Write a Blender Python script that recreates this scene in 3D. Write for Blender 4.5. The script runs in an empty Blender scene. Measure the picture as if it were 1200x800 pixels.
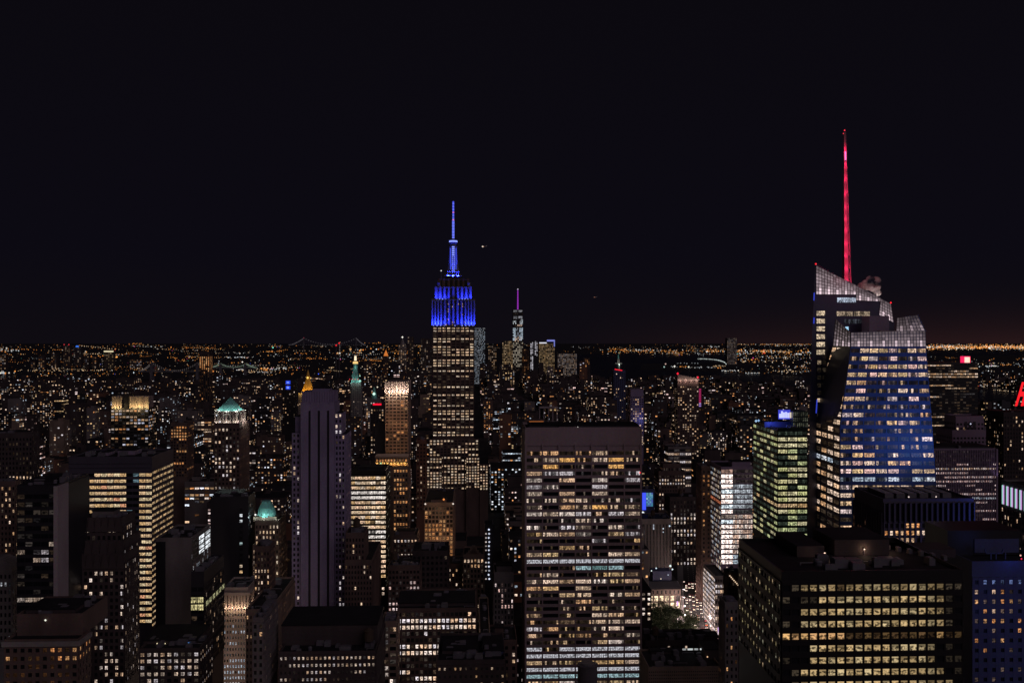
import bpy, math, random
import numpy as np
from mathutils import Vector

# ------------------------------------------------------------------ camera, sky, light, exposure
SC = bpy.context.scene
COL = SC.collection
F, CX, HZ, EYE = 1154.0, 600.0, 392.0, 260.0        # focal length in photo pixels, eye level row, eye height
cam_d = bpy.data.cameras.new('camera')
cam_d.sensor_width = 36.0
cam_d.lens = F / 1200 * 36.0
cam_d.shift_y = (HZ - 400.0) / 1200.0
cam_d.clip_start, cam_d.clip_end = 1.0, 200000.0
CAM = bpy.data.objects.new('camera', cam_d)
CAM.location = (0, 0, EYE)
CAM.rotation_euler = (math.radians(90), 0, 0)
COL.objects.link(CAM)
SC.camera = CAM

world = bpy.data.worlds.new('World')
SC.world = world
world.use_nodes = True
wn, wl = world.node_tree.nodes, world.node_tree.links
bg = wn['Background']
bg.inputs['Strength'].default_value = 1.0
tc = wn.new('ShaderNodeTexCoord')
sep = wn.new('ShaderNodeSeparateXYZ')
wl.new(tc.outputs['Generated'], sep.inputs[0])
ramp = wn.new('ShaderNodeValToRGB')                  # night sky: a little city glow at the horizon
wl.new(sep.outputs['Z'], ramp.inputs[0])
els = ramp.color_ramp.elements
els[0].position, els[0].color = 0.0, (0.0046, 0.0036, 0.0058, 1)
els[1].position, els[1].color = 0.36, (0.0034, 0.0028, 0.0046, 1)
e = els.new(0.08); e.color = (0.0037, 0.0031, 0.0062, 1)
glow = wn.new('ShaderNodeMath'); glow.operation = 'MULTIPLY_ADD'   # warmer towards the west bank
wl.new(sep.outputs['X'], glow.inputs[0]); glow.inputs[1].default_value = 2.6; glow.inputs[2].default_value = -0.15
glow.use_clamp = True
hor = wn.new('ShaderNodeMapRange'); wl.new(sep.outputs['Z'], hor.inputs[0])
hor.inputs[1].default_value, hor.inputs[2].default_value = 0.075, -0.005
hor.inputs[3].default_value, hor.inputs[4].default_value = 0.0, 1.0
pw = wn.new('ShaderNodeMath'); pw.operation = 'POWER'; wl.new(hor.outputs[0], pw.inputs[0]); pw.inputs[1].default_value = 4.0
mu = wn.new('ShaderNodeMath'); mu.operation = 'MULTIPLY'
wl.new(glow.outputs[0], mu.inputs[0]); wl.new(pw.outputs[0], mu.inputs[1])
mix = wn.new('ShaderNodeMix'); mix.data_type = 'RGBA'
wl.new(mu.outputs[0], mix.inputs['Factor']); wl.new(ramp.outputs[0], mix.inputs['A'])
mix.inputs['B'].default_value = (0.018, 0.0078, 0.0088, 1)
wl.new(mix.outputs['Result'], bg.inputs['Color'])

sun_d = bpy.data.lights.new('sun', 'SUN')            # faint glow of the lit streets behind the viewer
sun_d.energy = 0.29
sun_d.color = (1.0, 0.80, 0.93)
sun_d.angle = math.radians(60)
SUN = bpy.data.objects.new('sun', sun_d)
SUN.rotation_euler = (math.radians(58), 0, math.radians(38))
COL.objects.link(SUN)

SC.view_settings.view_transform = 'Standard'
SC.view_settings.look = 'None'
SC.view_settings.exposure = 0.0
SC.view_settings.gamma = 1.0
SC.view_settings.use_curve_mapping = False
SC.render.engine = 'CYCLES'
SC.cycles.use_denoising = True
SC.cycles.denoiser = 'OPENIMAGEDENOISE'
SC.cycles.denoising_prefilter = 'ACCURATE'
SC.cycles.filter_width = 1.5
SC.cycles.max_bounces = 4
SC.cycles.diffuse_bounces = 2
SC.cycles.glossy_bounces = 2
SC.cycles.sample_clamp_indirect = 0.5
SC.cycles.volume_bounces = 0
SC.cycles.use_light_tree = True

# ------------------------------------------------------------------ geometry of the street grid
TH = math.atan((555 - CX) / F)                       # the avenues run towards this bearing
RX, RY = math.cos(TH), -math.sin(TH)                 # along the streets
DX, DY = math.sin(TH), math.cos(TH)                  # along the avenues, away from the viewer

def at(px, py, Y):
    """the place at distance Y that the photo shows at pixel (px, py)"""
    return ((px - CX) / F * Y, Y, EYE - (py - HZ) / F * Y)

def zat(py, Y): return EYE - (py - HZ) / F * Y
def ground(px, py, z=0.0):
    Y = (EYE - z) * F / (py - HZ)
    return ((px - CX) / F * Y, Y, z)
def proj(p): return (CX + F * p[0] / p[1], HZ - F * (p[2] - EYE) / p[1])

def tag(o, label=None, cat=None, group=None, kind=None):
    if label: o['label'] = label
    if cat: o['category'] = cat
    if group: o['group'] = group
    if kind: o['kind'] = kind
    return o

def empty(name, loc, rz=0.0):
    o = bpy.data.objects.new(name, None)
    o.empty_display_size = 5
    o.location = loc
    o.rotation_euler = (0, 0, rz)
    COL.objects.link(o)
    return o

class MB:
    """collects polygons and links them as one mesh object"""
    def __init__(s):
        s.v, s.f, s.m, s.g, s.u = [], [], [], [], []
    def face(s, pts, m=0, g=(0, 0, 0), u=None):
        n = len(s.v)
        s.v.extend(pts)
        s.f.append(tuple(range(n, n + len(pts))))
        s.m.append(m); s.g.append(g); s.u.append(u)
    def hexa(s, b, t, m=0, g=(0, 0, 0), bottom=True):
        """b, t: four corners each, counter-clockwise seen from the t side"""
        s.face([t[0], t[1], t[2], t[3]], m, g)
        if bottom: s.face([b[3], b[2], b[1], b[0]], m, g)
        for i in range(4):
            j = (i + 1) % 4
            s.face([b[i], b[j], t[j], t[i]], m, g)
    def box(s, x0, x1, y0, y1, z0, z1, m=0, g=(0, 0, 0), top=None):
        b = [(x0, y0, z0), (x1, y0, z0), (x1, y1, z0), (x0, y1, z0)]
        t = [(x0, y0, z1), (x1, y0, z1), (x1, y1, z1), (x0, y1, z1)]
        s.face(t, m if top is None else top, g); s.face(b[::-1], m, g)
        for i in range(4):
            j = (i + 1) % 4
            s.face([b[i], b[j], t[j], t[i]], m, g)
    def prism(s, cx, cy, z0, z1, r0, r1, n=12, m=0, g=(0, 0, 0), a0=0.0):
        a = [a0 + 2 * math.pi * i / n for i in range(n)]
        b = [(cx + r0 * math.cos(t), cy + r0 * math.sin(t), z0) for t in a]
        t = [(cx + r1 * math.cos(q), cy + r1 * math.sin(q), z1) for q in a]
        if r1 > 1e-4: s.face(t, m, g)
        if r0 > 1e-4: s.face(b[::-1], m, g)
        for i in range(n):
            j = (i + 1) % n
            if r1 > 1e-4 and r0 > 1e-4: s.face([b[i], b[j], t[j], t[i]], m, g)
            elif r0 > 1e-4: s.face([b[i], b[j], (cx, cy, z1)], m, g)
    def bar(s, p, q, w, m=0, g=(0, 0, 0)):
        p, q = Vector(p), Vector(q)
        d = (q - p).normalized()
        up = Vector((0, 0, 1)) if abs(d.z) < 0.9 else Vector((1, 0, 0))
        a = d.cross(up).normalized() * w / 2
        b = a.cross(d).normalized() * w / 2
        B = [tuple(p + k) for k in (a + b, -a + b, -a - b, a - b)]
        T = [tuple(q + k) for k in (a + b, -a + b, -a - b, a - b)]
        s.hexa(B[::-1], T[::-1], m, g)
    def gem(s, c, r, m=0, g=(1, 1, 1), sq=1.0):
        """a small lamp: an octahedron"""
        x, y, z = c
        e = [(x + r, y, z), (x, y + r, z), (x - r, y, z), (x, y - r, z)]
        for i in range(4):
            j = (i + 1) % 4
            s.face([e[i], e[j], (x, y, z + r * sq)], m, g)
            s.face([e[j], e[i], (x, y, z - r * sq)], m, g)
    def extend(s, faces):
        for pts, g, u in faces: s.face(pts, 0, g, u)
    def build(s, name, mats, parent=None, loc=None, smooth=False):
        me = bpy.data.meshes.new(name)
        me.from_pydata(s.v, [], s.f)
        if not isinstance(mats, (list, tuple)): mats = [mats]
        for k in mats: me.materials.append(k)
        if any(s.m): me.polygons.foreach_set('material_index', s.m)
        if any(g != (0, 0, 0) for g in s.g) or any(k.get('glow') for k in mats):
            ca = me.color_attributes.new('glow', 'FLOAT_COLOR', 'CORNER')
            buf = []
            for f, g in zip(s.f, s.g): buf.extend((g[0], g[1], g[2], 1.0) * len(f))
            ca.data.foreach_set('color', buf)
            uv = me.uv_layers.new(name='UVMap')
            buf = []
            for f, u in zip(s.f, s.u):
                if u and len(f) == 4:
                    a, b = u
                    buf.extend((a, b, a + 1, b, a + 1, b + 1, a, b + 1))
                else: buf.extend((0.5, 0.5) * len(f))
            uv.data.foreach_set('uv', buf)
        if smooth: me.polygons.foreach_set('use_smooth', [True] * len(s.f))
        me.update()
        o = bpy.data.objects.new(name, me)
        COL.objects.link(o)
        if parent: o.parent = parent
        if loc: o.location = loc
        return o

# ------------------------------------------------------------------ materials
def newmat(name):
    m = bpy.data.materials.new(name)
    m.use_nodes = True
    n, l = m.node_tree.nodes, m.node_tree.links
    return m, n, l, n['Principled BSDF']

def wallmat(name, col, rough=0.85, scale=0.09, var=0.35, brick=False, metal=0.0, spec=0.3):
    """masonry, concrete or metal cladding: uneven tone, soot streaks, courses"""
    m, n, l, p = newmat(name)
    tc = n.new('ShaderNodeTexCoord')
    mp = n.new('ShaderNodeMapping'); mp.inputs['Scale'].default_value = (1, 1, 0.35)
    l.new(tc.outputs['Object'], mp.inputs[0])
    nz = n.new('ShaderNodeTexNoise'); nz.inputs['Scale'].default_value = scale; nz.inputs['Detail'].default_value = 6
    l.new(mp.outputs[0], nz.inputs['Vector'])
    r = n.new('ShaderNodeValToRGB')
    r.color_ramp.elements[0].position, r.color_ramp.elements[1].position = 0.3, 0.72
    r.color_ramp.elements[0].color = (*[c * (1 - var) for c in col], 1)
    r.color_ramp.elements[1].color = (*[min(1, c * (1 + var * 0.5)) for c in col], 1)
    l.new(nz.outputs['Fac'], r.inputs[0])
    out = r.outputs[0]
    nf = n.new('ShaderNodeTexNoise'); nf.inputs['Scale'].default_value = 1.1; nf.inputs['Detail'].default_value = 3
    l.new(tc.outputs['Object'], nf.inputs['Vector'])
    mx = n.new('ShaderNodeMix'); mx.data_type = 'RGBA'; mx.blend_type = 'OVERLAY'
    mx.inputs['Factor'].default_value = 0.35
    l.new(out, mx.inputs['A']); l.new(nf.outputs['Color'], mx.inputs['B'])
    ds = n.new('ShaderNodeHueSaturation'); l.new(mx.outputs['Result'], ds.inputs['Color'])
    out = mx.outputs['Result']
    if brick:
        wv = n.new('ShaderNodeTexWave'); wv.wave_type = 'BANDS'; wv.bands_direction = 'Z'
        wv.inputs['Scale'].default_value = 0.55; wv.inputs['Distortion'].default_value = 1.2
        l.new(tc.outputs['Object'], wv.inputs['Vector'])
        mb = n.new('ShaderNodeMix'); mb.data_type = 'RGBA'; mb.blend_type = 'MULTIPLY'; mb.inputs['Factor'].default_value = 0.25
        l.new(out, mb.inputs['A']); l.new(wv.outputs['Color'], mb.inputs['B'])
        out = mb.outputs['Result']
    n.remove(ds)
    l.new(out, p.inputs['Base Color'])
    p.inputs['Roughness'].default_value = rough
    p.inputs['Metallic'].default_value = metal
    p.inputs['Specular IOR Level'].default_value = spec
    bp = n.new('ShaderNodeBump'); bp.inputs['Strength'].default_value = 0.25; bp.inputs['Distance'].default_value = 0.15
    l.new(nf.outputs['Fac'], bp.inputs['Height']); l.new(bp.outputs[0], p.inputs['Normal'])
    return m

def glassmat(name, interior=True):
    """window glass: dark and glossy, lit from the room behind by its own 'glow' (what is switched on in each room)"""
    m, n, l, p = newmat(name)
    m['glow'] = 1
    p.inputs['Base Color'].default_value = (0.008, 0.009, 0.012, 1)
    p.inputs['Roughness'].default_value = 0.38
    p.inputs['Specular IOR Level'].default_value = 0.4
    at_ = n.new('ShaderNodeAttribute'); at_.attribute_name = 'glow'
    if interior:
        uv = n.new('ShaderNodeUVMap')
        nz = n.new('ShaderNodeTexNoise'); nz.inputs['Scale'].default_value = 2.2; nz.inputs['Detail'].default_value = 3.0
        nz.inputs['Roughness'].default_value = 0.6
        l.new(uv.outputs[0], nz.inputs['Vector'])
        fr = n.new('ShaderNodeVectorMath'); fr.operation = 'FRACTION'; l.new(uv.outputs[0], fr.inputs[0])
        sp = n.new('ShaderNodeSeparateXYZ'); l.new(fr.outputs[0], sp.inputs[0])
        # furniture and people stand low in the room, the ceiling lights are high
        cl = n.new('ShaderNodeMapRange'); l.new(nz.outputs['Fac'], cl.inputs[0])
        cl.inputs[1].default_value, cl.inputs[2].default_value = 0.43, 0.57
        cl.inputs[3].default_value, cl.inputs[4].default_value = 0.10, 1.15
        hi = n.new('ShaderNodeMapRange'); hi.interpolation_type = 'SMOOTHSTEP'
        l.new(sp.outputs['Y'], hi.inputs[0])
        hi.inputs[1].default_value, hi.inputs[2].default_value = 0.60, 0.85
        hi.inputs[3].default_value, hi.inputs[4].default_value = 0.0, 1.0
        mx = n.new('ShaderNodeMix'); mx.data_type = 'FLOAT'
        l.new(hi.outputs[0], mx.inputs['Factor']); l.new(cl.outputs[0], mx.inputs['A']); mx.inputs['B'].default_value = 1.05
        mm = n.new('ShaderNodeMath'); mm.operation = 'MULTIPLY'
        # frame round the pane
        ab = n.new('ShaderNodeMath'); ab.operation = 'PINGPONG'; l.new(sp.outputs['X'], ab.inputs[0]); ab.inputs[1].default_value = 0.5
        fm = n.new('ShaderNodeMapRange'); l.new(ab.outputs[0], fm.inputs[0])
        fm.inputs[1].default_value, fm.inputs[2].default_value = 0.03, 0.09
        fm.inputs[3].default_value, fm.inputs[4].default_value = 0.08, 1.0
        l.new(mx.outputs['Result'], mm.inputs[0]); l.new(fm.outputs[0], mm.inputs[1])
        # some rooms have their blinds part of the way down
        fl = n.new('ShaderNodeVectorMath'); fl.operation = 'FLOOR'; l.new(uv.outputs[0], fl.inputs[0])
        wnz = n.new('ShaderNodeTexWhiteNoise'); wnz.noise_dimensions = '2D'; l.new(fl.outputs[0], wnz.inputs['Vector'])
        th = n.new('ShaderNodeMapRange'); l.new(wnz.outputs['Value'], th.inputs[0])
        th.inputs[1].default_value, th.inputs[2].default_value = 0.55, 1.0
        th.inputs[3].default_value, th.inputs[4].default_value = 1.0, 0.35
        gt = n.new('ShaderNodeMath'); gt.operation = 'GREATER_THAN'; l.new(sp.outputs['Y'], gt.inputs[0]); l.new(th.outputs[0], gt.inputs[1])
        bl = n.new('ShaderNodeMapRange'); l.new(gt.outputs[0], bl.inputs[0]); bl.inputs[3].default_value, bl.inputs[4].default_value = 1.0, 0.42
        m2 = n.new('ShaderNodeMath'); m2.operation = 'MULTIPLY'; l.new(mm.outputs[0], m2.inputs[0]); l.new(bl.outputs[0], m2.inputs[1])
        mm = m2
        vm = n.new('ShaderNodeVectorMath'); vm.operation = 'SCALE'
        l.new(at_.outputs['Color'], vm.inputs[0]); l.new(mm.outputs[0], vm.inputs['Scale'])
        l.new(vm.outputs[0], p.inputs['Emission Color'])
    else:
        l.new(at_.outputs['Color'], p.inputs['Emission Color'])
    p.inputs['Emission Strength'].default_value = 1.25 if interior else 1.0
    m.cycles.emission_sampling = 'NONE'
    return m

GLASS = glassmat('window_glass')
LAMP = glassmat('lamp_glass', interior=False)
W = {}
def wmat(k):
    return W[k]
W['limestone'] = wallmat('limestone', (0.30, 0.27, 0.26), brick=True)
W['violet_lit_stone'] = wallmat('white_brick_lit_violet', (0.35, 0.29, 0.45), var=0.3, brick=True)  # violet light on white brick, put into the base colour
W['pale_concrete'] = wallmat('pale_concrete', (0.40, 0.34, 0.35), var=0.15)
W['grid_concrete'] = wallmat('grid_concrete', (0.36, 0.275, 0.285), var=0.12)
W['brown_brick'] = wallmat('brown_brick', (0.17, 0.115, 0.10), brick=True)
W['dark_brick'] = wallmat('dark_brick', (0.085, 0.065, 0.065), brick=True)
W['red_brick'] = wallmat('red_brick', (0.24, 0.12, 0.08), brick=True)
W['tan_brick'] = wallmat('tan_brick', (0.30, 0.22, 0.17), brick=True)
W['cream_stone'] = wallmat('cream_stone', (0.44, 0.35, 0.31), brick=True)
W['grey_stone'] = wallmat('grey_stone', (0.22, 0.19, 0.185), brick=True)
W['dark_metal'] = wallmat('dark_metal', (0.028, 0.026, 0.032), rough=0.45, var=0.25, spec=0.5)
W['bronze'] = wallmat('bronze_cladding', (0.014, 0.012, 0.013), rough=0.4, var=0.2, spec=0.5)
W['blue_glass'] = wallmat('blue_spandrel_glass', (0.065, 0.10, 0.23), rough=0.5, var=0.3, spec=0.3)
W['navy'] = wallmat('navy_cladding', (0.07, 0.08, 0.17), rough=0.5, var=0.2)
W['green_glass'] = wallmat('green_spandrel_glass', (0.05, 0.075, 0.06), rough=0.25, var=0.2, spec=0.5)
W['violet_metal'] = wallmat('mauve_metal', (0.27, 0.21, 0.29), rough=0.5, var=0.12)
W['copper'] = wallmat('green_copper', (0.22, 0.55, 0.50), rough=0.6, var=0.25)
W['gold'] = wallmat('gilded_tile', (0.80, 0.48, 0.10), rough=0.4, var=0.2)
W['white_metal'] = wallmat('white_metal', (0.75, 0.72, 0.72), rough=0.4, var=0.1)
W['roof_tar'] = wallmat('roof_tar', (0.016, 0.015, 0.019), scale=0.15, var=0.5)
W['tank_wood'] = wallmat('tank_wood', (0.10, 0.07, 0.05), brick=True)
W['steel'] = wallmat('painted_steel', (0.16, 0.15, 0.17), rough=0.5)
W['lattice'] = wallmat('white_lattice', (0.20, 0.18, 0.18), rough=0.5, var=0.05)

PAL = {
    'warm': [(0.95, 0.66, 0.38), (0.92, 0.70, 0.45), (0.85, 0.52, 0.25), (1.0, 0.80, 0.58)],
    'white': [(0.95, 0.80, 0.60), (0.90, 0.72, 0.52), (0.98, 0.88, 0.74), (0.95, 0.66, 0.40), (0.82, 0.80, 0.80)],
    'cream': [(0.95, 0.76, 0.48), (0.90, 0.66, 0.38), (1.0, 0.86, 0.62), (0.98, 0.70, 0.44)],
    'yellow': [(0.85, 0.58, 0.26), (0.80, 0.60, 0.30), (0.90, 0.66, 0.36)],
    'amber': [(0.95, 0.42, 0.14), (0.90, 0.50, 0.20), (0.85, 0.38, 0.12)],
    'cool': [(0.75, 0.82, 0.95), (0.62, 0.75, 0.90), (0.85, 0.88, 0.95)],
    'green': [(0.62, 0.62, 0.28), (0.72, 0.66, 0.34), (0.55, 0.60, 0.30), (0.78, 0.70, 0.42)],
    'pink': [(0.95, 0.70, 0.62), (0.90, 0.60, 0.50), (0.98, 0.84, 0.78)],
    'mixed': [(0.95, 0.66, 0.38), (0.95, 0.84, 0.70), (0.75, 0.82, 0.95), (0.95, 0.42, 0.14), (0.92, 0.62, 0.32)],
}
PAL = {k_: [(r_, g_ * (1.0 if k_ in ('cool', 'green') else .92), b_ * (1.0 if k_ in ('cool', 'green') else .97)) for r_, g_, b_ in v_] for k_, v_ in PAL.items()}
def mulc(c, k): return (c[0] * k, c[1] * k, c[2] * k)

# ------------------------------------------------------------------ facades
def lerp(a, b, t): return (a[0] + (b[0] - a[0]) * t, a[1] + (b[1] - a[1]) * t, a[2] + (b[2] - a[2]) * t)
def bil(q, u, v, n, h):
    p = lerp(lerp(q[0], q[1], u), lerp(q[3], q[2], u), v)
    return (p[0] + n[0] * h, p[1] + n[1] * h, p[2] + n[2] * h)

def normal_of(q):
    a = Vector(q[1]) - Vector(q[0]); b = Vector(q[3]) - Vector(q[0])
    return tuple(a.cross(b).normalized())

def patch(mb, wins, q, nx, ny, lit, wf=0.55, hf=0.55, rp=0.45, rs=0.35, mp=0, ms=0, panes=1, dark=True, grid=True, up=0.0, rng=random):
    """a window grid on the flat patch q = (bottom left, bottom right, top right, top left): piers and spandrels
    stand proud of the wall and the glass lies back between them. lit(i, j) with j = 0 at the top gives the glow of each pane"""
    n = normal_of(q)
    hu, hv = (1 - wf) / 2 / nx, (1 - hf) / 2 / ny
    if grid:
        def slab(u0, u1, v0, v1, h, m):
            b = [bil(q, u0, v0, n, 0), bil(q, u1, v0, n, 0), bil(q, u1, v1, n, 0), bil(q, u0, v1, n, 0)]
            t = [bil(q, u0, v0, n, h), bil(q, u1, v0, n, h), bil(q, u1, v1, n, h), bil(q, u0, v1, n, h)]
            mb.hexa(b, t, m, bottom=False)
        if wf < 0.995:
            for i in range(nx + 1):
                slab(max(0, i / nx - hu), min(1, i / nx + hu), 0, 1, rp, mp)
        for j in range(ny + 1):
            c = j / ny + up / ny
            slab(0, 1, max(0, c - hv), min(1, c + hv), rs, ms)
    for j in range(ny):
        v0, v1 = (ny - 1 - j) / ny + hv + up / ny, (ny - j) / ny - hv + up / ny
        for i in range(nx):
            g = lit(i, j)
            if g is None:
                if not dark: continue
                g = [(0.0, 0.0, 0.0)]
            elif not isinstance(g, list): g = [g]
            k = len(g)
            u0, u1 = i / nx + hu, (i + 1) / nx - hu
            fs = []
            for a in range(k):
                ua, ub = u0 + (u1 - u0) * a / k, u0 + (u1 - u0) * (a + 1) / k
                fs.append(([bil(q, ua, v0, n, .03), bil(q, ub, v0, n, .03), bil(q, ub, v1, n, .03), bil(q, ua, v1, n, .03)],
                           g[a], (rng.randint(0, 300), rng.randint(0, 300))))
            wins.append((sum(sum(x) for x in g), fs))

def lit_rand(rng, p, pal, bright=1.0, panes=1, dim=0.15, lo=0.35):
    P = PAL[pal]
    def f(i, j):
        r = rng.random()
        if r < p:
            c = mulc(rng.choice(P), bright * rng.uniform(lo, 1.1))
            return [mulc(c, rng.choice((1, 1, 1, .75, .3, .05))) for _ in range(panes)] if panes > 1 else c
        if r < p + dim:
            return mulc(rng.choice(P), bright * rng.uniform(0.015, 0.09))
        return None
    return f

def lit_floors(rng, rows, pal, bright=1.0, panes=1, lo=0.4, run=0.85, pals=None):
    """rows: share of each floor that is lit; neighbours tend to be on together"""
    st = {}
    def f(i, j):
        p = rows[j] if j < len(rows) else rows[-1]
        key = j
        prev = st.get(key)
        if prev is None or rng.random() > run: on = rng.random() < p
        else: on = prev
        if p >= 0.97: on = True
        st[key] = on
        pp = PAL[pals[j]] if pals and j in pals else PAL[pal]
        if not on:
            if rng.random() < 0.4: return mulc(rng.choice(pp), bright * rng.uniform(0.01, 0.06))
            return None
        c = mulc(rng.choice(pp), bright * rng.uniform(lo, 1.05))
        return [mulc(c, rng.choice((1, 1, .9, .7, .45))) for _ in range(panes)] if panes > 1 else c
    return f

HERO_RECTS = []      # footprint in grid coordinates and the photo rows it covers
def grid_uv(x, y): return x * RX + y * RY, x * DX + y * DY

class Bld:
    """a building whose street front spans photo columns xl..xr at distance Y; xs is the far edge of the side one sees"""
    def __init__(s, name, label, cat, xl, xr, Y, xs=None, D=30.0, group=None, wall='brown_brick', seed=None, mats=None):
        s.Y = Y
        s.P0 = ((xl - CX) / F * Y, Y)
        s.w = s.xloc(xr, 0)
        if xs is not None:
            right = xs > xr
            cx_ = s.w if right else 0.0
            X0, Y0 = s.P0[0] + cx_ * RX, s.P0[1] + cx_ * RY
            k = (xs - CX) / F
            D = (k * Y0 - X0) / (DX - k * DY)
        s.D = D
        s.vis = 'R' if (xl + xr) / 2 < 555 else 'L'
        s.c = (s.w / 2, D / 2)
        wx, wy = s.P0[0] + s.c[0] * RX + s.c[1] * DX, s.P0[1] + s.c[0] * RY + s.c[1] * DY
        s.root = empty(name, (wx, wy, 0), -TH)
        tag(s.root, label, cat, group)
        s.mb = MB(); s.wins = []; s.top = 0.0
        s.rng = random.Random(seed if seed is not None else int(xl * 7 + xr * 13 + Y))
        s.mats = mats or [W[wall], W['roof_tar']]
        s.box = None
        u, v = grid_uv(*s.P0)
        s.uv = (u, v)
        HERO_RECTS.append([u, u + s.w, v, v + D, xl, xr, None])
        s.hr = HERO_RECTS[-1]
    def xloc(s, px, dep):
        Qx, Qy = s.P0[0] + dep * DX, s.P0[1] + dep * DY
        k = (px - CX) / F
        return (k * Qy - Qx) / (RX - k * RY)
    def z(s, py, dep=0.0): return zat(py, s.Y + dep)
    def L(s, x, y, z): return (x - s.c[0], y - s.c[1], z)
    def W(s, x, y, z):
        """local front-left coordinates to the world"""
        return (s.P0[0] + x * RX + y * DX, s.P0[1] + x * RY + y * DY, z)
    def tier(s, xl=None, xr=None, ytop=0, dep=0.0, D=None, z1=None, z0=None, m=0, parapet=1.1):
        x0 = 0.0 if xl is None else s.xloc(xl, dep)
        x1 = s.w if xr is None else s.xloc(xr, dep)
        if D is None: D = s.D - dep - (dep * 0.5 if dep else 0)
        z1 = s.z(ytop, dep) if z1 is None else z1
        z0 = s.top if z0 is None else z0
        b = (x0, x1, dep, dep + D, z0, z1)
        a, c = s.c
        s.mb.box(x0 - a, x1 - a, dep - c, dep + D - c, z0, z1, m, top=1)
        if parapet:                                              # low wall round the roof
            t = 0.5
            for bx in ((x0, x1, dep, dep + t), (x0, x1, dep + D - t, dep + D), (x0, x0 + t, dep + t, dep + D - t), (x1 - t, x1, dep + t, dep + D - t)):
                s.mb.box(bx[0] - a, bx[1] - a, bx[2] - c, bx[3] - c, z1, z1 + parapet, m)
        s.top = z1
        s.box = b
        if s.hr[6] is None or ytop < s.hr[6]: s.hr[6] = HZ - F * (z1 - EYE) / s.Y
        return b
    def quad(s, side, b, ma=0.0, mb_=0.0, z0=None, z1=None):
        x0, x1, y0, y1, za, zb = b
        za = za if z0 is None else z0
        zb = zb if z1 is None else z1
        if side == 'F': q = [(x0 + ma, y0), (x1 - mb_, y0)]
        elif side == 'R': q = [(x1, y0 + ma), (x1, y1 - mb_)]
        else: q = [(x0, y1 - mb_), (x0, y0 + ma)]
        return [s.L(q[0][0], q[0][1], za), s.L(q[1][0], q[1][1], za), s.L(q[1][0], q[1][1], zb), s.L(q[0][0], q[0][1], zb)]
    def fac(s, side, b, lit, nx=None, ny=None, bay=None, fh=None, yt=None, yb=806, ma=0.0, mb_=0.0, **kw):
        dep = b[2]
        zt = b[5] if yt is None else s.z(yt, dep)
        z0 = max(b[4], s.z(yb, dep))
        if zt - z0 < 2: return
        if nx is None:
            wd = (b[1] - b[0]) if side == 'F' else (b[3] - b[2])
            nx = max(1, round((wd - ma - mb_) / bay))
        if ny is None:
            ny = max(1, int((zt - z0) / fh + 0.5))
            if z0 > b[4] + 0.1: z0 = max(b[4], zt - ny * fh)
        patch(s.mb, s.wins, s.quad(side, b, ma, mb_, z0, zt), nx, ny, lit, rng=s.rng, **kw)
    def part(s, name, mb, mats, parent=None): return mb.build(name, mats, parent or s.root)
    def bulk(s, xl, xr, ytop, dep=8, D=10, name='roof_bulkhead', wall=None, z0=None):
        z0 = s.top if z0 is None else z0
        m = MB(); a, c = s.c
        x0, x1 = s.xloc(xl, dep), s.xloc(xr, dep)
        z1 = max(s.z(ytop, dep), z0 + 1.5)
        m.box(x0 - a, x1 - a, dep - c, dep + D - c, z0, z1, 0, top=1)
        m.box(x0 - a - .2, x1 - a + .2, dep - c - .2, dep + D - c + .2, z1, z1 + .5, 1)
        return s.part(name, m, [W[wall] if wall else s.mats[0], W['roof_tar']])
    def tank(s, px, dep=10, r=2.2, h=4.5, legs=3.0, z0=None):
        """a timber water tank on steel legs"""
        a, c = s.c
        z0 = s.top if z0 is None else z0
        x, y = s.xloc(px, dep) - a, dep - c
        m = MB()
        m.prism(x, y, z0 + legs, z0 + legs + h, r, r * .95, 14)
        m.prism(x, y, z0 + legs + h, z0 + legs + h + r * .7, r * 1.08, 0, 14)
        o = s.part('water_tank', m, W['tank_wood'])
        m2 = MB()
        for k in range(4):
            t = math.pi / 4 + k * math.pi / 2
            m2.bar((x + r * .8 * math.cos(t), y + r * .8 * math.sin(t), z0), (x + r * .8 * math.cos(t), y + r * .8 * math.sin(t), z0 + legs), .3)
        m2.build('tank_legs', W['steel'], o)
        return o
    def clutter(s, n=4, b=None):
        """fans, ducts and cabinets on the roof"""
        x0, x1, y0, y1, _, z = b or s.box
        a, c = s.c
        if s.Y < 700 and n:
            n = n * 2
            for _ in range(3):                                   # pipes and round fans
                x, y, d_ = s.rng.uniform(x0 + 2, x1 - 2), s.rng.uniform(y0 + 2, y1 - 2), s.rng.uniform(4, 12)
                m = MB(); xe = min(x + d_, x1 - 1)
                m.bar((x - a, y - c, z + .8), (xe - a, y - c, z + .8), .35); m.bar((xe - a, y - c, z), (xe - a, y - c, z + .95), .35); m.bar((x - a, y - c, z), (x - a, y - c, z + .95), .35)
                s.part('roof_pipe', m, W['steel'])
                x, y, r_ = s.rng.uniform(x0 + 2, x1 - 2), s.rng.uniform(y0 + 2, y1 - 2), s.rng.uniform(.7, 1.5)
                m = MB(); m.prism(x - a, y - c, z, z + 1.2, r_, r_, 12); m.prism(x - a, y - c, z + 1.2, z + 1.7, r_ * 1.15, r_ * .8, 12)
                s.part('roof_fan', m, W['steel'])
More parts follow.
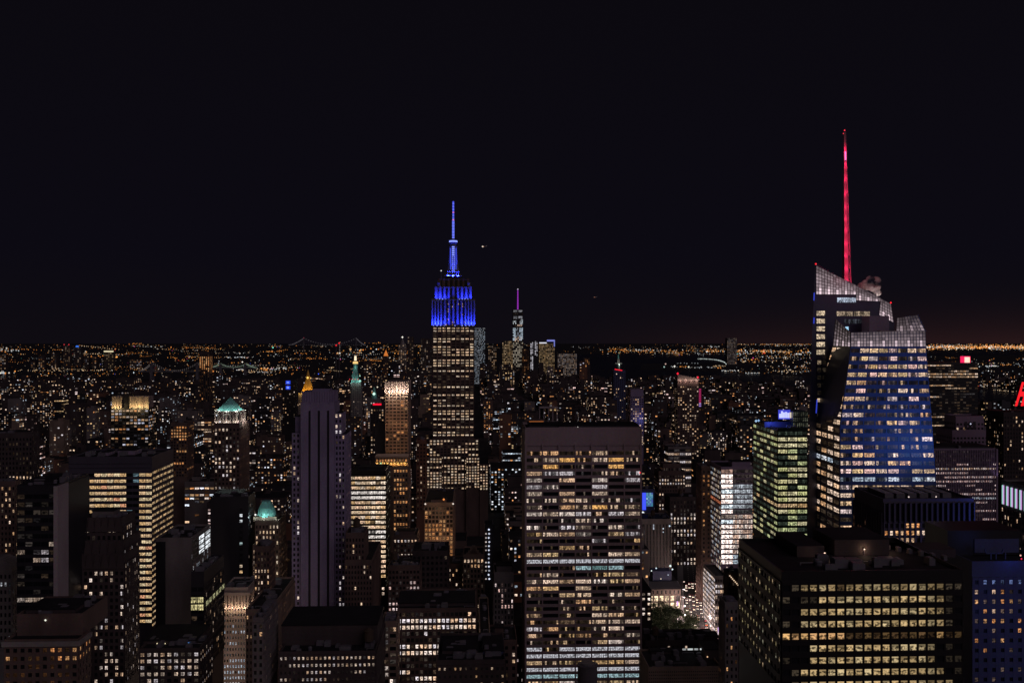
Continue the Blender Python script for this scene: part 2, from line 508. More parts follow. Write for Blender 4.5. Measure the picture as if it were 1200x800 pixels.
        for _ in range(n):
            w_, d_, h_ = s.rng.uniform(1.5, 5), s.rng.uniform(1.5, 5), s.rng.uniform(1, 2.8)
            x, y = s.rng.uniform(x0 + 1, max(x0 + 1.1, x1 - w_ - 1)), s.rng.uniform(y0 + 1, max(y0 + 1.1, y1 - d_ - 1))
            m = MB(); m.box(x - a, x + w_ - a, y - c, y + d_ - c, z, z + h_)
            m.box(x - a + .3, x + w_ - a - .3, y - c + .3, y + d_ - c - .3, z + h_, z + h_ + .25)
            s.part('roof_unit', m, W['steel'])
    def finish(s, maxwin=100, merge=False):
        s.mb.build('wall', s.mats, s.root)
        ws = sorted(s.wins, key=lambda t: -t[0])
        if merge: maxwin = 0
        for g, fs in ws[:maxwin]:
            m = MB(); m.extend(fs); m.build('window', GLASS, s.root)
        if ws[maxwin:]:
            m = MB()
            for g, fs in ws[maxwin:]: m.extend(fs)
            o = m.build('window_glazing', GLASS, s.root)
            tag(o, kind='stuff')
        return s

def lamp(name, loc, col, power, parent=None, size=0.5, spot=None, target=None, blend=0.6):
    d = bpy.data.lights.new(name, 'SPOT' if spot else 'POINT')
    d.color = col; d.energy = power; d.shadow_soft_size = size; d.specular_factor = 0.0
    o = bpy.data.objects.new(name, d)
    o.location = loc
    if spot:
        d.spot_size = math.radians(spot); d.spot_blend = blend
        v = Vector(target) - Vector(loc)
        o.rotation_euler = v.to_track_quat('-Z', 'Y').to_euler()
    COL.objects.link(o)
    if parent:
        o.parent = parent
        o.matrix_parent_inverse = parent_inv(parent)
    return o
def parent_inv(p):
    from mathutils import Matrix
    return (Matrix.Translation(p.location) @ p.rotation_euler.to_matrix().to_4x4()).inverted()

def beacon(px, py, Y, parent, col=(1.6, 0.03, 0.05), r=0.6, name='warning_light'):
    m = MB(); p = Vector(at(px, py, Y))
    q = parent_inv(parent) @ p
    m.gem(tuple(q), r, 0, col)
    return m.build(name, LAMP, parent)
# ------------------------------------------------------------------ the named buildings
def simple(name, label, cat, xl, xr, ytop, Y, xs=None, wall='brown_brick', fpx=7.5, bpx=5.0, p=0.3, pal='warm', bright=0.9,
           mode='rand', rows=None, pals=None, tiers=(), top=3, wf=0.5, hf=0.52, sp=1.0, spal=None, panes=1, bulks=(), tanks=(), yb=806, D=30.0,
           rp=0.4, rs=0.32, dim=0.12, clutter=3, lo=0.35, side=True, front=True, run=0.8, ma=0.0, mb_=0.0, maxwin=100, seed=None, done=True, group=None, hfs=None, tl=True):
    b = Bld(name, label, cat, xl, xr, Y, xs, D, group, wall, seed)
    boxes = [b.tier(ytop=ytop)]
    for t in tiers: boxes.append(b.tier(t[0], t[1], t[2], t[3], *(t[4:5])))
    for k, bx in enumerate(boxes):
        if k and not tl: continue
        fh, bay = fpx * Y / F, bpx * Y / F
        off = top * Y / F
        bb = bx[:5] + (bx[5] - off,)
        if bb[5] - bb[4] < fh * 0.8: continue
        for sd in ('F', b.vis):
            if sd == 'F' and not front or sd != 'F' and not side: continue
            q = p if sd == 'F' else p * sp
            if mode == 'floors':
                rr = rows if rows else [b.rng.choice((0.05, .2, .5, .9, 1)) for _ in range(80)]
                lit = lit_floors(b.rng, rr if sd == 'F' else [x * sp for x in rr], (spal or pal) if sd != 'F' else pal, bright, panes, lo, run, pals)
            else:
                lit = lit_rand(b.rng, q, (spal or pal) if sd != 'F' else pal, bright, panes, dim, lo)
            b.fac(sd, bb, lit, bay=bay, fh=fh, wf=wf, hf=hf, rp=rp, rs=rs, yb=yb, ma=ma if sd == 'F' else 0, mb_=mb_ if sd == 'F' else 0)
    for t in bulks: b.bulk(*t)
    for t in tanks: b.tank(*t)
    if clutter: b.clutter(clutter, boxes[-1])
    if done: b.finish(maxwin)
    b.boxes = boxes
    return b

# ---- the ribbed limestone-white tower at the left of centre
b = Bld('skyscraper', 'violet-lit white brick skyscraper with three dark vertical stripes down its front', 'skyscraper', 352.5, 392, 620, D=24, wall='violet_lit_stone')
b.mats.append(W['dark_metal'])
t0 = b.tier(ytop=474)
t1 = b.tier(354, 391, 461, 1.2, 21)
a, c = b.c
# wings, lower and set back on both sides
def wing(xl, xr, yt, dep, D):
    x0, x1 = b.xloc(xl, dep), b.xloc(xr, dep)
    z1 = b.z(yt, dep)
    b.mb.box(x0 - a, x1 - a, dep - c, dep + D - c, 0, z1, 0, top=1)
    return (x0, x1, dep, dep + D, 0, z1)
w1 = wing(342, 352.4, 507, 2.0, 24)
w2 = wing(346, 352.4, 488, 5.0, 17)
w3 = wing(392.1, 405, 509, 2.0, 26)
w4 = wing(392.1, 401, 484, 5.0, 18)
lit = lit_rand(b.rng, 0.15, 'white', 0.8, dim=.05)
for w_, nb in ((w1, 2), (w3, 3)):
    b.fac('F', w_, lit, nx=nb, fh=6.35 * 620 / F, yb=728, wf=.52, hf=.55, rp=.3, rs=.25, ma=.4, mb_=.4)
b.fac('F', w4, lit_rand(b.rng, .3, 'white'), nx=2, fh=6.35 * 620 / F, yb=509, wf=.5, hf=.55, rp=.3, rs=.25)
b.fac('R', w3, lit_rand(b.rng, .1, 'warm', dim=.05), nx=7, fh=6.35 * 620 / F, yb=728, wf=.4, hf=.5, rp=.3, rs=.25)
# the three recessed stripes: piers stand out between them
xs_ = [b.xloc(px, 0) for px in (352.6, 361.5, 364.3, 372.4, 375.2, 383.2, 386.0, 391.9)]
zs, zt = b.z(735), b.z(481)
for i in (0, 2, 4, 6):
    b.mb.box(xs_[i] - a, xs_[i + 1] - a, -1.0 - c, -c, zs - 20, zt, 0)
    b.mb.box(xs_[i] - a, xs_[i + 1] - a, -.7 - c, -c, zt, b.z(474) + 1.5, 0)
for i in (1, 3, 5):
    b.mb.box(xs_[i] - a, xs_[i + 1] - a, -.12 - c, -c, zs - 20, zt, 2)
    b.mb.box(xs_[i] - a, xs_[i + 1] - a, -.6 - c, -c, zt, b.z(474) + .6, 0)
for k in range(13):                                              # fluting of the crown
    x = b.xloc(354.5, 1.2) + (b.xloc(390.5, 1.2) - b.xloc(354.5, 1.2)) * k / 12
    b.mb.box(x - .35 - a, x + .35 - a, .8 - c, 1.2 - c, b.z(474), b.z(461) + 1.5, 0)
b.bulk(366, 386, 455, 5, 12)
pm = MB(); x0, x1 = b.xloc(369, 7) - a, b.xloc(384, 7) - a
pm.box(x0, x1, 7 - c, 14 - c, b.z(455, 5), b.z(447, 7))
for x in (x0 + 5.2, x0 + 6.4, x1 - .4): pm.box(x - .2, x + .2, 6 - c, 6.4 - c, b.z(455), b.z(444))
pm.box(x0 - 2, x1 + 1, 5.6 - c, 6 - c, b.z(455.5), b.z(454.4))
b.part('penthouse', pm, W['dark_metal'])
b.finish()

# ---- the wide gridded slab in the middle
GR = Bld('office_tower', 'broad gridded concrete office slab with seven window bays in the centre foreground', 'skyscraper', 615.5, 751.5, 620, D=38, wall='grid_concrete', seed=5)
b = GR
t0 = b.tier(ytop=503.5, parapet=1.5)
rows = {}
R_ = {  # what is lit on each floor, bay by bay: . dark, s a few lamps, m half, f full, c cool white full, o orange
    0: 'smssmss', 1: 'smosmoss'[:7], 2: 'so.s.o.', 3: 'fmf.sss', 4: 'f.f.f.f', 5: 'fm..f..', 6: 'f.f.f..', 7: 'ssmmsss', 8: 'm.fmosm'[:7],
    9: 'ffffsff', 10: '..sms.s', 11: 'm.mm.ms'[:7], 12: 'mmmm.mm', 13: 's..sm.s', 14: '..fs...', 15: 'ff.s.ff', 16: 'ccccccc', 17: '..sktk.'[:7],
    18: 'sm..sfm', 19: 'mmffmmf', 20: 'ff.f...', 21: 's.fm.mf', 22: '..sf.s.', 23: 's.ssmss', 24: 'm.s.ffs', 25: 'ssmsmmf', 26: 'fmsssm.',
    27: 'm.smssm', 28: 'sss.mfs', 29: 'csccccc', 30: 'ccccccc', 31: 'fsmmfmf', 32: 'ccccccc', 33: 'kkkkkkk', 34: 'mmfmmmm', 35: 'smsmsms'}
def grace_lit(i, j):
    rng = b.rng
    ch = R_.get(j, 'sssssss')[i]
    pal = 'warm' if j < 3 or j in (8, 22, 25) else ('white' if j < 12 else rng.choice(('yellow', 'white', 'warm')))
    n = 8
    out = []
    base = rng.choice(PAL[pal]); k = rng.uniform(.45, .95)
    for a_ in range(n):
        if ch == '.': v = (0, 0, 0) if rng.random() < .9 else mulc(base, rng.uniform(.02, .10))
        elif ch == 's': v = mulc(base, rng.uniform(.4, .8)) if rng.random() < .22 else mulc(base, rng.uniform(0, .03))
        elif ch == 'm': v = mulc(base, k * rng.uniform(.6, 1.1)) if rng.random() < .55 else mulc(base, rng.uniform(0.02, .15))
        elif ch == 'f': v = mulc(base, k * rng.uniform(.55, 1.15)) if rng.random() < .88 else mulc(base, .15)
        elif ch == 'c': v = mulc((0.66, 0.66, 0.72), rng.uniform(.62, .78))
        elif ch == 'k': v = mulc((0.38, 0.56, 0.60), rng.uniform(.6, .95))
        elif ch == 't': v = mulc((0.3, 0.55, 0.55), rng.uniform(.25, .4))
        elif ch == 'o': v = mulc((0.95, 0.50, 0.16), rng.uniform(.7, 1.0))
        out.append(v)
    return out
b.fac('F', t0, grace_lit, nx=7, ny=36, yt=527.0, yb=812, wf=.925, hf=.57, rp=.9, rs=.7, ma=.5, mb_=.5)
# blank screen wall above, its slit of louvres and the roof plant
a, c = b.c
zt0, zt1 = b.z(522), b.z(504)
b.mb.box(-a + .5, b.w - a - .5, -.55 - c, -c, zt0, zt1, 0)
for k in range(8):
    x = .5 + (b.w - 1) * k / 7
    b.mb.box(x - .5 - a, x + .5 - a, -.85 - c, -c, b.z(527), b.z(520), 0)
b.mb.box(-a - .3, -a + .5, -.9 - c, b.D - c, b.z(812), b.z(503), 0)
b.mb.box(b.w - a - .5, b.w - a + .3, -.9 - c, b.D - c, b.z(812), b.z(503), 0)
b.bulk(620, 748, 498.5, 9, 22, wall='dark_metal')
b.bulk(655, 676, 500.5, 5, 3, wall='grid_concrete')
b.bulk(626, 640, 497, 12, 10, wall='dark_metal')

m = MB(); m.gem((b.xloc(677, 4) - a, 3.5 - c, b.z(501.5)), .55, 0, (.9, .85, .8)); b.part('roof_lamp', m, LAMP)
beacon(750, 553.5, 618, b.root, r=.5)
b.finish()

# ---- the tall pointed skyscraper with blue floodlit crown
ES = Bld('skyscraper', 'tall stepped skyscraper with blue floodlit crown and glowing blue mast', 'skyscraper', 507, 555.5, 1280, D=46, wall='brown_brick', seed=8)
b = ES; a, c = b.c
ROWP = [.5, .6, .2, .1, 1, .45, .15, .3, .9, .6, .4, .1, 1, 1, .9, .15, .8, .2, .4, .1, .03, .1, .35, .4, .3, 1, .3, .25, .35, .5, .3, .6, .7, .5, .6, .05,
        .7, .5, .1, .6, 1]
ROWQ = [.95, .8, .15, .8, .85, .5, .8, .5, .7, .7, .8, .9, .6, .9, .9, .9, .2, .7, .4, .5, .3]
t0 = b.tier(ytop=382, D=40, parapet=0)
def es_pane(rows):
    st = lit_floors(b.rng, rows, 'cream', 1.1, 2, .45, .72)
    return st
b.fac('F', t0, es_pane(ROWP), nx=9, fh=3.13 * 1280 / F, yt=383, yb=512, wf=.68, hf=.44, rp=.8, rs=.25)
# lower shoulders
def shoulder(xl, xr, yt, dep, rows, nx, D=50, pal='cream'):
    x0, x1 = b.xloc(xl, dep), b.xloc(xr, dep)
    z1 = b.z(yt, dep)
    b.mb.box(x0 - a, x1 - a, dep - c, dep + D - c, 0, z1, 0, top=1)
    bx = (x0, x1, dep, dep + D, 0, z1)
    b.fac('F', bx, lit_floors(b.rng, rows, pal, .85, 1, .4, .7), nx=nx, fh=3.25 * 1280 / F, yt=yt + 1, yb=573, wf=.62, hf=.5, rp=.6, rs=.25)
    return bx
shoulder(503, 561, 514, -6, ROWQ, 14, 58)
shoulder(500, 518, 535, -10, ROWQ[5:], 5, 20)
shoulder(546, 562, 535, -10, ROWQ[5:], 5, 20)
shoulder(562.2, 572, 544, -12, [.8] * 20, 3, 30)
shoulder(490, 499.8, 555, -12, [.5] * 20, 3, 30)
# crown: two blue-lit blocks, dark observation deck, mast
BASE = {}
def ctier(xl, xr, yb_, yt, dep, D, nx, depthp=1.4, mat=0):
    x0, x1 = b.xloc(xl, dep), b.xloc(xr, dep)
    z0, z1 = b.z(yb_, dep), b.z(yt, dep)
    m = MB()
    m.box(x0 - a, x1 - a, dep - c, dep + D - c, z0, z1)
    for k in range(nx + 1):                                      # fins of the crown
        x = x0 + (x1 - x0) * k / nx
        wd = .9 if k not in (0, nx) else 1.5
        m.box(x - wd - a, x + wd - a, dep - depthp - c, dep - c, z0, z1 + .8)
        if k < nx:
            g_ = (x1 - x0) / nx
            m.box(x + wd + g_ * .12 - a, x + g_ - wd - g_ * .12 - a, dep - .12 - c, dep - c, z0 + 1, z1 - 1, 1)
    return m, (x0, x1, dep, dep + D, z0, z1)
cmat = wallmat('crown_stone', (0.20, 0.20, 0.24), var=.15)
BLUE = (0.02, 0.04, 1.0)
m, bx = ctier(507, 555.5, 382, 351, 0, 40, 10)
cr = b.part('crown', m, [cmat, W['bronze']])
wn_ = []; lit = lit_rand(b.rng, .10, 'warm', .9, dim=0)
mm = MB(); patch(mm, wn_, b.quad('F', (bx[0], bx[1], bx[2] - .02, bx[3], bx[4], bx[5] - 4)), 20, 9, lit, wf=.45, hf=.5, grid=False, dark=False, rng=b.rng)
for g, fs in wn_:
    m = MB(); m.extend(fs); m.build('window', GLASS, b.root)
m, bx2 = ctier(511, 551.5, 351, 336.5, 3, 34, 8); b.part('crown', m, [cmat, W['bronze']])
m, bx3 = ctier(514.5, 548.5, 336.5, 327, 7, 26, 6, .6); b.part('observation_deck', m, [W['brown_brick'], W['bronze']])
for px in (514, 549):                                            # dishes on the deck corners
    m = MB(); m.prism(b.xloc(px, 6) - a, 6 - c, b.z(336), b.z(331), 2.0, 2.6, 10); m.gem((b.xloc(px, 6) - a, 4.5 - c, b.z(333)), 1.0, 0, (0, 0, 0)); b.part('dish', m, cmat)
# setback corner wings catch the light first
for xl, xr in ((506.6, 517), (545.5, 555.9)):
    m = MB(); x0, x1 = b.xloc(xl, -2) - a, b.xloc(xr, -2) - a
    m.box(x0, x1, -2 - c, 3 - c, b.z(382), b.z(352.5)); 
    for k in range(4):
        x = x0 + (x1 - x0) * k / 3; m.box(x - .8, x + .8, -3.2 - c, -2 - c, b.z(382), b.z(352))
        if k < 3: m.box(x + 1.1, x + (x1 - x0) / 3 - 1.1, -2.15 - c, -2 - c, b.z(381), b.z(353), 1)
    b.part('crown_wing', m, [cmat, W['bronze']])
# mast: stepped base, winged shaft with glowing glass, collar, antenna
mx_ = (b.xloc(531.2, 18) - a); my = 18 - c
def zz(py): return b.z(py, 18)
m = MB()
for hw, y0_, y1_ in ((11.5, 324.3, 323), (10, 323, 321.5), (8.2, 321.5, 318.5)):
    m.box(mx_ - hw, mx_ + hw, my - hw, my + hw, zz(y0_), zz(y1_))
pb = b.part('mast_base', m, cmat)
m = MB(); m.prism(mx_, my, zz(318.5), zz(287), 4.4, 3.6, 12)
for q in range(4):
    t = q * math.pi / 2
    dx, dy = math.cos(t), math.sin(t)
    px_, py_ = -dy * .8, dx * .8
    prof = [(8.0, 318.5), (6.3, 311), (5.2, 300), (4.9, 289)]
    for (r0, ya), (r1, yb_) in zip(prof, prof[1:]):
        bt = [(mx_ + dx * 2 + px_, my + dy * 2 + py_, zz(ya)), (mx_ + dx * 2 - px_, my + dy * 2 - py_, zz(ya)), (mx_ + dx * r0 - px_, my + dy * r0 - py_, zz(ya)), (mx_ + dx * r0 + px_, my + dy * r0 + py_, zz(ya))]
        tt = [(mx_ + dx * 2 + px_, my + dy * 2 + py_, zz(yb_)), (mx_ + dx * 2 - px_, my + dy * 2 - py_, zz(yb_)), (mx_ + dx * r1 - px_, my + dy * r1 - py_, zz(yb_)), (mx_ + dx * r1 + px_, my + dy * r1 + py_, zz(yb_))]
        m.hexa(bt, tt)
ms_ = b.part('mast', m, cmat)
m = MB()
for y in np.arange(289, 318, 2.3):
    for t in (-math.pi / 4, -3 * math.pi / 4):
        pass
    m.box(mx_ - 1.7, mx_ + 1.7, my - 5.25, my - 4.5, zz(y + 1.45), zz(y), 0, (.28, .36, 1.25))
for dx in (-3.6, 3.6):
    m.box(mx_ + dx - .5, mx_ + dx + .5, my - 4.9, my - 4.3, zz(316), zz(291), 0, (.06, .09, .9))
b.part('mast_window', m, LAMP, ms_)
m = MB(); m.prism(mx_, my, zz(287), zz(284.2), 3.0, 5.0, 16); m.prism(mx_, my, zz(284.2), zz(281.5), 5.0, 1.6, 16); m.prism(mx_, my, zz(281.5), zz(279.5), 1.6, 1.2, 16); b.part('mast_collar', m, cmat, ms_)
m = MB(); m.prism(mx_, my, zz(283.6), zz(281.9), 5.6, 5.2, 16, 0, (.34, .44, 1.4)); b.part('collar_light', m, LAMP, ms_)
m = MB(); m.prism(mx_, my, zz(280), zz(262), 1.25, 1.1, 8); m.prism(mx_, my, zz(262), zz(234.5), 1.0, .35, 8); an = b.part('antenna', m, cmat)
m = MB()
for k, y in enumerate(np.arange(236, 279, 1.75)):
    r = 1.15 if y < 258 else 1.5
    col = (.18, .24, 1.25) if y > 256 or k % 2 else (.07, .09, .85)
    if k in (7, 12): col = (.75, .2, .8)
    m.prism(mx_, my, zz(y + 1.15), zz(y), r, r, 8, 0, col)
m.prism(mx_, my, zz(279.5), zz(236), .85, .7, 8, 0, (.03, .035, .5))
b.part('antenna_lights', m, LAMP, an)
m = MB(); m.gem(b.L(b.xloc(517, 0), -2, b.z(317.3)), .9, 0, (.9, .9, .95)); b.part('roof_lamp', m, LAMP)
m = MB(); m.bar(b.L(b.xloc(517, 0), -2, b.z(328)), b.L(b.xloc(517, 0), -2, b.z(318)), .5); b.part('lamp_post', m, W['steel'])
def wl_(x, y, z): return b.W(x, y, z)
fx_ = MB()
for px, py, dep in [(508 + 4.2 * k, 381.3, -4.0) for k in range(12) if k not in (4, 5, 7)] + [(512 + 3.3 * k, 350.3, 1.0) for k in range(12) if k not in (4, 5, 6, 7)]:
    fx_.gem(b.L(b.xloc(px, dep), dep, b.z(py, dep)), 1.0, 0, mulc((.30, .38, 1.3), b.rng.uniform(.4, 1.1)))
b.part('floodlight_lamps', fx_, LAMP)
for px in (507.5, 511.5, 516, 521, 526, 536, 541, 546, 551, 555):
    x = b.xloc(px, 0)
    P = 2300 if px < 522 or px > 540 else 700
    lamp('floodlight', wl_(x, -7.0, b.z(382) + .8), BLUE, P * 10.0, b.root, .8, 130, wl_(x, 0, b.z(366)))
for px in (511, 515, 519, 523, 540, 544, 548, 552):
    x = b.xloc(px, 3)
    lamp('floodlight', wl_(x, -3.0, b.z(351) + 1.2), (.02, .035, 1.0), 10000, b.root, .8, 140, wl_(x, 3, b.z(338)))
for dx in (-7, 7, 0):
    lamp('floodlight', wl_(b.xloc(531.2, 18) + dx, 5, b.z(325, 18)), (.02, .035, 1.0), 60000, b.root, .8, 90, wl_(b.xloc(531.2, 18), 17, b.z(303, 18)))
for px in (509.5, 514, 548.5, 553):
    lamp('floodlight', wl_(b.xloc(px, -2), -7, b.z(382) + 1), BLUE, 10000, b.root, .8, 120, wl_(b.xloc(px, 0), -1, b.z(364)))
b.finish()

# ---- the crystal glass tower with the red spire
bx0, by0 = at(1020, 600, 560)[:2]
BT = empty('glass_skyscraper', (bx0, by0, 0))
tag(BT, 'faceted blue glass skyscraper with sloping lit crown and tall red lattice spire', 'skyscraper')
def lp(px, py, Y):
    p = at(px, py, Y); return (p[0] - bx0, p[1] - by0, p[2])
def lz(px, z, Y):
    return ((px - CX) / F * Y - bx0, Y - by0, z)
u0_, v0_ = grid_uv(at(945, 0, 530)[0], 522)
HERO_RECTS.append([u0_ - 4, u0_ + 95, v0_ - 4, v0_ + 75, 945, 1100, 310])
rng = random.Random(11)
body = MB(); wins = []
Yb, Ya = 522.0, 556.0
def zf(py): return zat(py, Yb)
# front crystal: levels and edges
lev = [406.0, 500.0, 632.0, 900.0]
FL = [997.0, 984.5, 984.0, 984.0]; FR = [1085.0, 1092.3, 1101.5, 1108.0]
BL = [976.0, 949.5, 946.5, 946.5]; YBL = [552.0, 566.0, 572.0, 572.0]
for k in range(3):
    z1, z0 = zf(lev[k]), max(0.0, zf(lev[k + 1]))
    f = [lz(FL[k + 1], z0, Yb), lz(FR[k + 1], z0, Yb), lz(FR[k], z1, Yb), lz(FL[k], z1, Yb)]
    body.face(f, 0)
    l = [lz(BL[k + 1], z0, YBL[k + 1]), f[0], f[3], lz(BL[k], z1, YBL[k])]
    body.face(l, 1)
    br0 = lz(FR[k + 1] - 12, z0, 585); br1 = lz(FR[k] - 12, z1, 585)
    body.face([f[1], br0, br1, f[2]], 0)
    bl0, bl1 = lz(BL[k + 1] + 4, z0, 585), lz(BL[k] + 4, z1, 585)
    body.face([br0, bl0, bl1, br1], 1); body.face([bl0, l[0], l[3], bl1], 1)
    if k < 2:
        ny = (10, 14)[k]
        rowp = [[.6, .45, .85, .9, .5, .2, .35, .08, .25, .3], [.12, .3, .12, .55, .75, .85, .9, .75, .85, .7, .4, .6, .5, .4]][k]
        pl = {6: 'cool'} if k == 1 else {}
        def litf(i, j, rowp=rowp, k=k, pl=pl):
            pr = rowp[j] - (0.25 if i > 5 and k == 0 and j < 2 else 0)
            pal = 'cool' if j in pl else rng.choice(('warm', 'warm', 'yellow', 'pink'))
            on = rng.random() < pr
            base = rng.choice(PAL[pal]); kk = rng.uniform(.5, 1.1)
            o_ = []
            for q in range(4):
                if on: o_.append(mulc(base, kk * rng.uniform(.75, 1.1)) if rng.random() < .85 else mulc(base, rng.uniform(.03, .3)))
                else: o_.append(mulc(base, rng.uniform(.25, .8)) if rng.random() < .18 else mulc(base, rng.uniform(0, .05)))
            return o_
        patch(body, wins, f, 8, ny, litf, wf=.9, hf=.50, rp=.18, rs=.25, mp=0, ms=0, rng=rng)
        rowl = [[.5, .6, .75, .5, .55, .6, .7, .55, .5, .55], [.6, .9, .6, .8, .95, .6, .6, .2, .8, .7, .8, .3, .5, .4]][k]
        def litl(i, j, rowl=rowl, k=k):
            on = rng.random() < rowl[j]
            pal = 'cool' if (k == 1 and j == 4 and rng.random() < .8) else 'warm'
            base = rng.choice(PAL[pal])
            if on: return [mulc(base, rng.uniform(.45, 1.0)) for _ in range(2)]
            return mulc(base, rng.uniform(0, .04))
        patch(body, wins, l, (4, 5)[k], ny, litl, wf=.85, hf=.55, rp=.15, rs=.2, mp=1, ms=1, rng=rng)
z1 = zf(406)
body.face([lz(FL[0], z1, Yb), lz(FR[0], z1, Yb), lz(FR[0] - 12, z1, 585), lz(BL[0] + 4, z1, 585), lz(BL[0], z1, 552)], 2)
# tall rear crystal
out = [(946.5, 900), (946.5, 640), (948.5, 504), (951, 412), (955.3, 310), (1044, 355.5), (1048, 379), (1048, 412), (1048, 900)]
front = [lp(x, min(y, 860), Ya) for x, y in out]
back = [lp(x + (3 if x < 1000 else -3), min(y, 860), Ya + 34) for x, y in out]
def orient(pts, want):
    n = (Vector(pts[1]) - Vector(pts[0])).cross(Vector(pts[2]) - Vector(pts[1]))
    return pts if n.dot(Vector(want)) > 0 else pts[::-1]
body.face(orient(front, (0, -1, 0)), 1)
body.face(orient(back, (0, 1, 0)), 1)
for i in range(len(out)):
    j = (i + 1) % len(out)
    body.face([front[i], front[j], back[j], back[i]], 1)
# windows on the rear crystal: a column of five, two strips
def q4(x0, x1, y0, y1, Y, xt0=None, xt1=None, yl=None, yr=None):
    return [lp(x0, y1, Y), lp(x1, y1, Y), lp(x1 if xt1 is None else xt1, y0 if yr is None else yr, Y), lp(x0 if xt0 is None else xt0, y0 if yl is None else yl, Y)]
patch(body, wins, q4(956.5, 967, 362.5, 417, Ya - .1), 1, 6, lambda i, j: [mulc((.85, .66, .45), rng.uniform(.55, .95)) for _ in range(4)], wf=.95, hf=.6, rp=.1, rs=.1, rng=rng, mp=1, ms=1)
patch(body, wins, q4(981, 1003, 348, 355, Ya - .1), 1, 1, lambda i, j: [mulc((.62, .72, .9), rng.uniform(.45, .8)) for _ in range(9)], wf=1, hf=.8, grid=False, rng=rng)
patch(body, wins, q4(980, 1020, 364, 371, Ya - .1), 2, 1, lambda i, j: [mulc((.8, .6, .42), rng.uniform(.08, .6)) for _ in range(8)], wf=.95, hf=.75, grid=False, rng=rng)
patch(body, wins, q4(989, 1020, 373, 380, Ya - .1), 2, 1, lambda i, j: [mulc((.5, .55, .7), rng.choice((.02, .05, .6, .1))) for _ in range(6)], wf=.95, hf=.75, grid=False, rng=rng)
patch(body, wins, q4(989, 996, 382, 388, Ya - .1), 1, 1, lambda i, j: [(.35, .6, .8)], wf=.6, hf=.75, grid=False, rng=rng)
patch(body, wins, q4(957, 976, 420, 500, Ya - .1, xt1=975), 3, 9, lambda i, j: mulc((.85, .62, .4), rng.uniform(.4, .9)) if rng.random() < .30 else mulc((.8, .6, .4), rng.uniform(0, .03)), wf=.8, hf=.5, rp=.1, rs=.1, rng=rng, mp=1, ms=1)
bglass = wallmat('dark_facet_glass', (0.07, 0.08, 0.15), rough=.4, var=.2, spec=.6)
body.build('wall', [W['blue_glass'], bglass, W['roof_tar']], BT)
ws = sorted(wins, key=lambda t: -t[0])
for g, fs in ws[:100]:
    m = MB(); m.extend(fs); m.build('window', GLASS, BT)
m = MB()
for g, fs in ws[100:]: m.extend(fs)
tag(m.build('window_glazing', GLASS, BT), kind='stuff')
# glass screens above the roofs, lit from inside, behind a grid of mullions
frm = wallmat('screen_frame', (0.16, 0.14, 0.16), rough=.4)
def screen(q, nx, ny, f):
    pm, w_ = MB(), []
    patch(pm, w_, q, nx, ny, f, wf=.84, hf=.84, rp=.35, rs=.3, rng=rng)
    o = pm.build('crown_screen', frm, BT)
    m = MB()
    for g, fs in w_: m.extend(fs)
    m.build('screen_glass', LAMP, o)
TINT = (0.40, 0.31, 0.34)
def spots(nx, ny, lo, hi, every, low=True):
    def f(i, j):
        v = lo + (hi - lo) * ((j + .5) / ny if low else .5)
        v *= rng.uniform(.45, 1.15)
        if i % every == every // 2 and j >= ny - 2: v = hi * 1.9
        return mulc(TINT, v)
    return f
screen([lz(997, zf(406), Yb - .2), lz(1085, zf(406), Yb - .2), lp(1084.3, 387, Yb - .2), lp(997, 389.5, Yb - .2)], 24, 5, spots(24, 5, .22, .9, 4))
screen([lz(976.4, zf(406), 551.5), lz(996.9, zf(406), Yb - .2), lp(997, 389.5, Yb - .2), lp(979.5, 374, 551.5)], 6, 7, spots(6, 7, .10, .75, 2))
screen([lp(956.2, 345, Ya - .2), lp(1003, 345, Ya - .2), lp(1003, 334.2, Ya - .2), lp(956.2, 311, Ya - .2)], 14, 8, spots(14, 8, .35, 1.3, 3))
screen([lp(1003, 352, Ya - .2), lp(1032, 353, Ya - .2), lp(1032, 349.2, Ya - .2), lp(1003, 334.6, Ya - .2)], 9, 5, spots(9, 5, .3, 1.1, 3))
screen([lp(1030, 369, Ya - .25), lp(1047, 378, Ya - .25), lp(1044, 356, Ya - .25), lp(1032, 350, Ya - .25)], 5, 6, spots(5, 6, .3, 1.15, 2))
screen([lp(1050, 388, 548), lp(1084, 388, 548), lp(1075, 369, 548), lp(1051, 372.5, 548)], 8, 5, spots(8, 5, .16, .45, 3))
screen([lp(1084.2, 388, 548), lp(1084.6, 388, 566), lp(1076, 370, 566), lp(1075.2, 369, 548)], 3, 5, spots(3, 5, .1, .3, 3))
m = MB(); m.box(*[lp(1019, 400, 540)[0], lp(1042, 400, 540)[0], 540 - by0, 552 - by0], zf(406), zat(370, 540)); m.build('roof_bulkhead', W['violet_metal'], BT)
m = MB(); m.box(*[lp(984, 400, 545)[0], lp(1030, 400, 545)[0], 536 - by0, 545 - by0], zf(406), zat(391, 540)); m.build('roof_bulkhead', W['violet_metal'], BT)
m = MB(); m.box(*[lp(1026, 400, 538)[0], lp(1050, 400, 538)[0], 532 - by0, 536 - by0], zf(406), zat(387.6, 534), 0, (0, 0, 0)); m.build('roof_bulkhead', W['cream_stone'], BT)
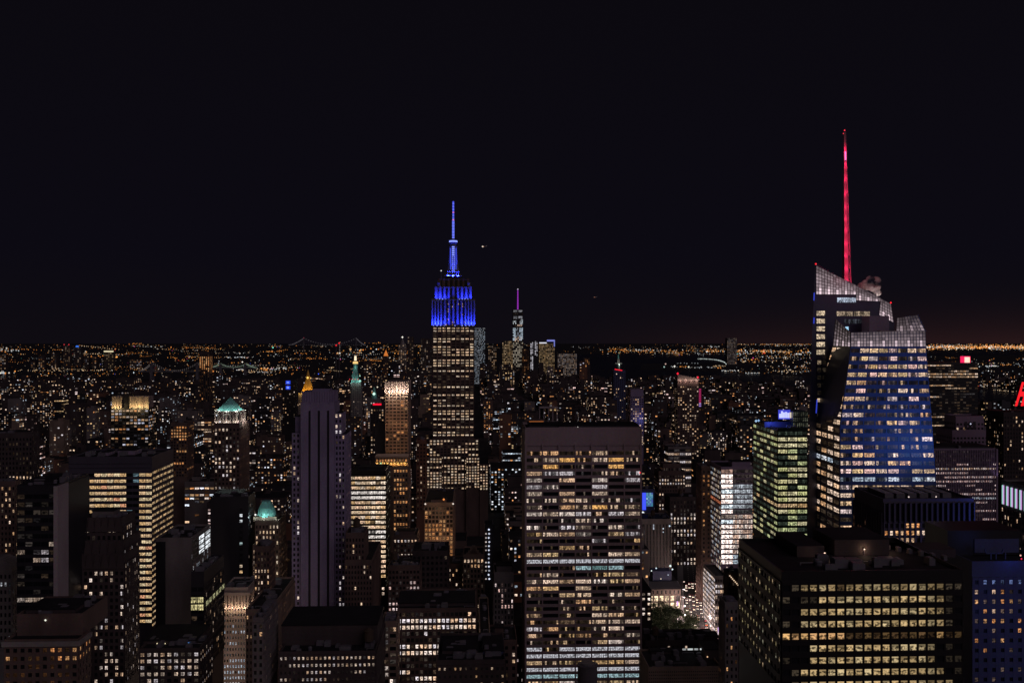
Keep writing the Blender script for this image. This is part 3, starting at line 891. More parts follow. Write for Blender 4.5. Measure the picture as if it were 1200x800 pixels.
# spire: a tapering lattice with pale panels on its left, floodlit red from inside
Ys = 572.0
sp, pn = MB(), MB()
def sw(y): return 1.45 * (y - 150) / (330 - 150) + .36    # half width in metres
def sx(y): return (988.4 - 1.5 * 0) + (y - 155) * (992.6 - 990.2) / 175 + 1.4
def sc(y): return lp(sx(y), y, Ys)
ys = [155, 176, 193, 209, 226, 242, 256, 270, 285, 299, 314, 329, 340]
for ya, yb_ in zip(ys, ys[1:]):
    A, B = sc(ya), sc(yb_)
    ra, rb = sw(ya), sw(yb_)
    cA = [(A[0] + sx_ * ra, A[1] + sy_ * ra, A[2]) for sx_, sy_ in ((-1, -1), (1, -1), (1, 1), (-1, 1))]
    cB = [(B[0] + sx_ * rb, B[1] + sy_ * rb, B[2]) for sx_, sy_ in ((-1, -1), (1, -1), (1, 1), (-1, 1))]
    for i in range(4):
        j = (i + 1) % 4
        sp.bar(cA[i], cB[i], .36); sp.bar(cB[i], cB[j], .34)
        if rb > .9: sp.bar(cA[i], cB[j], .26)
    # translucent-looking cladding panels on the left two thirds
    f0 = lambda r, P, t: (P[0] - r + 2 * r * t, P[1] - r - .05, P[2])
    t1 = .62 if ya > 225 else .95
    pn.face([f0(rb, B, 0.04), f0(rb, B, t1), f0(ra, A, t1), f0(ra, A, 0.04)])
    pn.face([(B[0] - rb - .05, B[1] + rb, B[2]), (B[0] - rb - .05, B[1] - rb, B[2]), (A[0] - ra - .05, A[1] - ra, A[2]), (A[0] - ra - .05, A[1] + ra, A[2])])
so = sp.build('spire', W['lattice'], BT)
pn.build('spire_panel', W['lattice'], so)
tip = sc(155)
m = MB(); m.bar(sc(156), (tip[0], tip[1], tip[2] + .8), .3); m.gem((tip[0], tip[1], tip[2] + 1.0), .5, 0, (1.5, .05, .1)); m.gem((tip[0] - .7, tip[1], tip[2] - .8), .4, 0, (1.2, .05, .1)); m.build('warning_light', LAMP, so)
RED = (1.0, 0.018, 0.11)
for ya, yb_ in zip(ys[:-1], ys[1:]):
    B = at(sx(yb_), yb_, Ys)
    r = sw(yb_)
    hh = (yb_ - ya) * Ys / F
    lamp('spire_lamp', (B[0] - r * .3, B[1] - r - 2.6, B[2] - .2), RED, 560 + 56 * hh * (1 + r * .5), BT, .25)
m = MB(); B = sc(188); m.bar((B[0], B[1] - .8, B[2]), (sc(178)[0], B[1] - .6, sc(178)[2]), .8, 0, (1.6, .25, .75)); m.build('spire_light', LAMP, so)
beacon(956, 309.3, Ya, BT, r=.55); beacon(1044, 354.6, Ya, BT, r=.55)
for (xa, ya, xb, yb_, Y) in ((957.5, 468, 956.5, 484, Yb + 24), (954.2, 343, 953.8, 352, Ya - .6), (954, 372, 953.7, 379, Ya - .6)):  # the first bar glows in place of a blue sign's reflection
    m = MB(); m.bar(lp(xa, ya, Y), lp(xb, yb_, Y), .5, 0, (.03, .05, .5)); m.build('light_or_reflection_strip', LAMP, BT)
lamp('billboard_glow', at(1185, 565, 466), (.10, .28, 1.0), 75000, BT, 6, 84, at(1050, 470, 522), 1.0)
lamp('crown_lamp', at(1002, 326, Ya - 14), (1.0, .1, .2), 1200, BT, 2)
# ------------------------------------------------------------------ front rows, left half
b = simple('stone_building', 'dark stone block with pale cornice and a row of orange windows, bottom left corner', 'building', 5, 92, 752, 430, xs=106,
       wall='brown_brick', fpx=9.6, bpx=8.2, p=.10, pal='amber', bright=.9, top=5, wf=.55, hf=.5, panes=2, tiers=[(20, 97, 722, 9, 30)],
       rows=[.72, .3, .05, .12, .08], mode='floors', run=.4, bulks=[(30, 88, 716, 14, 18, 'roof_bulkhead', 'dark_brick')], clutter=4, tl=False, done=False)
a, c = b.c
m = MB(); z0, z1 = b.z(757), b.z(751.5)
m.box(-.9 - a, b.w + .9 - a, -.9 - c, -c, z0, z1); m.box(b.w - a, b.w + .9 - a, -c, b.D - c, z0, z1)
b.part('cornice', m, W['limestone'])
m = MB(); m.gem(b.L(b.xloc(53, 8), 8.2, b.z(726, 9)), .55, 0, (.95, .95, .8)); b.part('roof_lamp', m, LAMP)
b.finish()
b = simple('brick_skyscraper', 'dark brown stepped brick tower with paired white windows', 'skyscraper', 73, 146, 652, 500, xs=163, wall='dark_brick',
       fpx=7.9, bpx=6.2, p=.36, pal='white', wf=.56, hf=.55, dim=.05, top=8, tiers=[(80, 145, 636, 3, 26), (95, 143, 609, 6, 20)], panes=2, bulks=[(108, 133, 599, 10, 9, 'roof_bulkhead', 'grey_stone')], done=False)
a, c = b.c                                                       # pointed stone battlements round the two upper steps
for (xl, xr, yt, dep, n) in ((80, 145, 636, 3, 7), (95, 143, 609, 6, 6), (73, 146, 652, 0, 8)):
    x0, x1 = b.xloc(xl, dep), b.xloc(xr, dep)
    for k in range(n):
        x = x0 + (x1 - x0) * (k + .5) / n
        b.mb.hexa([(x - 2.0 - a, dep - .8 - c, b.z(yt + 14, dep)), (x + 2.0 - a, dep - .8 - c, b.z(yt + 14, dep)), (x + 2.0 - a, dep - c, b.z(yt + 14, dep)), (x - 2.0 - a, dep - c, b.z(yt + 14, dep))],
                  [(x - .9 - a, dep - .8 - c, b.z(yt - 3, dep)), (x + .9 - a, dep - .8 - c, b.z(yt - 3, dep)), (x + .9 - a, dep - c, b.z(yt - 3, dep)), (x - .9 - a, dep - c, b.z(yt - 3, dep))], 0)
b.finish()

# bright ribbon-window slab
b = Bld('office_tower', 'wide slab with bright yellow ribbon windows on every floor, behind the stepped brick tower', 'skyscraper', 80.5, 178, 640, xs=203, wall='dark_metal', seed=3)
b.mats[0] = wallmat('dark_cladding', (0.085, 0.075, 0.10), rough=.5, var=.15)
t0 = b.tier(ytop=537)
def cl(i, j):
    r = b.rng
    if j == 0 and i in (3,): return None
    if i in (9, 10) : return mulc((.3, .5, .6), r.choice((0, 0, .02, .3))) if r.random() < .4 else None
    col = (.95, .45, .25) if r.random() < .04 else r.choice(PAL['yellow'] + [(.95, .74, .45)])
    return [mulc(col, r.uniform(.55, 1.0)) for _ in range(5)]
b.fac('F', t0, cl, nx=13, fh=7.15 * 640 / F, yt=553, yb=735, wf=.95, hf=.5, rp=.25, rs=.45)
b.fac('R', t0, lambda i, j: [mulc(b.rng.choice(PAL['yellow']), b.rng.choice((.1, .5, .7, .8, .3))) for _ in range(3)], nx=6, fh=7.15 * 640 / F, yt=551, yb=735, wf=.95, hf=.4, rp=.25, rs=.45)
a, c = b.c
for y in (542.5, 547.5): b.mb.box(-a, b.w - a, -.4 - c, -c, b.z(y + .6), b.z(y - .6), 0)
b.bulk(119, 127, 530, 14, 12, wall='violet_metal'); b.bulk(138, 158, 528, 18, 14, wall='violet_metal')
b.clutter(5, t0); b.finish()

b = Bld('office_tower', 'dark glass tower with a plain pale concrete corner strip, near the left edge', 'skyscraper', 20, 66.5, 470, xs=104, wall='dark_metal', seed=4)
b.mats.append(W['pale_concrete'])
t0 = b.tier(ytop=571)
a, c = b.c
b.fac('F', t0, lit_floors(b.rng, [.1, .05, .2, .02, .05, .1, .5, .1, .4, .15, .3, .02, .7, .25, .05, .3, .1, .05], 'white', .7, 3, .3, .6), nx=5, fh=9.3 * 470 / F, yt=577, yb=716, wf=.95, hf=.55, rp=.2, rs=.3)
b.mb.box(b.w - a, b.w + .5 - a, b.D * .30 - c, b.D - c, 0, b.z(571), 0)
b.mb.box(b.w - a - 1.2, b.w + .8 - a, -.8 - c, b.D * .30 - c, 0, b.z(571) + .6, 2)
b.clutter(4, t0); b.bulk(30, 60, 566, 10, 16); b.finish()

simple('brick_building', 'dark brick building with a few white windows, half out of the left edge', 'building', -18, 38, 509, 760, xs=46, wall='dark_brick', fpx=5.6, bpx=4, p=.10,
       rows=[0, 0, .02, .05, .02, .1, .3, .5, .2, .5, .1, .1, .05, .2], mode='floors', pal='warm', yb=600, bulks=[(-5, 30, 506, 8, 10)])
simple('brick_building', 'brown brick block with white window columns, below the dark left-edge building', 'building', -25, 18, 566, 600, xs=24, wall='brown_brick', fpx=6.6, bpx=4.4, p=.28, pal='warm', yb=660)
b = simple('stone_building', 'grey stone building with arched gable top and colonnade at the left edge', 'building', -30, 14, 668, 520, xs=21, wall='limestone', fpx=9, bpx=5, p=.2, pal='cool', bright=.5, yb=760, clutter=0, done=False)
a, c = b.c
prev = None
n = 10
for k in range(n):                                               # curved gable
    t0_, t1_ = math.pi * k / n, math.pi * (k + 1) / n
    x0, x1 = b.w / 2 - math.cos(t0_) * b.w / 2, b.w / 2 - math.cos(t1_) * b.w / 2
    h0, h1 = b.top + math.sin(t0_) * 6.0, b.top + math.sin(t1_) * 6.0
    b.mb.hexa([(x0 - a, .3 - c, b.top), (x1 - a, .3 - c, b.top), (x1 - a, 12 - c, b.top), (x0 - a, 12 - c, b.top)],
              [(x0 - a, .3 - c, h0 + .05), (x1 - a, .3 - c, h1 + .05), (x1 - a, 12 - c, h1 + .05), (x0 - a, 12 - c, h0 + .05)], 0)
b.finish()

# the tower with the green copper pyramid
b = simple('stone_tower', 'slim brown stone tower with white-lit drum and green copper pyramid roof', 'skyscraper', 251, 281, 497, 850, xs=292, wall='brown_brick', fpx=4.85, bpx=4.2, mode='floors', pal='white',
       rows=[.3, .25, .3, .3, .35, .4, .25, .35, .25, .9, .3, .1, .05, .08, .1, .3, .5, .15, .3, .3], run=.3, wf=.5, hf=.55, yb=590, spal='warm', sp=.7, top=4, clutter=0, done=False)
a, c = b.c
xc, yc = b.xloc(270, b.D / 2) - a, 0.0
zd0, zd1, zp = b.z(497), b.z(481.5, b.D / 2), b.z(466, b.D / 2)
rr = (b.w + 1.5) / 2 * 1.13
m = MB(); m.prism(xc, yc, zd0, zd1, rr, rr * .97, 8, a0=math.pi / 8)
for k in range(24):
    t = 2 * math.pi * k / 24
    m.bar((xc + rr * math.cos(t) * .97, yc + rr * math.sin(t) * .97, zd0 + 1), (xc + rr * math.cos(t) * .97, yc + rr * math.sin(t) * .97, zd1 - .5), .75)
m.prism(xc, yc, zd1, zd1 + .8, rr * 1.04, rr * 1.04, 8, a0=math.pi / 8)
dr = b.part('drum', m, W['cream_stone'])
m = MB()
for k in range(8):
    t = -math.pi / 2 + (k - 3.5) * .22
    m.box(xc + rr * math.cos(t) - .45, xc + rr * math.cos(t) + .45, yc + rr * math.sin(t) - .15, yc + rr * math.sin(t) + .1, zd0 + 2.6, zd1 - 2.4, 0, (.0, .0, .0))
m.build('arch_opening', LAMP, dr)
m = MB(); r0 = rr * .82
for k in range(16):
    t0_, t1_ = 2 * math.pi * k / 16, 2 * math.pi * (k + 1) / 16
    for (ra, za), (rb, zb) in (((r0, zd1 + .8), (r0 * .62, zd1 + (zp - zd1) * .5)), ((r0 * .62, zd1 + (zp - zd1) * .5), (r0 * .12, zp - 1)), ((r0 * .12, zp - 1), (.1, zp + 1))):
        m.face([(xc + ra * math.cos(t0_), yc + ra * math.sin(t0_), za), (xc + ra * math.cos(t1_), yc + ra * math.sin(t1_), za), (xc + rb * math.cos(t1_), yc + rb * math.sin(t1_), zb), (xc + rb * math.cos(t0_), yc + rb * math.sin(t0_), zb)])
    if k % 2 == 0: m.bar((xc + r0 * math.cos(t0_), yc + r0 * math.sin(t0_), zd1 + .8), (xc + .2 * math.cos(t0_), yc + .2 * math.sin(t0_), zp), .7)
b.part('roof', m, W['copper'])
for k in range(7):
    t = -math.pi / 2 + (k - 3) * .62
    p = b.W(xc + a + (rr * 1.02) * math.cos(t), yc + c + (rr * 1.02) * math.sin(t), zd1 + 1.5)
    lamp('floodlight', p, (.80, 1.0, .95), 850, b.root, .5)
    p = b.W(xc + a + (rr + 2.2) * math.cos(t), yc + c + (rr + 2.2) * math.sin(t), zd0 + 1.0)
    lamp('floodlight', p, (1.0, .95, .86), 900, b.root, .5)
for px, py in ((257.5, 481), (254, 486.5), (258, 494), (280, 480)):
    m = MB(); m.gem(b.L(b.xloc(px, 1), .2, b.z(py)), .75, 0, (1.0, 1.0, 1.1)); b.part('roof_lamp', m, LAMP)
b.finish()

b = Bld('office_tower', 'black slab with one column of lit windows, in front of the copper pyramid tower', 'skyscraper', 246.5, 291, 640, xs=299, wall='dark_metal')
t0 = b.tier(ytop=584); a, c = b.c
b.fac('F', (b.xloc(280, 0), b.xloc(285, 0), -.02, b.D, 0, b.top), lambda i, j: mulc(b.rng.choice([(.9, .7, .5), (.6, .8, .8), (.95, .6, .3), (.8, .85, .9)]), b.rng.uniform(.4, .9)) if b.rng.random() < .62 else None, nx=1, fh=6.6 * 640 / F, yt=594, yb=690, wf=.7, hf=.5, rp=.2, rs=.2)
b.fac('R', t0, lambda i, j: mulc((.8, .6, .5), .3) if b.rng.random() < .08 else None, nx=6, fh=6.6 * 640 / F, yt=590, yb=690, wf=.5, hf=.5, rp=.2, rs=.2)
m = MB(); m.box(b.xloc(250, 8) - a, b.xloc(284, 8) - a, 8 - c, 26 - c, b.top, b.top + 2.2); b.part('roof_bulkhead', m, W['dark_metal'])
b.clutter(4); b.finish()
b = simple('office_tower', 'plain windowless grey slab with a bright white corner window near its top', 'skyscraper', 183, 224, 632, 560, xs=246, wall='grey_stone', front=False, fpx=7.5, bpx=5, p=.22, pal='cool', bright=.8, top=2, wf=.8, hf=.7, yb=740, sp=1.0, dim=.05, done=False, lo=.2)
a, c = b.c
b.mb.box(-a - .02, b.xloc(194, 0) - a, -.5 - c, -c, 0, b.top - 1.2, 1)
b.fac('R', (0, b.w + .5, 0, b.D, b.z(657), b.z(634)), lambda i, j: mulc((.9, .95, 1.0), b.rng.uniform(.6, 1.05)) if i >= 1 else None, nx=3, ny=4, wf=.9, hf=.75, rp=.15, rs=.15)
b.finish()
b = simple('glass_building', 'low dark glass building with one lit yellow floor, beside the plain grey slab', 'building', 224, 239, 672, 510, xs=262, wall='dark_metal', fpx=8.5, bpx=6, p=.10, pal='warm', bright=.5, panes=2, wf=.9, hf=.6, yb=790, done=False, dim=.2, top=14)
b.fac('F', (0, b.w, -.5, b.D, b.z(715), b.z(698)), lambda i, j: [mulc((.85, .74, .36), b.rng.uniform(.5, .9)) for _ in range(3)], nx=2, ny=2, wf=.95, hf=.8, rp=.5, rs=.5)
b.fac('R', (0, b.w + .5, 0, b.D, b.z(712), b.z(704)), lambda i, j: [mulc((.62, .60, .32), b.rng.uniform(.5, .8)) for _ in range(3)], nx=6, ny=1, wf=.95, hf=.8, rp=.5, rs=.5)
b.finish()
b = simple('office_building', 'squat dark block with rows of paired warm windows and a flat black roof', 'building', 163, 234, 762, 470, xs=249, wall='dark_brick', fpx=7.6, bpx=7.6, p=.6, pal='white', bright=.85, panes=2, wf=.6, hf=.55, mode='floors', rows=[.8, .75, .9, .7, .6, .8], run=.5, top=1, sp=.6, clutter=6,
       bulks=[(168, 230, 752, 10, 26, 'roof_bulkhead', 'dark_brick')], done=False)
for px in (184, 193, 203, 212):
    m = MB(); m.gem(b.L(b.xloc(px, 9), 9.3, b.z(754, 9)), .45, 0, (.95, .8, .5)); b.part('roof_lamp', m, LAMP)
m = MB(); m.gem(b.L(b.xloc(221, 9), 9.3, b.z(754, 9)), .45, 0, (.15, .4, 1.0)); b.part('roof_lamp', m, LAMP)
b.finish()
# cream tower with lit colonnade
b = simple('stone_building', 'cream stone building with a lit colonnade under its cornice', 'building', 262, 291, 690, 600, xs=302, wall='cream_stone', fpx=6.7, bpx=3.2, p=.10, pal='cool', bright=.65, top=20, wf=.5, hf=.5, mode='floors', rows=[0, .1, .02, .05, .3, .1, .4, .3, .1, .9], run=.3, clutter=2, done=False, dim=.3)
a, c = b.c
m = MB()
for k in range(9):
    x = b.w * k / 8
    m.box(x - .5 - a, x + .5 - a, -1.1 - c, -c, b.z(711), b.z(697))
for k in range(1, 8):
    y = b.D * k / 7
    m.box(b.w - a, b.w + 1.1 - a, y - .5 - c, y + .5 - c, b.z(711), b.z(697))
m.box(-1.4 - a, b.w + 1.4 - a, -1.4 - c, b.D - c, b.z(697), b.z(693.5)); m.box(-1.0 - a, b.w + 1.0 - a, -1.0 - c, b.D - c, b.z(712.5), b.z(711))
b.part('colonnade', m, W['cream_stone'])
for k in range(4):
    lamp('cornice_lamp', b.W(b.w * (k + .5) / 4, -2.6, b.z(711.5)), (1.0, .74, .5), 420, b.root, .3)
for k in range(3):
    lamp('cornice_lamp', b.W(b.w + 2.6, b.D * (k + .5) / 3, b.z(711.5)), (1.0, .74, .5), 420, b.root, .3)
lamp('street_glow_lamp', b.W(b.w * .5, -42, b.z(765)), (1.0, .76, .62), 12000, b.root, 3)
b.finish()
# green-domed tower by the violet skyscraper
b = simple('stone_tower', 'tan stepped stone tower with small green copper dome and warm windows', 'skyscraper', 296, 327, 640, 640, xs=336, wall='tan_brick', fpx=6.3, bpx=4.2, p=.5, pal='cream', bright=.9, wf=.45, hf=.55, tiers=[(299, 327, 611, 3, 22)], sp=.7, clutter=0, done=False, yb=790)
a, c = b.c
xc, yc = b.xloc(312.5, 12) - a, 12 - c
z0, z1 = b.z(604, 12), b.z(586, 12)
m = MB(); m.box(xc - 7.5, xc + 7.5, yc - 6, yc + 6, b.top, z0 + .4); b.part('penthouse', m, W['tan_brick'])
m = MB()
prof = [(6.4, 0), (6.0, .25), (5.0, .55), (3.6, .8), (3.2, .93), (2.6, 1.0)]
for (r0, ta), (r1, tb) in zip(prof, prof[1:]): m.prism(xc, yc, z0 + (z1 - z0) * ta, z0 + (z1 - z0) * tb, r0, r1, 16)
b.part('dome', m, W['copper'])
for dx in (-8, 0, 8): lamp('floodlight', b.W(xc + a + dx, yc + c - 9, z0 + .6), (.75, 1.0, .97), 700, b.root, .4)
m = MB(); m.gem((xc - 6.3, yc - 5, z0 + 1.6), .8, 0, (1.0, 1.0, .95)); b.part('roof_lamp', m, LAMP)
b.finish()
simple('brick_building', 'brown brick wing with small warm windows, at the foot of the small copper dome tower', 'building', 298, 316, 642, 560, xs=322, wall='brown_brick', fpx=6.8, bpx=3.6, p=.45, pal='warm', yb=760, wf=.5)
simple('brick_building', 'low tan building with stepped roof, left of the violet skyscraper foot', 'building', 288, 317, 716, 520, xs=345, wall='tan_brick', fpx=7.6, bpx=4.2, p=.15, pal='warm', wf=.4, sp=1.5)
simple('stone_building', 'pale narrow stone building end at the bottom beside the cream colonnade building', 'building', 296, 309, 726, 420, xs=325, wall='grey_stone', fpx=9, bpx=6, p=.1, pal='warm')
simple('brick_building', 'brown brick building on the right shoulder of the violet skyscraper', 'building', 404, 436, 658, 600, xs=446, wall='brown_brick', fpx=6.2, bpx=3.6, p=.06, pal='warm', wf=.5, hf=.55, tiers=[(405, 427, 626, 3, 20)], yb=735, dim=.03, tanks=[(418, 12)])

# bright ribbon building
b = Bld('office_tower', 'tower of glowing white ribbon windows with a dark right side, right of the violet skyscraper', 'skyscraper', 410, 452, 760, xs=457, wall='bronze', seed=14)
t0 = b.tier(ytop=553)
rowb = [.9, .95, 1, 1, .9, 1, .85, .95, 1, .7, .9, .85, 1, 1, .7, .95, .9, .95, .8, .9, .85, .9, .95, .7, .6, .4]
def br(i, j):
    r = b.rng
    col = (.92, .84, .78) if j in (3, 4, 11, 12) else r.choice(PAL['cream'] + PAL['yellow'][:1])
    if r.random() > rowb[j % len(rowb)]: return [mulc(col, r.uniform(.05, .35)) for _ in range(3)]
    k = 1.25 if i > 3 else .95
    return [mulc(col, k * r.uniform(.55, 1.0)) for _ in range(3)]
b.fac('F', t0, br, nx=7, fh=5.75 * 760 / F, yt=557, yb=680, wf=.97, hf=.58, rp=.2, rs=.45)
b.fac('F', t0, lit_rand(b.rng, .45, 'warm', .9), nx=7, fh=5.75 * 760 / F, yt=681, yb=740, wf=.5, hf=.55, rp=.3, rs=.3)
b.fac('R', t0, lambda i, j: mulc((.9, .78, .6), b.rng.choice((.02, .05, .3, .5))), nx=4, fh=5.75 * 760 / F, yt=557, yb=690, wf=.9, hf=.3, rp=.2, rs=.45)
b.bulk(420, 448, 548, 8, 16, wall='dark_metal'); b.finish()

# bottom centre-left
b = simple('office_building', 'broad dark building with a deep black roof and rows of small white windows', 'building', 327, 440, 766, 430, D=46, wall='dark_brick', fpx=8.3, bpx=5.0, mode='floors', pal='white', bright=.6, rows=[.85, .8, .3, .5, .85], wf=.5, hf=.42, top=1, run=.6, clutter=7,
       bulks=[(330, 442, 733, 12, 30, 'roof_bulkhead', 'dark_brick'), (340, 360, 729, 30, 8)], tanks=[(432, 8)])
simple('brick_building', 'tan corner building with paired bright windows and a rounded parapet edge', 'building', 447, 465, 730, 480, xs=468, wall='tan_brick', fpx=7.6, bpx=8.5, p=.45, pal='white', bright=1.0, panes=2, wf=.8, hf=.6, dim=.3)
simple('office_building', 'broad brick loft building with rows of bright white square windows', 'building', 465.5, 558, 715, 520, D=40, wall='brown_brick', fpx=7.5, bpx=5.0, mode='floors', pal='white', bright=1.1, rows=[.25, 1, .95, .45, .25, .75, .65, .25, .1, .3, .2, .35], run=.75, wf=.72, hf=.6, top=1, lo=.6,
       bulks=[(466, 556, 709, 8, 24, 'roof_bulkhead', 'dark_brick')], clutter=5)
simple('brick_building', 'dark building with a blue-black roof at the bottom, below the bright square windows', 'building', 512, 592, 776, 440, D=40, wall='dark_brick', fpx=9, bpx=6, p=.22, pal='warm', bright=.6, wf=.4, hf=.35, clutter=8, bulks=[(518, 560, 770, 12, 16, 'roof_bulkhead', 'dark_brick'), (566, 590, 768, 10, 22, 'roof_bulkhead', 'navy')])
simple('brick_building', 'small brown building with two lit windows and roof shed, beside the gridded slab', 'building', 556, 606, 752, 560, D=30, wall='brown_brick', fpx=8, bpx=8, p=.25, pal='warm', wf=.4, bulks=[(580, 590, 736, 8, 8)], clutter=4)
simple('brick_building', 'pale blank brick shaft standing between two brown buildings, left of the gridded slab', 'building', 561, 572, 701, 600, xs=575, wall='tan_brick', front=False, side=False, clutter=1)
simple('brick_building', 'brown block with pinkish window rows, below the orange grid building', 'building', 455, 492, 664, 640, D=30, wall='brown_brick', fpx=6.2, bpx=4.0, mode='floors', rows=[.05, .1, .5, .7, .6, .1, .8, .3], pal='pink', wf=.6, hf=.5, yb=740, tanks=[(462, 8)])
simple('brick_building', 'plain dark brick cube with a blank front, under the orange grid building', 'building', 483, 525, 647, 660, D=30, wall='dark_brick', fpx=6.5, bpx=5.2, p=.02, dim=.02, pal='warm', yb=740, clutter=4)
simple('brick_building', 'brick building with penthouse row of white lit windows, right of the glowing ribbon tower', 'building', 461, 489, 628, 760, D=28, wall='brown_brick', fpx=5.5, bpx=3.8, mode='floors', rows=[.7, .1, .05, .3, .1], pal='white', wf=.5, yb=700, bulks=[(466, 486, 622, 6, 10)])
b = simple('apartment_block', 'pale concrete grid block with dim amber windows in the middle of the city', 'building', 497.5, 531, 590, 800, xs=533, wall='tan_brick', fpx=5.0, bpx=4.15, mode='floors', rows=[.25, .25, .25, .35, .8, .8, .85, .85, .85, .8, .85, .9, .9, .6, .8, .8], pal='amber', bright=.62, run=.2, wf=.72, hf=.66, rp=.5, rs=.3, yb=665, done=False, lo=.3, bulks=[(505, 523, 585, 6, 10)])
m = MB(); m.gem(b.L(b.xloc(520, 4), 4, b.z(586)), 1.0, 0, (.9, .3, .08)); b.part('roof_lamp', m, LAMP)
for px in (498.5, 531):
    m = MB(); m.gem(b.L(b.xloc(px, 0), -.8, b.z(590)), .8, 0, (1.0, .85, .75)); b.part('roof_lamp', m, LAMP)
lamp('facade_lamp', b.W(b.w / 2, -14, b.z(640)), (1.0, .6, .35), 3200, b.root, 3); lamp('facade_lamp', b.W(b.w / 2, -14, b.z(600)), (1.0, .6, .35), 1500, b.root, 3)
b.finish()
b = simple('stone_building', 'narrow stone building with ornate pointed gable, below the amber grid block', 'building', 543, 567, 651, 680, D=26, wall='tan_brick', fpx=5.9, bpx=3.9, mode='floors', rows=[.6, .75, .2, .35, .5, .2, .7, .3, .1], pal='warm', wf=.55, hf=.6, yb=730, done=False, clutter=0)
a, c = b.c
xm = b.w / 2 - a
for hw, yy in ((5.2, 648), (3.8, 645), (2.4, 642), (1.2, 639.5)): b.mb.box(xm - hw, xm + hw, .2 - c, 3 - c, b.top - 1, b.z(yy))
b.finish()
simple('brick_building', 'brown building with one lit column, left of the ornate gabled building', 'building', 525, 545, 662, 700, D=26, wall='brown_brick', fpx=5.6, bpx=4.4, p=.2, pal='warm', wf=.45, yb=735)
simple('stone_building', 'grey stone block with pale cornice and a few pink windows, near the gridded slab', 'building', 579, 602, 672, 640, D=26, wall='limestone', fpx=6.3, bpx=4.1, p=.2, pal='pink', wf=.45, hf=.6, yb=740, top=10, bulks=[(582, 600, 663, 5, 12, 'roof_bulkhead', 'grey_stone')])
# the string of work lamps on a building under construction
b = simple('unfinished_building', 'thin unfinished building with a vertical string of white work lamps', 'building', 568, 578, 616, 760, D=18, wall='dark_metal', fpx=4.5, bpx=10, p=.0, dim=0, front=False, side=False, done=False, clutter=0)
for k in range(13):
    m = MB(); m.gem(b.L(b.w * .5 + b.rng.uniform(-.3, .3), -.8, b.z(620 + k * 4.8)), .85, 0, mulc((.85, .9, 1.1), b.rng.uniform(.4, 1.1))); b.part('work_lamp', m, LAMP)
    if b.rng.random() < .6:
        m = MB(); m.gem(b.L(b.w * .15, -.8, b.z(620 + k * 4.8)), .7, 0, mulc((.95, .8, .75), b.rng.uniform(.3, .9))); b.part('work_lamp', m, LAMP)
b.finish()

# tower with floodlit orange-brown shaft and white crown
b = simple('office_tower', 'slim orange-lit grid tower with white floodlit fins at its crown', 'skyscraper', 451.5, 478, 460, 960, xs=481, wall='tan_brick', fpx=3.95, bpx=4.4, p=.10, pal='amber', bright=.8, wf=.74, hf=.55, rp=.6, rs=.35, yb=534, dim=.3, done=False, clutter=0, top=1)
a, c = b.c
m = MB(); m.box(.6 - a, b.w - .6 - a, .6 - c, b.D - c, b.top, b.z(447.5))
for k in range(7):
    x = b.w * k / 6; m.box(x - .7 - a, x + .7 - a, -.6 - c, .6 - c, b.top - .5, b.z(446.8))
for k in range(1, 4):
    y = b.D * k / 3; m.box(b.w - .6 - a, b.w + .5 - a, y - .6 - c, y + .6 - c, b.top, b.z(446.8))
b.part('crown', m, W['cream_stone'])
for k in range(6): lamp('floodlight', b.W(b.w * (k + .5) / 6, -4.6, b.top + .7), (1.0, .82, .68), 1800, b.root, .4)
for k in range(4): lamp('facade_lamp', b.W(b.w * (k + .5) / 4, -6, b.z(533)), (1.0, .52, .26), 800, b.root, .8, 100, b.W(b.w * (k + .5) / 4, 0, b.z(505)))
for k in range(3): lamp('facade_lamp', b.W(b.w * (k + .5) / 3, -9, b.z(497)), (1.0, .52, .26), 750, b.root, .8)
for k in range(3): lamp('facade_lamp', b.W(b.w * (k + .5) / 3, -9, b.z(474)), (1.0, .50, .26), 500, b.root, .8)
b.finish()
# low building with the gold lit loggia in front of it
b = simple('stone_building', 'low building with a golden floodlit loggia and an orange lit floor, under the orange-lit tower', 'building', 461, 478, 548, 900, xs=481, wall='tan_brick', fpx=5.2, bpx=3.4, p=.8, pal='amber', bright=.85, wf=.6, hf=.55, yb=620, top=1, clutter=0, done=False, sp=.4,
       tiers=[(440, 477.5, 536, 7, 22)], mode='floors', rows=[.9, .8, .5, .6, .5, .3, .6, .5, .5, .4, .5, .6])
a, c = b.c
m = MB(); x0, x1 = b.xloc(439.5, 6.4), b.xloc(478.5, 6.4)
m.box(x0 - a, x1 - a, 5.5 - c, 24 - c, b.z(537), b.z(535.2)); m.box(x0 - a, x1 - a, 5.5 - c, 7 - c, b.z(546.2), b.z(545))
for k in range(10):
    x = x0 + (x1 - x0) * (k + .3) / 9.6; m.box(x - .35 - a, x + .35 - a, 5.7 - c, 6.4 - c, b.z(545), b.z(537))
b.part('loggia', m, W['cream_stone'])
for k in range(9): lamp('floodlight', b.W(x0 + (x1 - x0) * (k + .7) / 9.6, 5.0, b.z(544)), (1.0, .52, .12), 520, b.root, .3)
m = MB()
for k in range(9): m.gem(b.L(x0 + (x1 - x0) * (k + .7) / 9.6, 5.6, b.z(543.5)), .9, 0, (1.1, .62, .16) if k != 1 else (.6, .95, .5))
b.part('loggia_lamps', m, LAMP); b.finish()
simple('office_tower', 'blank pale slab standing just left of the orange-lit tower', 'building', 439, 450.5, 496, 1000, D=20, wall='grey_stone', front=False, side=False, clutter=2)
simple('brick_building', 'dark tower with floodlit red lamp, between the orange-lit tower and the blue-crowned skyscraper', 'building', 488, 499, 516, 1010, D=20, wall='red_brick', fpx=4.4, bpx=3.2, p=.12, pal='warm', yb=600)

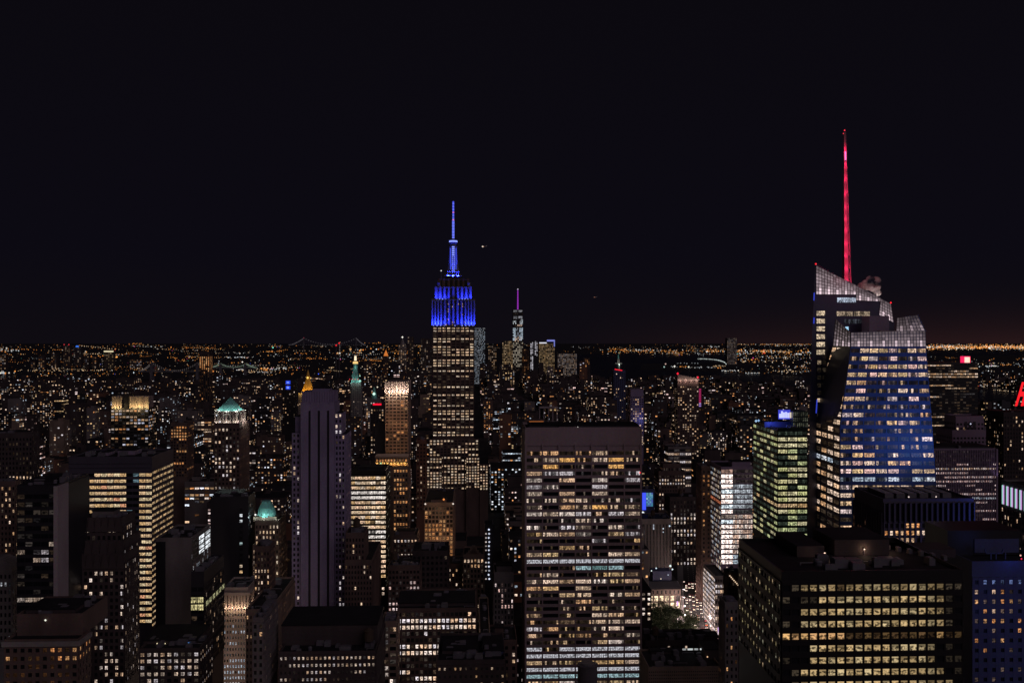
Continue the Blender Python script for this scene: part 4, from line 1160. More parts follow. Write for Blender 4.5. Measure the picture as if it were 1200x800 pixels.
# two-part gold crown
b = simple('office_tower', 'dark tower whose crown is two groups of golden floodlit fins', 'skyscraper', 130, 174, 478.5, 1150, D=30, wall='dark_metal', fpx=3.6, bpx=4.4, mode='floors', rows=[.6, .5, .3, .6, .35, .4, .3, .1, .05, .3, .1, .4, .1, .5], pal='mixed', bright=.8, wf=.8, hf=.5, yb=535, run=.6, done=False, clutter=0, top=1)
a, c = b.c
for xl, xr, n in ((132, 142, 3), (152.5, 174, 3)):
    m = MB(); x0, x1 = b.xloc(xl, 0), b.xloc(xr, 0)
    m.box(x0 - a, x1 - a, .9 - c, 18 - c, b.top, b.z(464.5))
    for k in range(n + 1):
        x = x0 + (x1 - x0) * k / n; m.box(x - .5 - a, x + .5 - a, -.8 - c, .9 - c, b.top, b.z(464))
    b.part('crown', m, W['cream_stone'])
    for k in range(n): lamp('floodlight', b.W(x0 + (x1 - x0) * (k + .5) / n, -4.2, b.top + .6), (1.0, .74, .32), 2600 if xl > 150 else 1500, b.root, .4)
m = MB(); x0, x1 = b.xloc(142.3, 2), b.xloc(152.2, 2); m.box(x0 - a, x1 - a, 3 - c, 18 - c, b.top, b.z(462)); b.part('roof_bulkhead', m, W['dark_metal'])
b.finish()
simple('brick_building', 'brown block whose top four floors glow amber behind a wrap-around loggia', 'building', 200, 219, 496, 1080, xs=227, wall='brown_brick', fpx=3.5, bpx=3.0, mode='floors', rows=[.9, .75, .85, .9, .1, .1, .05, .5, .6, .5, .1], pal='amber', bright=.8, wf=.65, hf=.6, yb=560, sp=.6)
simple('apartment_tower', 'dark tower with vertical orange light strips on its upper floors', 'skyscraper', 233.5, 245.5, 412.5, 2300, D=28, wall='dark_brick', fpx=2.2, bpx=2.4, mode='floors', rows=[.05, .9, .9, .9, .9, .85, .8, .6, .5, .2, .05], pal='amber', bright=.75, wf=.55, hf=.85, yb=470, run=.1, clutter=0)

# pyramids and lit tops further off
b = simple('stone_tower', 'stone tower ending in a gilded octagonal pyramid lit gold', 'skyscraper', 350, 372, 462, 1900, D=34, wall='limestone', fpx=2.4, bpx=2.4, p=.15, done=False, clutter=0, yb=520)
a, c = b.c
xc, yc = b.xloc(361, 12) - a, 12 - c
z0 = b.z(461, 12); zt = b.z(433, 12)
m = MB(); m.prism(xc, yc, b.top, z0 + .5, 14.5, 14.5, 8, a0=math.pi / 8)
m.prism(xc, yc, z0, b.z(444, 12), 13.2, 4.3, 8, a0=math.pi / 8); m.prism(xc, yc, b.z(444, 12), b.z(440.5, 12), 4.3, 4.3, 8, a0=math.pi / 8); m.prism(xc, yc, b.z(440.5, 12), zt, 3.4, .2, 8, a0=math.pi / 8)
b.part('roof', m, W['gold'])
for t in np.linspace(-2.8, -.3, 5): lamp('floodlight', b.W(xc + a + 21 * math.cos(t), yc + c + 21 * math.sin(t), z0 + 4), (1.0, .60, .14), 4200, b.root, 1)
m = MB(); m.gem((xc, yc - 4.6, b.z(442.3, 12)), 2.4, 0, (1.3, .85, .2)); m.gem((xc + 6, yc - 5, b.z(442.3, 12)), 1.0, 0, (1.0, .55, .12))
for k in range(6): m.gem((xc - 15 + k * 5, yc - 14, z0 + 1), 1.1, 0, (1.1, .6, .12))
b.part('roof_lamps', m, LAMP); b.finish()
b = simple('stone_tower', 'stone campanile with a green-white lit steep roof and golden lantern', 'skyscraper', 411, 423, 449, 2150, D=24, wall='limestone', fpx=2.2, bpx=2.2, p=.05, done=False, clutter=0, yb=520)
a, c = b.c
xc, yc = b.xloc(416.5, 10) - a, 10 - c
m = MB(); m.prism(xc, yc, b.top, b.z(431, 10), 12.5, 5.6, 4, a0=math.pi / 4); m.prism(xc, yc, b.z(431, 10), b.z(426.5, 10), 5.2, 4.6, 8); rf = b.part('roof', m, W['copper'])
m = MB(); m.prism(xc, yc, b.z(426, 10), b.z(423.5, 10), 5.8, 5.2, 8, 0, (1.1, .7, .25)); m.prism(xc, yc, b.z(422.5, 10), b.z(417, 10), 2.6, 2.2, 8, 0, (1.3, 1.05, .7)); b.part('lantern', m, LAMP, rf)
m = MB()
for k in range(4): m.gem((xc - 11 + k * 6, yc - 13, b.z(444, 10)), 1.1, 0, (1.2, .05, .06))
m.gem((xc + 11, yc - 11, b.z(446, 10)), 3.2, 0, (.42, .85, .72)); m.gem((xc + 11, yc - 11, b.z(440, 10)), 1.6, 0, (.5, .9, .7))
b.part('roof_lamps', m, LAMP)
for dx in (-9, 9): lamp('floodlight', b.W(xc + a + dx, yc + c - 17, b.top + 3), (.62, 1.0, .9), 1700, b.root, 1)
lamp('floodlight', b.W(xc + a, yc + c - 8, b.z(430, 10)), (.8, 1.0, .9), 350, b.root, 1)
b.finish()
b = simple('stone_tower', 'tower topped by a small green-white lantern dome, right of the campanile', 'building', 431, 445, 468, 1700, D=24, wall='limestone', fpx=2.6, bpx=2.6, p=.25, done=False, clutter=0, yb=520, pal='white')
a, c = b.c
m = MB(); m.prism(b.w / 2 - a, 8 - c, b.top, b.z(461), 5, 4.4, 8); m.prism(b.w / 2 - a, 8 - c, b.z(461), b.z(454), 3.6, 1.0, 8); b.part('dome', m, W['copper'])
m = MB(); m.gem((b.w / 2 - a, 3 - c, b.z(461.5)), 2.9, 0, (.75, 1.1, .95)); m.gem((b.w / 2 - a - 5, 3 - c, b.z(453)), 1.5, 0, (.9, .6, .4)); m.gem((b.w / 2 - a + 6, 3 - c, b.z(453.5)), 1.5, 0, (.9, .8, .6)); b.part('roof_lamps', m, LAMP)
b.finish()
b = simple('office_building', 'dark block with a bright red strip sign along its roof edge', 'building', 434, 450, 476, 1500, D=24, wall='dark_brick', fpx=2.9, bpx=2.9, p=.15, done=False, clutter=0, yb=540)
m = MB(); m.box(b.xloc(437, 0) - b.c[0], b.xloc(447, 0) - b.c[0], -.6 - b.c[1], -.1 - b.c[1], b.z(474.6), b.z(472.6), 0, (1.1, .01, .04)); b.part('roof_sign', m, LAMP); b.finish()
b = simple('office_building', 'dark block carrying two square blue lit signs, left of the gilded pyramid', 'building', 331, 346, 445.5, 2000, D=24, wall='dark_metal', fpx=2.4, bpx=2.4, p=.05, done=False, clutter=0, yb=500)
for y0, y1, k in ((450, 446, .7), (456.5, 452, .9)):
    m = MB(); x0 = b.xloc(335, 0) - b.c[0]; m.box(x0, x0 + 9, -.8 - b.c[1], -.1 - b.c[1], b.z(y1 + 4), b.z(y1), 0, (.02, .06, .8)); m.box(x0 + 2, x0 + 6.5, -1.2 - b.c[1], -.8 - b.c[1], b.z(y1 + 3), b.z(y1 + 1), 0, (.25 * k, .42 * k, 1.3 * k)); b.part('sign', m, LAMP)
b.finish()

# ------------------------------------------------------------------ right half
b = simple('stone_building', 'tall pinkish stone building with fine vertical piers, beside the gridded slab', 'building', 752.5, 787, 609, 1010, xs=None, D=34, wall='limestone', fpx=6.4, bpx=3.8, p=.01, dim=.01, wf=.42, hf=.96, rp=.7, rs=.1, yb=690, top=5, pal='cool', done=False, tanks=[(765, 10)])
m = MB(); m.gem(b.L(b.xloc(777, 0), -1, b.z(619)), .8, 0, (.7, .8, .9)); m.gem(b.L(b.xloc(777, 0), -1, b.z(623)), .7, 0, (.5, .6, .7)); m.gem(b.L(b.xloc(784.5, 0), -1, b.z(616)), 1, 0, (.7, .85, 1)); b.part('wall_lamps', m, LAMP)
b.finish()
b = simple('billboard_building', 'small dark building carrying a glowing blue and teal billboard', 'building', 752, 767, 574, 1060, D=20, wall='navy', fpx=5, bpx=4, p=0, dim=0, front=False, side=False, clutter=2, done=False)
a, c = b.c
m = MB(); m.box(b.xloc(752.6, 0) - a, b.xloc(756.8, 0) - a, -.9 - c, -.3 - c, b.z(597), b.z(577), 0, (.06, .10, 1.05)); b.part('billboard', m, LAMP)
wn_ = []; mm = MB()
patch(mm, wn_, [b.L(b.xloc(757.2, 0), -.5, b.z(593)), b.L(b.xloc(765, 0), -.5, b.z(593)), b.L(b.xloc(765, 0), -.5, b.z(577)), b.L(b.xloc(757.2, 0), -.5, b.z(577))], 4, 8,
      lambda i, j: b.rng.choice([(.05, .14, .25), (.08, .25, .4), (.12, .3, .4), (.06, .1, .35), (.3, .5, .7) if j in (3,) else (.05, .2, .3)]), wf=.98, hf=.98, grid=False, rng=b.rng)
m = MB()
for g, fs in wn_: m.extend(fs)
b.part('billboard', m, LAMP)
m = MB(); m.gem(b.L(b.xloc(753, 0), -2, b.z(600)), 1.6, 0, (1, 1.05, 1.1)); b.part('wall_lamp', m, LAMP); b.finish()
simple('brick_building', 'dark brick tower with blocks of small white windows, beside the avenue', 'building', 785, 816, 583, 1110, D=30, wall='dark_brick', fpx=4.75, bpx=3.9, mode='floors', rows=[0, .05, .1, .5, .35, .5, .05, .9, .85, .1, .05, .3, .1, .05, .1, .95, .9, .2, .9, .1], pal='white', bright=.95, wf=.45, hf=.6, yb=672, dim=.02, tanks=[(797, 8)], run=.7)
simple('brick_building', 'dark stepped brick building with two bright window rows, behind the dark brick tower', 'building', 772, 803, 553, 1200, D=28, wall='brown_brick', fpx=4.2, bpx=3.0, mode='floors', rows=[.05, .7, .85, .05, .05, .5, .05, .05, .6, .5], pal='white', wf=.5, hf=.5, yb=600, tiers=[(777, 798, 544, 4, 18)])
b = simple('office_building', 'building crowned by three bright white ribbon floors, behind the curved amber rows', 'building', 783, 810, 524, 1300, D=26, wall='grey_stone', fpx=4.6, bpx=7, mode='floors', rows=[.05, 1, .1, .95, .1, .9, .1, .8], pal='white', bright=1.0, panes=3, wf=.95, hf=.5, yb=570, top=1)
simple('apartment_block', 'thin dark slab with a column of dim orange windows, right beside the avenue', 'skyscraper', 822, 833, 547, 955, xs=816, wall='brown_brick', fpx=5.2, bpx=5.0, p=.35, pal='amber', bright=.5, wf=.4, hf=.5, yb=705, dim=.2, sp=.4)

# the dazzling white glass building
b = Bld('glass_building', 'brilliantly lit white glass office building beside the avenue', 'skyscraper', 845, 882, 925, xs=832, wall='violet_metal', seed=21)
t0 = b.tier(ytop=548)
def wf_(i, j):
    r = b.rng
    if i < 3:
        if j == 0: return mulc((.75, .45, .36), r.uniform(.35, .6))
        return mulc((1.75, 1.42, 1.3) if j not in (4, 7, 10) else (1.1, 1.25, 1.35), r.uniform(.65, 1.1)) if j not in (9,) else mulc((.9, .7, .6), .25)
    if j < 3: return mulc((.6, .45, .42), r.uniform(.02, .08))
    if j < 8: return [mulc((.62, .68, .75), r.uniform(.25, .85)) for _ in range(2)]
    if j == 8: return mulc((.3, .3, .3), .15)
    if j in (17, 18): return [mulc((.6, .72, .82), r.uniform(.4, .8)) for _ in range(2)]
    return [mulc(r.choice([(1.0, .74, .62), (1.0, .66, .5), (.98, .82, .72)]), r.uniform(.3, 1.0)) for _ in range(2)]
b.fac('F', t0, wf_, nx=8, fh=5.9 * 925 / F, yt=549, yb=662, wf=.95, hf=.72, rp=.15, rs=.3)
b.fac('L', t0, lambda i, j: [mulc(b.rng.choice([(.55, .62, .72), (.9, .7, .5), (.5, .4, .38)]), b.rng.choice((.05, .1, .3, .55, .7))) for _ in range(2)] if j not in (6,) else mulc((.85, .25, .12), b.rng.uniform(.3, .7)), nx=6, fh=5.9 * 925 / F, yt=551, yb=700, wf=.92, hf=.55, rp=.2, rs=.3)
b.bulk(858, 880, 541, 6, 14)
b.finish()
b = Bld('glass_building', 'low building with a lattice of white lit windows facing the avenue', 'building', 838, 852, 862, xs=824, wall='grey_stone', seed=22)
t0 = b.tier(ytop=676)
b.fac('L', t0, lambda i, j: mulc(b.rng.choice([(1.0, .82, .74), (1.0, .76, .62), (.9, .85, .95)]), b.rng.uniform(.9, 1.7)) if b.rng.random() < .92 else mulc((.9, .6, .4), .1), nx=14, fh=5.2 * 862 / F, yt=677, yb=742, wf=.74, hf=.62, rp=.25, rs=.25)
b.fac('F', t0, lit_floors(b.rng, [.2, .3, .9, .1, .1, .2, .4, .3, .5, .5], 'white', .9, 1), nx=5, fh=6.2 * 862 / F, yt=677, yb=742, wf=.8, hf=.55, rp=.25, rs=.25)
m = MB()
for k in range(16): m.gem(b.L(b.w * .96, -1.2, b.z(664 + k * 4.9)), .6, 0, mulc((1.1, .85, .7), b.rng.uniform(.4, 1)))
b.part('corner_lamps', m, LAMP)
m = MB()
for k in range(10): m.gem(b.L(b.w * .5, -1.4, b.z(655 + k * 2.0)), .3, 0, (.2, .16, .15))
b.finish()
b = simple('office_building', 'dark building with one string of warm lamps, wedged below the green-lit tower', 'building', 853, 870, 672, 700, xs=848, wall='brown_brick', fpx=6, bpx=4, p=.08, pal='warm', yb=740, clutter=2, done=False)
m = MB()
for k in range(7): m.gem(b.L(b.xloc(855 + k * 1.6, 0), -.8, b.z(674 + k * 1.8)), .55, 0, (1.0, .72, .48))
b.part('wall_lamps', m, LAMP); b.finish()

# green-lit tower
b = Bld('office_tower', 'green-tinted glass tower with rows of yellow-green lit floors', 'skyscraper', 911.5, 946, 650, xs=883, wall='green_glass', seed=31)
t0 = b.tier(ytop=503)
rg = [.15, 1, .95, .85, .8, .3, .97, .95, .6, .7, .85, .55, .9, .95, .4, .6, .65, .8, .7]
def gl(side):
    def f(i, j):
        r = b.rng
        pal = 'yellow' if j == 12 else 'green'
        base = r.choice(PAL[pal])
        pr = rg[j % len(rg)] if side == 'F' else (.85 if j in (1, 2, 4, 5) else .42)
        if r.random() < pr: return [mulc(base, r.uniform(.45, 1.0)) for _ in range(4)]
        return [mulc((.3, .4, .3), r.uniform(.02, .14)) for _ in range(4)]
    return f
b.fac('F', t0, gl('F'), nx=3, fh=7.05 * 650 / F, yt=504, yb=628, wf=.95, hf=.6, rp=.25, rs=.4)
b.fac('L', t0, gl('L'), nx=7, fh=7.05 * 650 / F, yt=504, yb=640, wf=.9, hf=.5, rp=.25, rs=.4)
a, c = b.c
pm = MB(); pm.box(b.xloc(929, 12) - a, b.xloc(947, 12) - a, 12 - c, 26 - c, b.top, b.z(482, 12)); wn_ = []
patch(pm, wn_, [b.L(b.xloc(929, 12), 12, b.top), b.L(b.xloc(947, 12), 12, b.top), b.L(b.xloc(947, 12), 12, b.z(482, 12)), b.L(b.xloc(929, 12), 12, b.z(482, 12))], 8, 3, lambda i, j: mulc((.4, .42, .3), b.rng.uniform(.02, .25)), wf=.7, hf=.7, rng=b.rng)
ph = b.part('penthouse', pm, W['green_glass']); m = MB()
for g, fs in wn_: m.extend(fs)
m.build('penthouse_glazing', GLASS, ph)
pm = MB(); pm.box(b.xloc(896, 16) - a, b.xloc(928, 16) - a, 16 - c, 17 - c, b.top, b.z(494, 16)); sgp = b.part('roof_screen', pm, W['navy'])
m = MB()
for k, (px, h) in enumerate(((913, 5), (915.2, 8), (917.5, 6.5), (920, 7), (922.5, 6), (925, 6.5))):
    m.box(b.xloc(px, 16) - a, b.xloc(px + 1.9, 16) - a, 15.2 - c, 15.8 - c, b.z(489.5, 16), b.z(489.5 - h, 16), 0, (.62, .66, 1.35) if k < 5 else (.7, .6, .5))
m.box(b.xloc(912, 16) - a, b.xloc(926, 16) - a, 15.85 - c, 15.95 - c, b.z(491, 16), b.z(480, 16), 0, (.05, .06, .6))
b.part('roof_sign', m, LAMP)
m = MB(); m.gem(b.L(b.xloc(886, 20), 20, b.z(493, 20)), 1.0, 0, (.35, .55, .8)); m.gem(b.L(b.xloc(889, 20), 20, b.z(492.5, 20)), .9, 0, (.3, .5, .8)); b.part('roof_lamps', m, LAMP)
lamp('roof_glow', b.W(b.xloc(905, 12), 10, b.top + 3), (.1, .16, .9), 2600, b.root, 1)
b.clutter(5, t0); b.finish()

# behind the crystal tower
b = Bld('office_tower', 'wide black slab with thin broken ribbon windows and a glowing red-white roof sign', 'skyscraper', 1062, 1146, 1250, D=44, wall='bronze', seed=41)
t0 = b.tier(ytop=426)
rr_ = [.8, .5, .25, .7, .7, .1, .35, .7, .1, .05, .35, .8, .1, .45, .25, .1, .2, .1, .3, .05, .4, .1, .3, .2, .6, .1, .5, .3, .6]
b.fac('F', t0, lit_floors(b.rng, rr_, 'warm', 1.1, 2, .3, .86, {10: 'white', 11: 'white'}), nx=24, fh=3.35 * 1250 / F, yt=426.5, yb=530, wf=.95, hf=.42, rp=.15, rs=.4)
a, c = b.c
x0, x1 = b.xloc(1129, 6) - a, b.xloc(1137, 6) - a
m = MB(); m.box(x0 - 2, x1 + 2, 6 - c, 14 - c, b.top, b.z(425.8, 6)); b.part('sign_base', m, W['dark_metal'])
m = MB(); m.box(x0, x1, 5.5 - c, 14 - c, b.z(425.6, 6), b.z(417.5, 6), 0, (1.0, .02, .12)); m.box(x0 + 1.2, x1 - 1.2, 5.0 - c, 5.5 - c, b.z(424.8, 6), b.z(418.3, 6), 0, (1.3, .75, .62)); 
for k in range(3): m.box(x0 + 2.5 + k * 2.2, x0 + 3.3 + k * 2.2, 4.7 - c, 5.0 - c, b.z(424, 6), b.z(419.2, 6), 0, (1.2, .9, .55))
b.part('roof_sign', m, LAMP)
lamp('sign_glow', b.W(x0 + a + 5, 2, b.z(421)), (1, .05, .12), 5200, b.root, 2); b.finish()
b = simple('stone_tower', 'pale mauve stone tower head with arched centre and clock-like lamp, right of the crystal tower', 'skyscraper', 1116, 1158, 505, 1000, D=34, wall='violet_metal', fpx=4.6, bpx=4.4, p=.12, pal='warm', dim=.05, wf=.6, hf=.5, yb=540, done=False, clutter=0, tiers=[(1120, 1153, 488.5, 4, 24)], top=6)
a, c = b.c
m = MB()
for px in (1131.5, 1136.5, 1141.5): m.box(b.xloc(px - 1.6, 4) - a, b.xloc(px + 1.6, 4) - a, 3.5 - c, 3.95 - c, b.z(503, 4), b.z(494, 4))
b.part('arch', m, W['dark_metal'])
m = MB(); m.gem(b.L(b.xloc(1137.5, 3), 3, b.z(496.5, 3)), .9, 0, (.6, .6, .8)); b.part('wall_lamp', m, LAMP); b.finish()
b = Bld('office_tower', 'mauve tower of close vertical fins with white and pink lit floors', 'skyscraper', 1082, 1167, 800, D=40, wall='violet_metal', seed=42)
t0 = b.tier(ytop=527)
rf = [.0, .0, .0, .12, .95, .5, .9, .55, .3, .45, .7, 1, .15, .2, .7, .1, .6, .3, .8, .9]
b.fac('F', t0, lit_floors(b.rng, rf, 'pink', 1.35, 1, .3, .8, {11: 'cool', 4: 'white'}), nx=42, fh=4.95 * 800 / F, yt=527, yb=640, wf=.58, hf=.42, rp=.9, rs=.2)
a, c = b.c
b.mb.box(b.w - a - .4, b.w - a + 1.0, -1.6 - c, 3 - c, 0, b.z(526), 0)
lamp('edge_lamp', b.W(b.w + .4, -9, b.z(560)), (.75, .55, 1.0), 700, b.root, 1, 70, b.W(b.w, 0, b.z(548)))
b.bulk(1095, 1160, 523.5, 8, 24, wall='dark_metal'); b.clutter(4, t0); b.finish()
b = Bld('office_building', 'grey building with teal and violet vertical light tubes under its roof, at the right edge', 'building', 1232, 1292, 560, xs=1173.5, wall='grey_stone', seed=43)
t0 = b.tier(ytop=580)
a, c = b.c
b.fac('L', (0, b.w, 0, b.D, 0, b.z(611)), lit_rand(b.rng, .16, 'warm', .9, dim=.1), nx=16, fh=8.6 * 560 / F, yb=700, wf=.5, hf=.55, rp=.5, rs=.4)
m = MB()
for k in range(11):
    y = b.D - 2 - (b.D - 4) * k / 10 - c
    m.box(-.8 - a, -.2 - a, y - 1.0, y, b.z(608), b.z(584), 0, (.30, .66, .56)); m.box(-.75 - a, -.2 - a, y - 1.55, y - 1.05, b.z(608), b.z(584), 0, (.6, .34, .72))
b.part('light_tubes', m, LAMP); b.clutter(4, t0); b.finish()
# red script letters on a dark roof frame at the right edge
b = simple('office_building', 'dark building carrying tall red neon letters, cut by the right edge', 'building', 1176, 1250, 484, 900, D=30, wall='dark_brick', fpx=4.6, bpx=3.4, p=.14, pal='warm', yb=560, clutter=2, done=False)
a, c = b.c
ft = bpy.data.curves.new('neon_letters', 'FONT'); ft.body = 'H&M'; ft.size = 27; ft.shear = .8; ft.extrude = .25; ft.offset = .8; ft.space_character = .8
fo = bpy.data.objects.new('neon_letters', ft); COL.objects.link(fo); fo.parent = b.root
fo.location = b.L(b.xloc(1189.2, 4), 4, b.z(474.5, 4)); fo.rotation_euler = (math.pi / 2, 0, 0); fo.scale = (.42, 1.10, 1)
SC.view_layers[0].update()
nm, n_, l_, p_ = newmat('neon_red'); p_.inputs['Emission Color'].default_value = (1.0, .012, .02, 1); p_.inputs['Emission Strength'].default_value = 1.1; p_.inputs['Base Color'].default_value = (.2, 0, 0, 1)
ft.materials.append(nm)
dg_ = bpy.context.evaluated_depsgraph_get()
fm_ = bpy.data.meshes.new_from_object(fo.evaluated_get(dg_)); fn_ = bpy.data.objects.new('neon_letters', fm_)
COL.objects.link(fn_); fn_.parent = b.root; fn_.location = fo.location; fn_.rotation_euler = fo.rotation_euler; fn_.scale = fo.scale
bpy.data.objects.remove(fo); fm_.materials.clear(); fm_.materials.append(nm)
m = MB()
for px in (1192, 1199, 1206, 1214): m.bar(b.L(b.xloc(px, 5), 5.4, b.top), b.L(b.xloc(px, 5), 5.4, b.z(450, 5)), .35)
for py in (452, 463, 474): m.bar(b.L(b.xloc(1191, 5), 5.4, b.z(py, 5)), b.L(b.xloc(1216, 5), 5.4, b.z(py, 5)), .3)
b.part('sign_frame', m, W['dark_metal']); b.finish()

# ribbed dark building in front of the crystal tower
b = Bld('office_building', 'dark block with deep vertical ribs and amber square windows, in front of the crystal tower', 'building', 1035, 1141, 450, xs=1001, wall='violet_metal', seed=51)
b.mats[0] = wallmat('ribbed_stone', (0.10, 0.09, 0.125), var=.15)
t0 = b.tier(ytop=587)
def rb(i, j):
    j += 2
    if j == 3: return mulc(b.rng.choice(PAL['amber'] + PAL['warm']), b.rng.uniform(.65, 1.0)) if i < 12 or b.rng.random() < .3 else None
    if j == 2: return mulc(b.rng.choice(PAL['amber']), .9) if i in (4, 5, 6) else (mulc(PAL['amber'][0], .4) if i == 12 else None)
    if j == 4: return mulc(PAL['warm'][0], b.rng.uniform(.3, .8)) if 1 < i < 6 else None
    if j == 1: return (.12, .12, .14) if i in (6, 7) else None
    return None
b.fac('F', t0, lambda i, j: None, nx=17, ny=1, yt=589, yb=611, wf=.66, hf=.94, rp=1.2, rs=.4)
b.fac('F', t0, rb, nx=17, ny=5, yt=611.5, yb=654, wf=.62, hf=.60, rp=.7, rs=.35)
b.fac('L', t0, lambda i, j: mulc(PAL['amber'][1], b.rng.uniform(.5, 1)) if j in (2, 3) and b.rng.random() < (.8 if j == 3 else .2) else None, nx=12, ny=6, yt=600, yb=652, wf=.6, hf=.55, rp=.8, rs=.3)
a, c = b.c
m = MB()
for k in range(6):
    x = b.w * (.1 + .13 * k)
    m.box(x - a, x + 4 - a, 8 - c, b.D - 6 - c, b.top, b.top + 2.2)
b.part('roof_skylights', m, W['steel'])
for px in (1065, 1097):
    m = MB(); m.gem(b.L(b.xloc(px, 2), 2, b.z(583)), .4, 0, (.95, .75, .7)); b.part('roof_lamp', m, LAMP)
m = MB(); m.gem(b.L(b.xloc(1084, 0), -1, b.z(633)), .35, 0, (1, .03, .1)); b.part('warning_light', m, LAMP)
lamp('billboard_glow', b.W(b.w + 14, -14, b.z(606)), (.06, .16, 1.0), 11000, b.root, 3, 110, b.W(b.w - 6, 0, b.z(606)))
b.finish()
# navy building bottom right corner
b = Bld('office_building', 'navy-lit building with small orange square windows, bottom right corner', 'building', 1139, 1230, 360, D=40, wall='navy', seed=52)
t0 = b.tier(ytop=661)
def nv(i, j):
    if j == 0: return mulc((.25, .35, .75), b.rng.uniform(.1, .4)) if i > 0 else None
    on = b.rng.random() < (.75 if j in (1, 2, 3, 4) and i < 4 else .3)
    return mulc(b.rng.choice(PAL['amber'] + [(.95, .62, .42)]), b.rng.uniform(.35, .9)) if on else (mulc((.9, .6, .45), b.rng.uniform(.02, .15)) if b.rng.random() < .5 else None)
b.fac('F', t0, nv, nx=9, fh=11.4 * 360 / F, yt=676, yb=815, wf=.42, hf=.42, rp=.35, rs=.3)
a, c = b.c
pm = MB(); x0, x1 = b.xloc(1112, 14), b.xloc(1197, 14)
pm.box(x0 - a, x1 - a, 15 - c, 34 - c, b.z(664), b.z(622, 14)); pm.box(b.xloc(1141, 14) - a, x1 - a, 13.5 - c, 15 - c, b.top, b.z(660, 14))
b.part('roof_bulkhead', pm, W['bronze'])
pm = MB(); pm.box(b.xloc(1143, 14) - a, b.xloc(1195, 14) - a, 14.6 - c, 15 - c, b.z(648, 14), b.z(632, 14)); b.part('roof_screen', pm, W['navy'])
pm = MB()
for px in (1161, 1167, 1178): pm.bar(b.L(b.xloc(px, 8), 8, b.top), b.L(b.xloc(px, 8), 8, b.z(648, 8)), .5)
pm.bar(b.L(b.xloc(1156, 8), 8, b.z(648, 8)), b.L(b.xloc(1174, 8), 8, b.z(648, 8)), .5); pm.bar(b.L(b.xloc(1156, 8), 8, b.z(648, 8)), b.L(b.xloc(1154, 8), 8, b.z(644, 8)), .5); pm.bar(b.L(b.xloc(1174, 8), 8, b.z(648, 8)), b.L(b.xloc(1176, 8), 8, b.z(644, 8)), .5)
b.part('window_cleaning_rig', pm, W['navy'])
m = MB(); m.gem(b.L(b.xloc(1196, 6), 6, b.z(651, 6)), .4, 0, (1, .5, .4)); m.gem(b.L(b.xloc(1197, 6), 6, b.z(655, 6)), .35, 0, (1, .02, .1)); b.part('roof_lamp', m, LAMP)
lamp('billboard_glow', b.W(b.w * .55, -34, b.z(730)), (.12, .2, 1.0), 2200, b.root, 5); lamp('billboard_glow', b.W(b.w * .5, -4, b.z(640, 14)), (.10, .2, 1.0), 350, b.root, 2); b.finish()
# big dark office block in the right foreground
b = Bld('office_building', 'massive black office block with rows of cream lit windows and two roof lamps', 'building', 916, 1128, 310, xs=866, wall='bronze', seed=53)
t0 = b.tier(ytop=673)
def fg(i, j):
    r = b.rng
    s0, s1 = [(2, 17), (4, 17), (2, 17), (2, 17), (0, 19), (3, 16), (3, 16), (2, 17), (2, 18)][j % 9]
    if j == 0 and i == 6: return mulc(PAL['yellow'][0], .06)
    if s0 <= i <= s1:
        base = r.choice([(.66, .46, .22), (.68, .52, .28), (.60, .42, .20)]) if j != 4 else r.choice([(.85, .50, .20), (.80, .45, .2)])
        k = r.uniform(.40, .80)
        if j == 4 and i > 6: k *= r.choice((.08, .12, .9, .15))
        if j == 0: k *= .62
        if i > 15: k *= .5
        return mulc(base, k)
    return mulc((.5, .38, .25), r.choice((0, 0, .03, .08)))
b.fac('F', t0, fg, nx=20, ny=9, yt=681.5, yb=809, wf=.82, hf=.52, rp=.35, rs=.5)
b.fac('L', t0, lambda i, j: mulc(b.rng.choice([(.62, .5, .26), (.7, .5, .3), (.45, .42, .3)]), b.rng.uniform(.25, .75)) if b.rng.random() < .55 else None, nx=14, ny=9, yt=681.5, yb=809, wf=.5, hf=.46, rp=.35, rs=.45)
a, c = b.c
def bxw(name, xl, xr, ytop, dep, D, wall, par=None):
    m = MB(); m.box(b.xloc(xl, dep) - a, b.xloc(xr, dep) - a, dep - c, dep + D - c, b.top, b.z(ytop, dep), 0, top=1)
    return m.build(name, [W[wall], W['roof_tar']], par or b.root)
bxw('roof_bulkhead', 978, 1042, 633, 26, 22, 'dark_brick'); bxw('roof_bulkhead', 934, 966, 640, 24, 24, 'dark_brick'); bxw('roof_bulkhead', 1046, 1120, 655, 34, 12, 'dark_brick')
for k in range(9):
    m = MB(); m.box(b.xloc(1050, 10) - a + k * 2.4, b.xloc(1050, 10) - a + k * 2.4 + 1.2, 44 - c - k * 3.4, 46.2 - c - k * 3.4, b.top, b.top + 1.6)
    b.part('roof_vent', m, W['steel'])
for px, py, dep in ((966.5, 650, 20), (1013, 654, 25.2)):
    x, z = b.xloc(px, dep), b.z(py, dep)
    z = max(z, b.top + 2.2)
    m = MB(); m.gem(b.L(x, dep, z), .32, 0, (1.6, 1.1, .8)); o = b.part('roof_lamp', m, LAMP)
    m = MB(); m.bar(b.L(x, dep + .3, b.top), b.L(x, dep + .3, z), .15); m.build('lamp_post', W['steel'], o)
    lamp('roof_lamp_light', b.W(x, dep - .4, z), (1.0, .66, .45), 160, b.root, .2)
lamp('roof_lamp_light', b.W(b.xloc(1043.5, 30), 30, b.top + 3), (1.0, .6, .4), 150, b.root, .2)
b.clutter(6, (b.xloc(930, 5), b.xloc(1110, 5), 4, 18, 0, b.top)); b.finish()

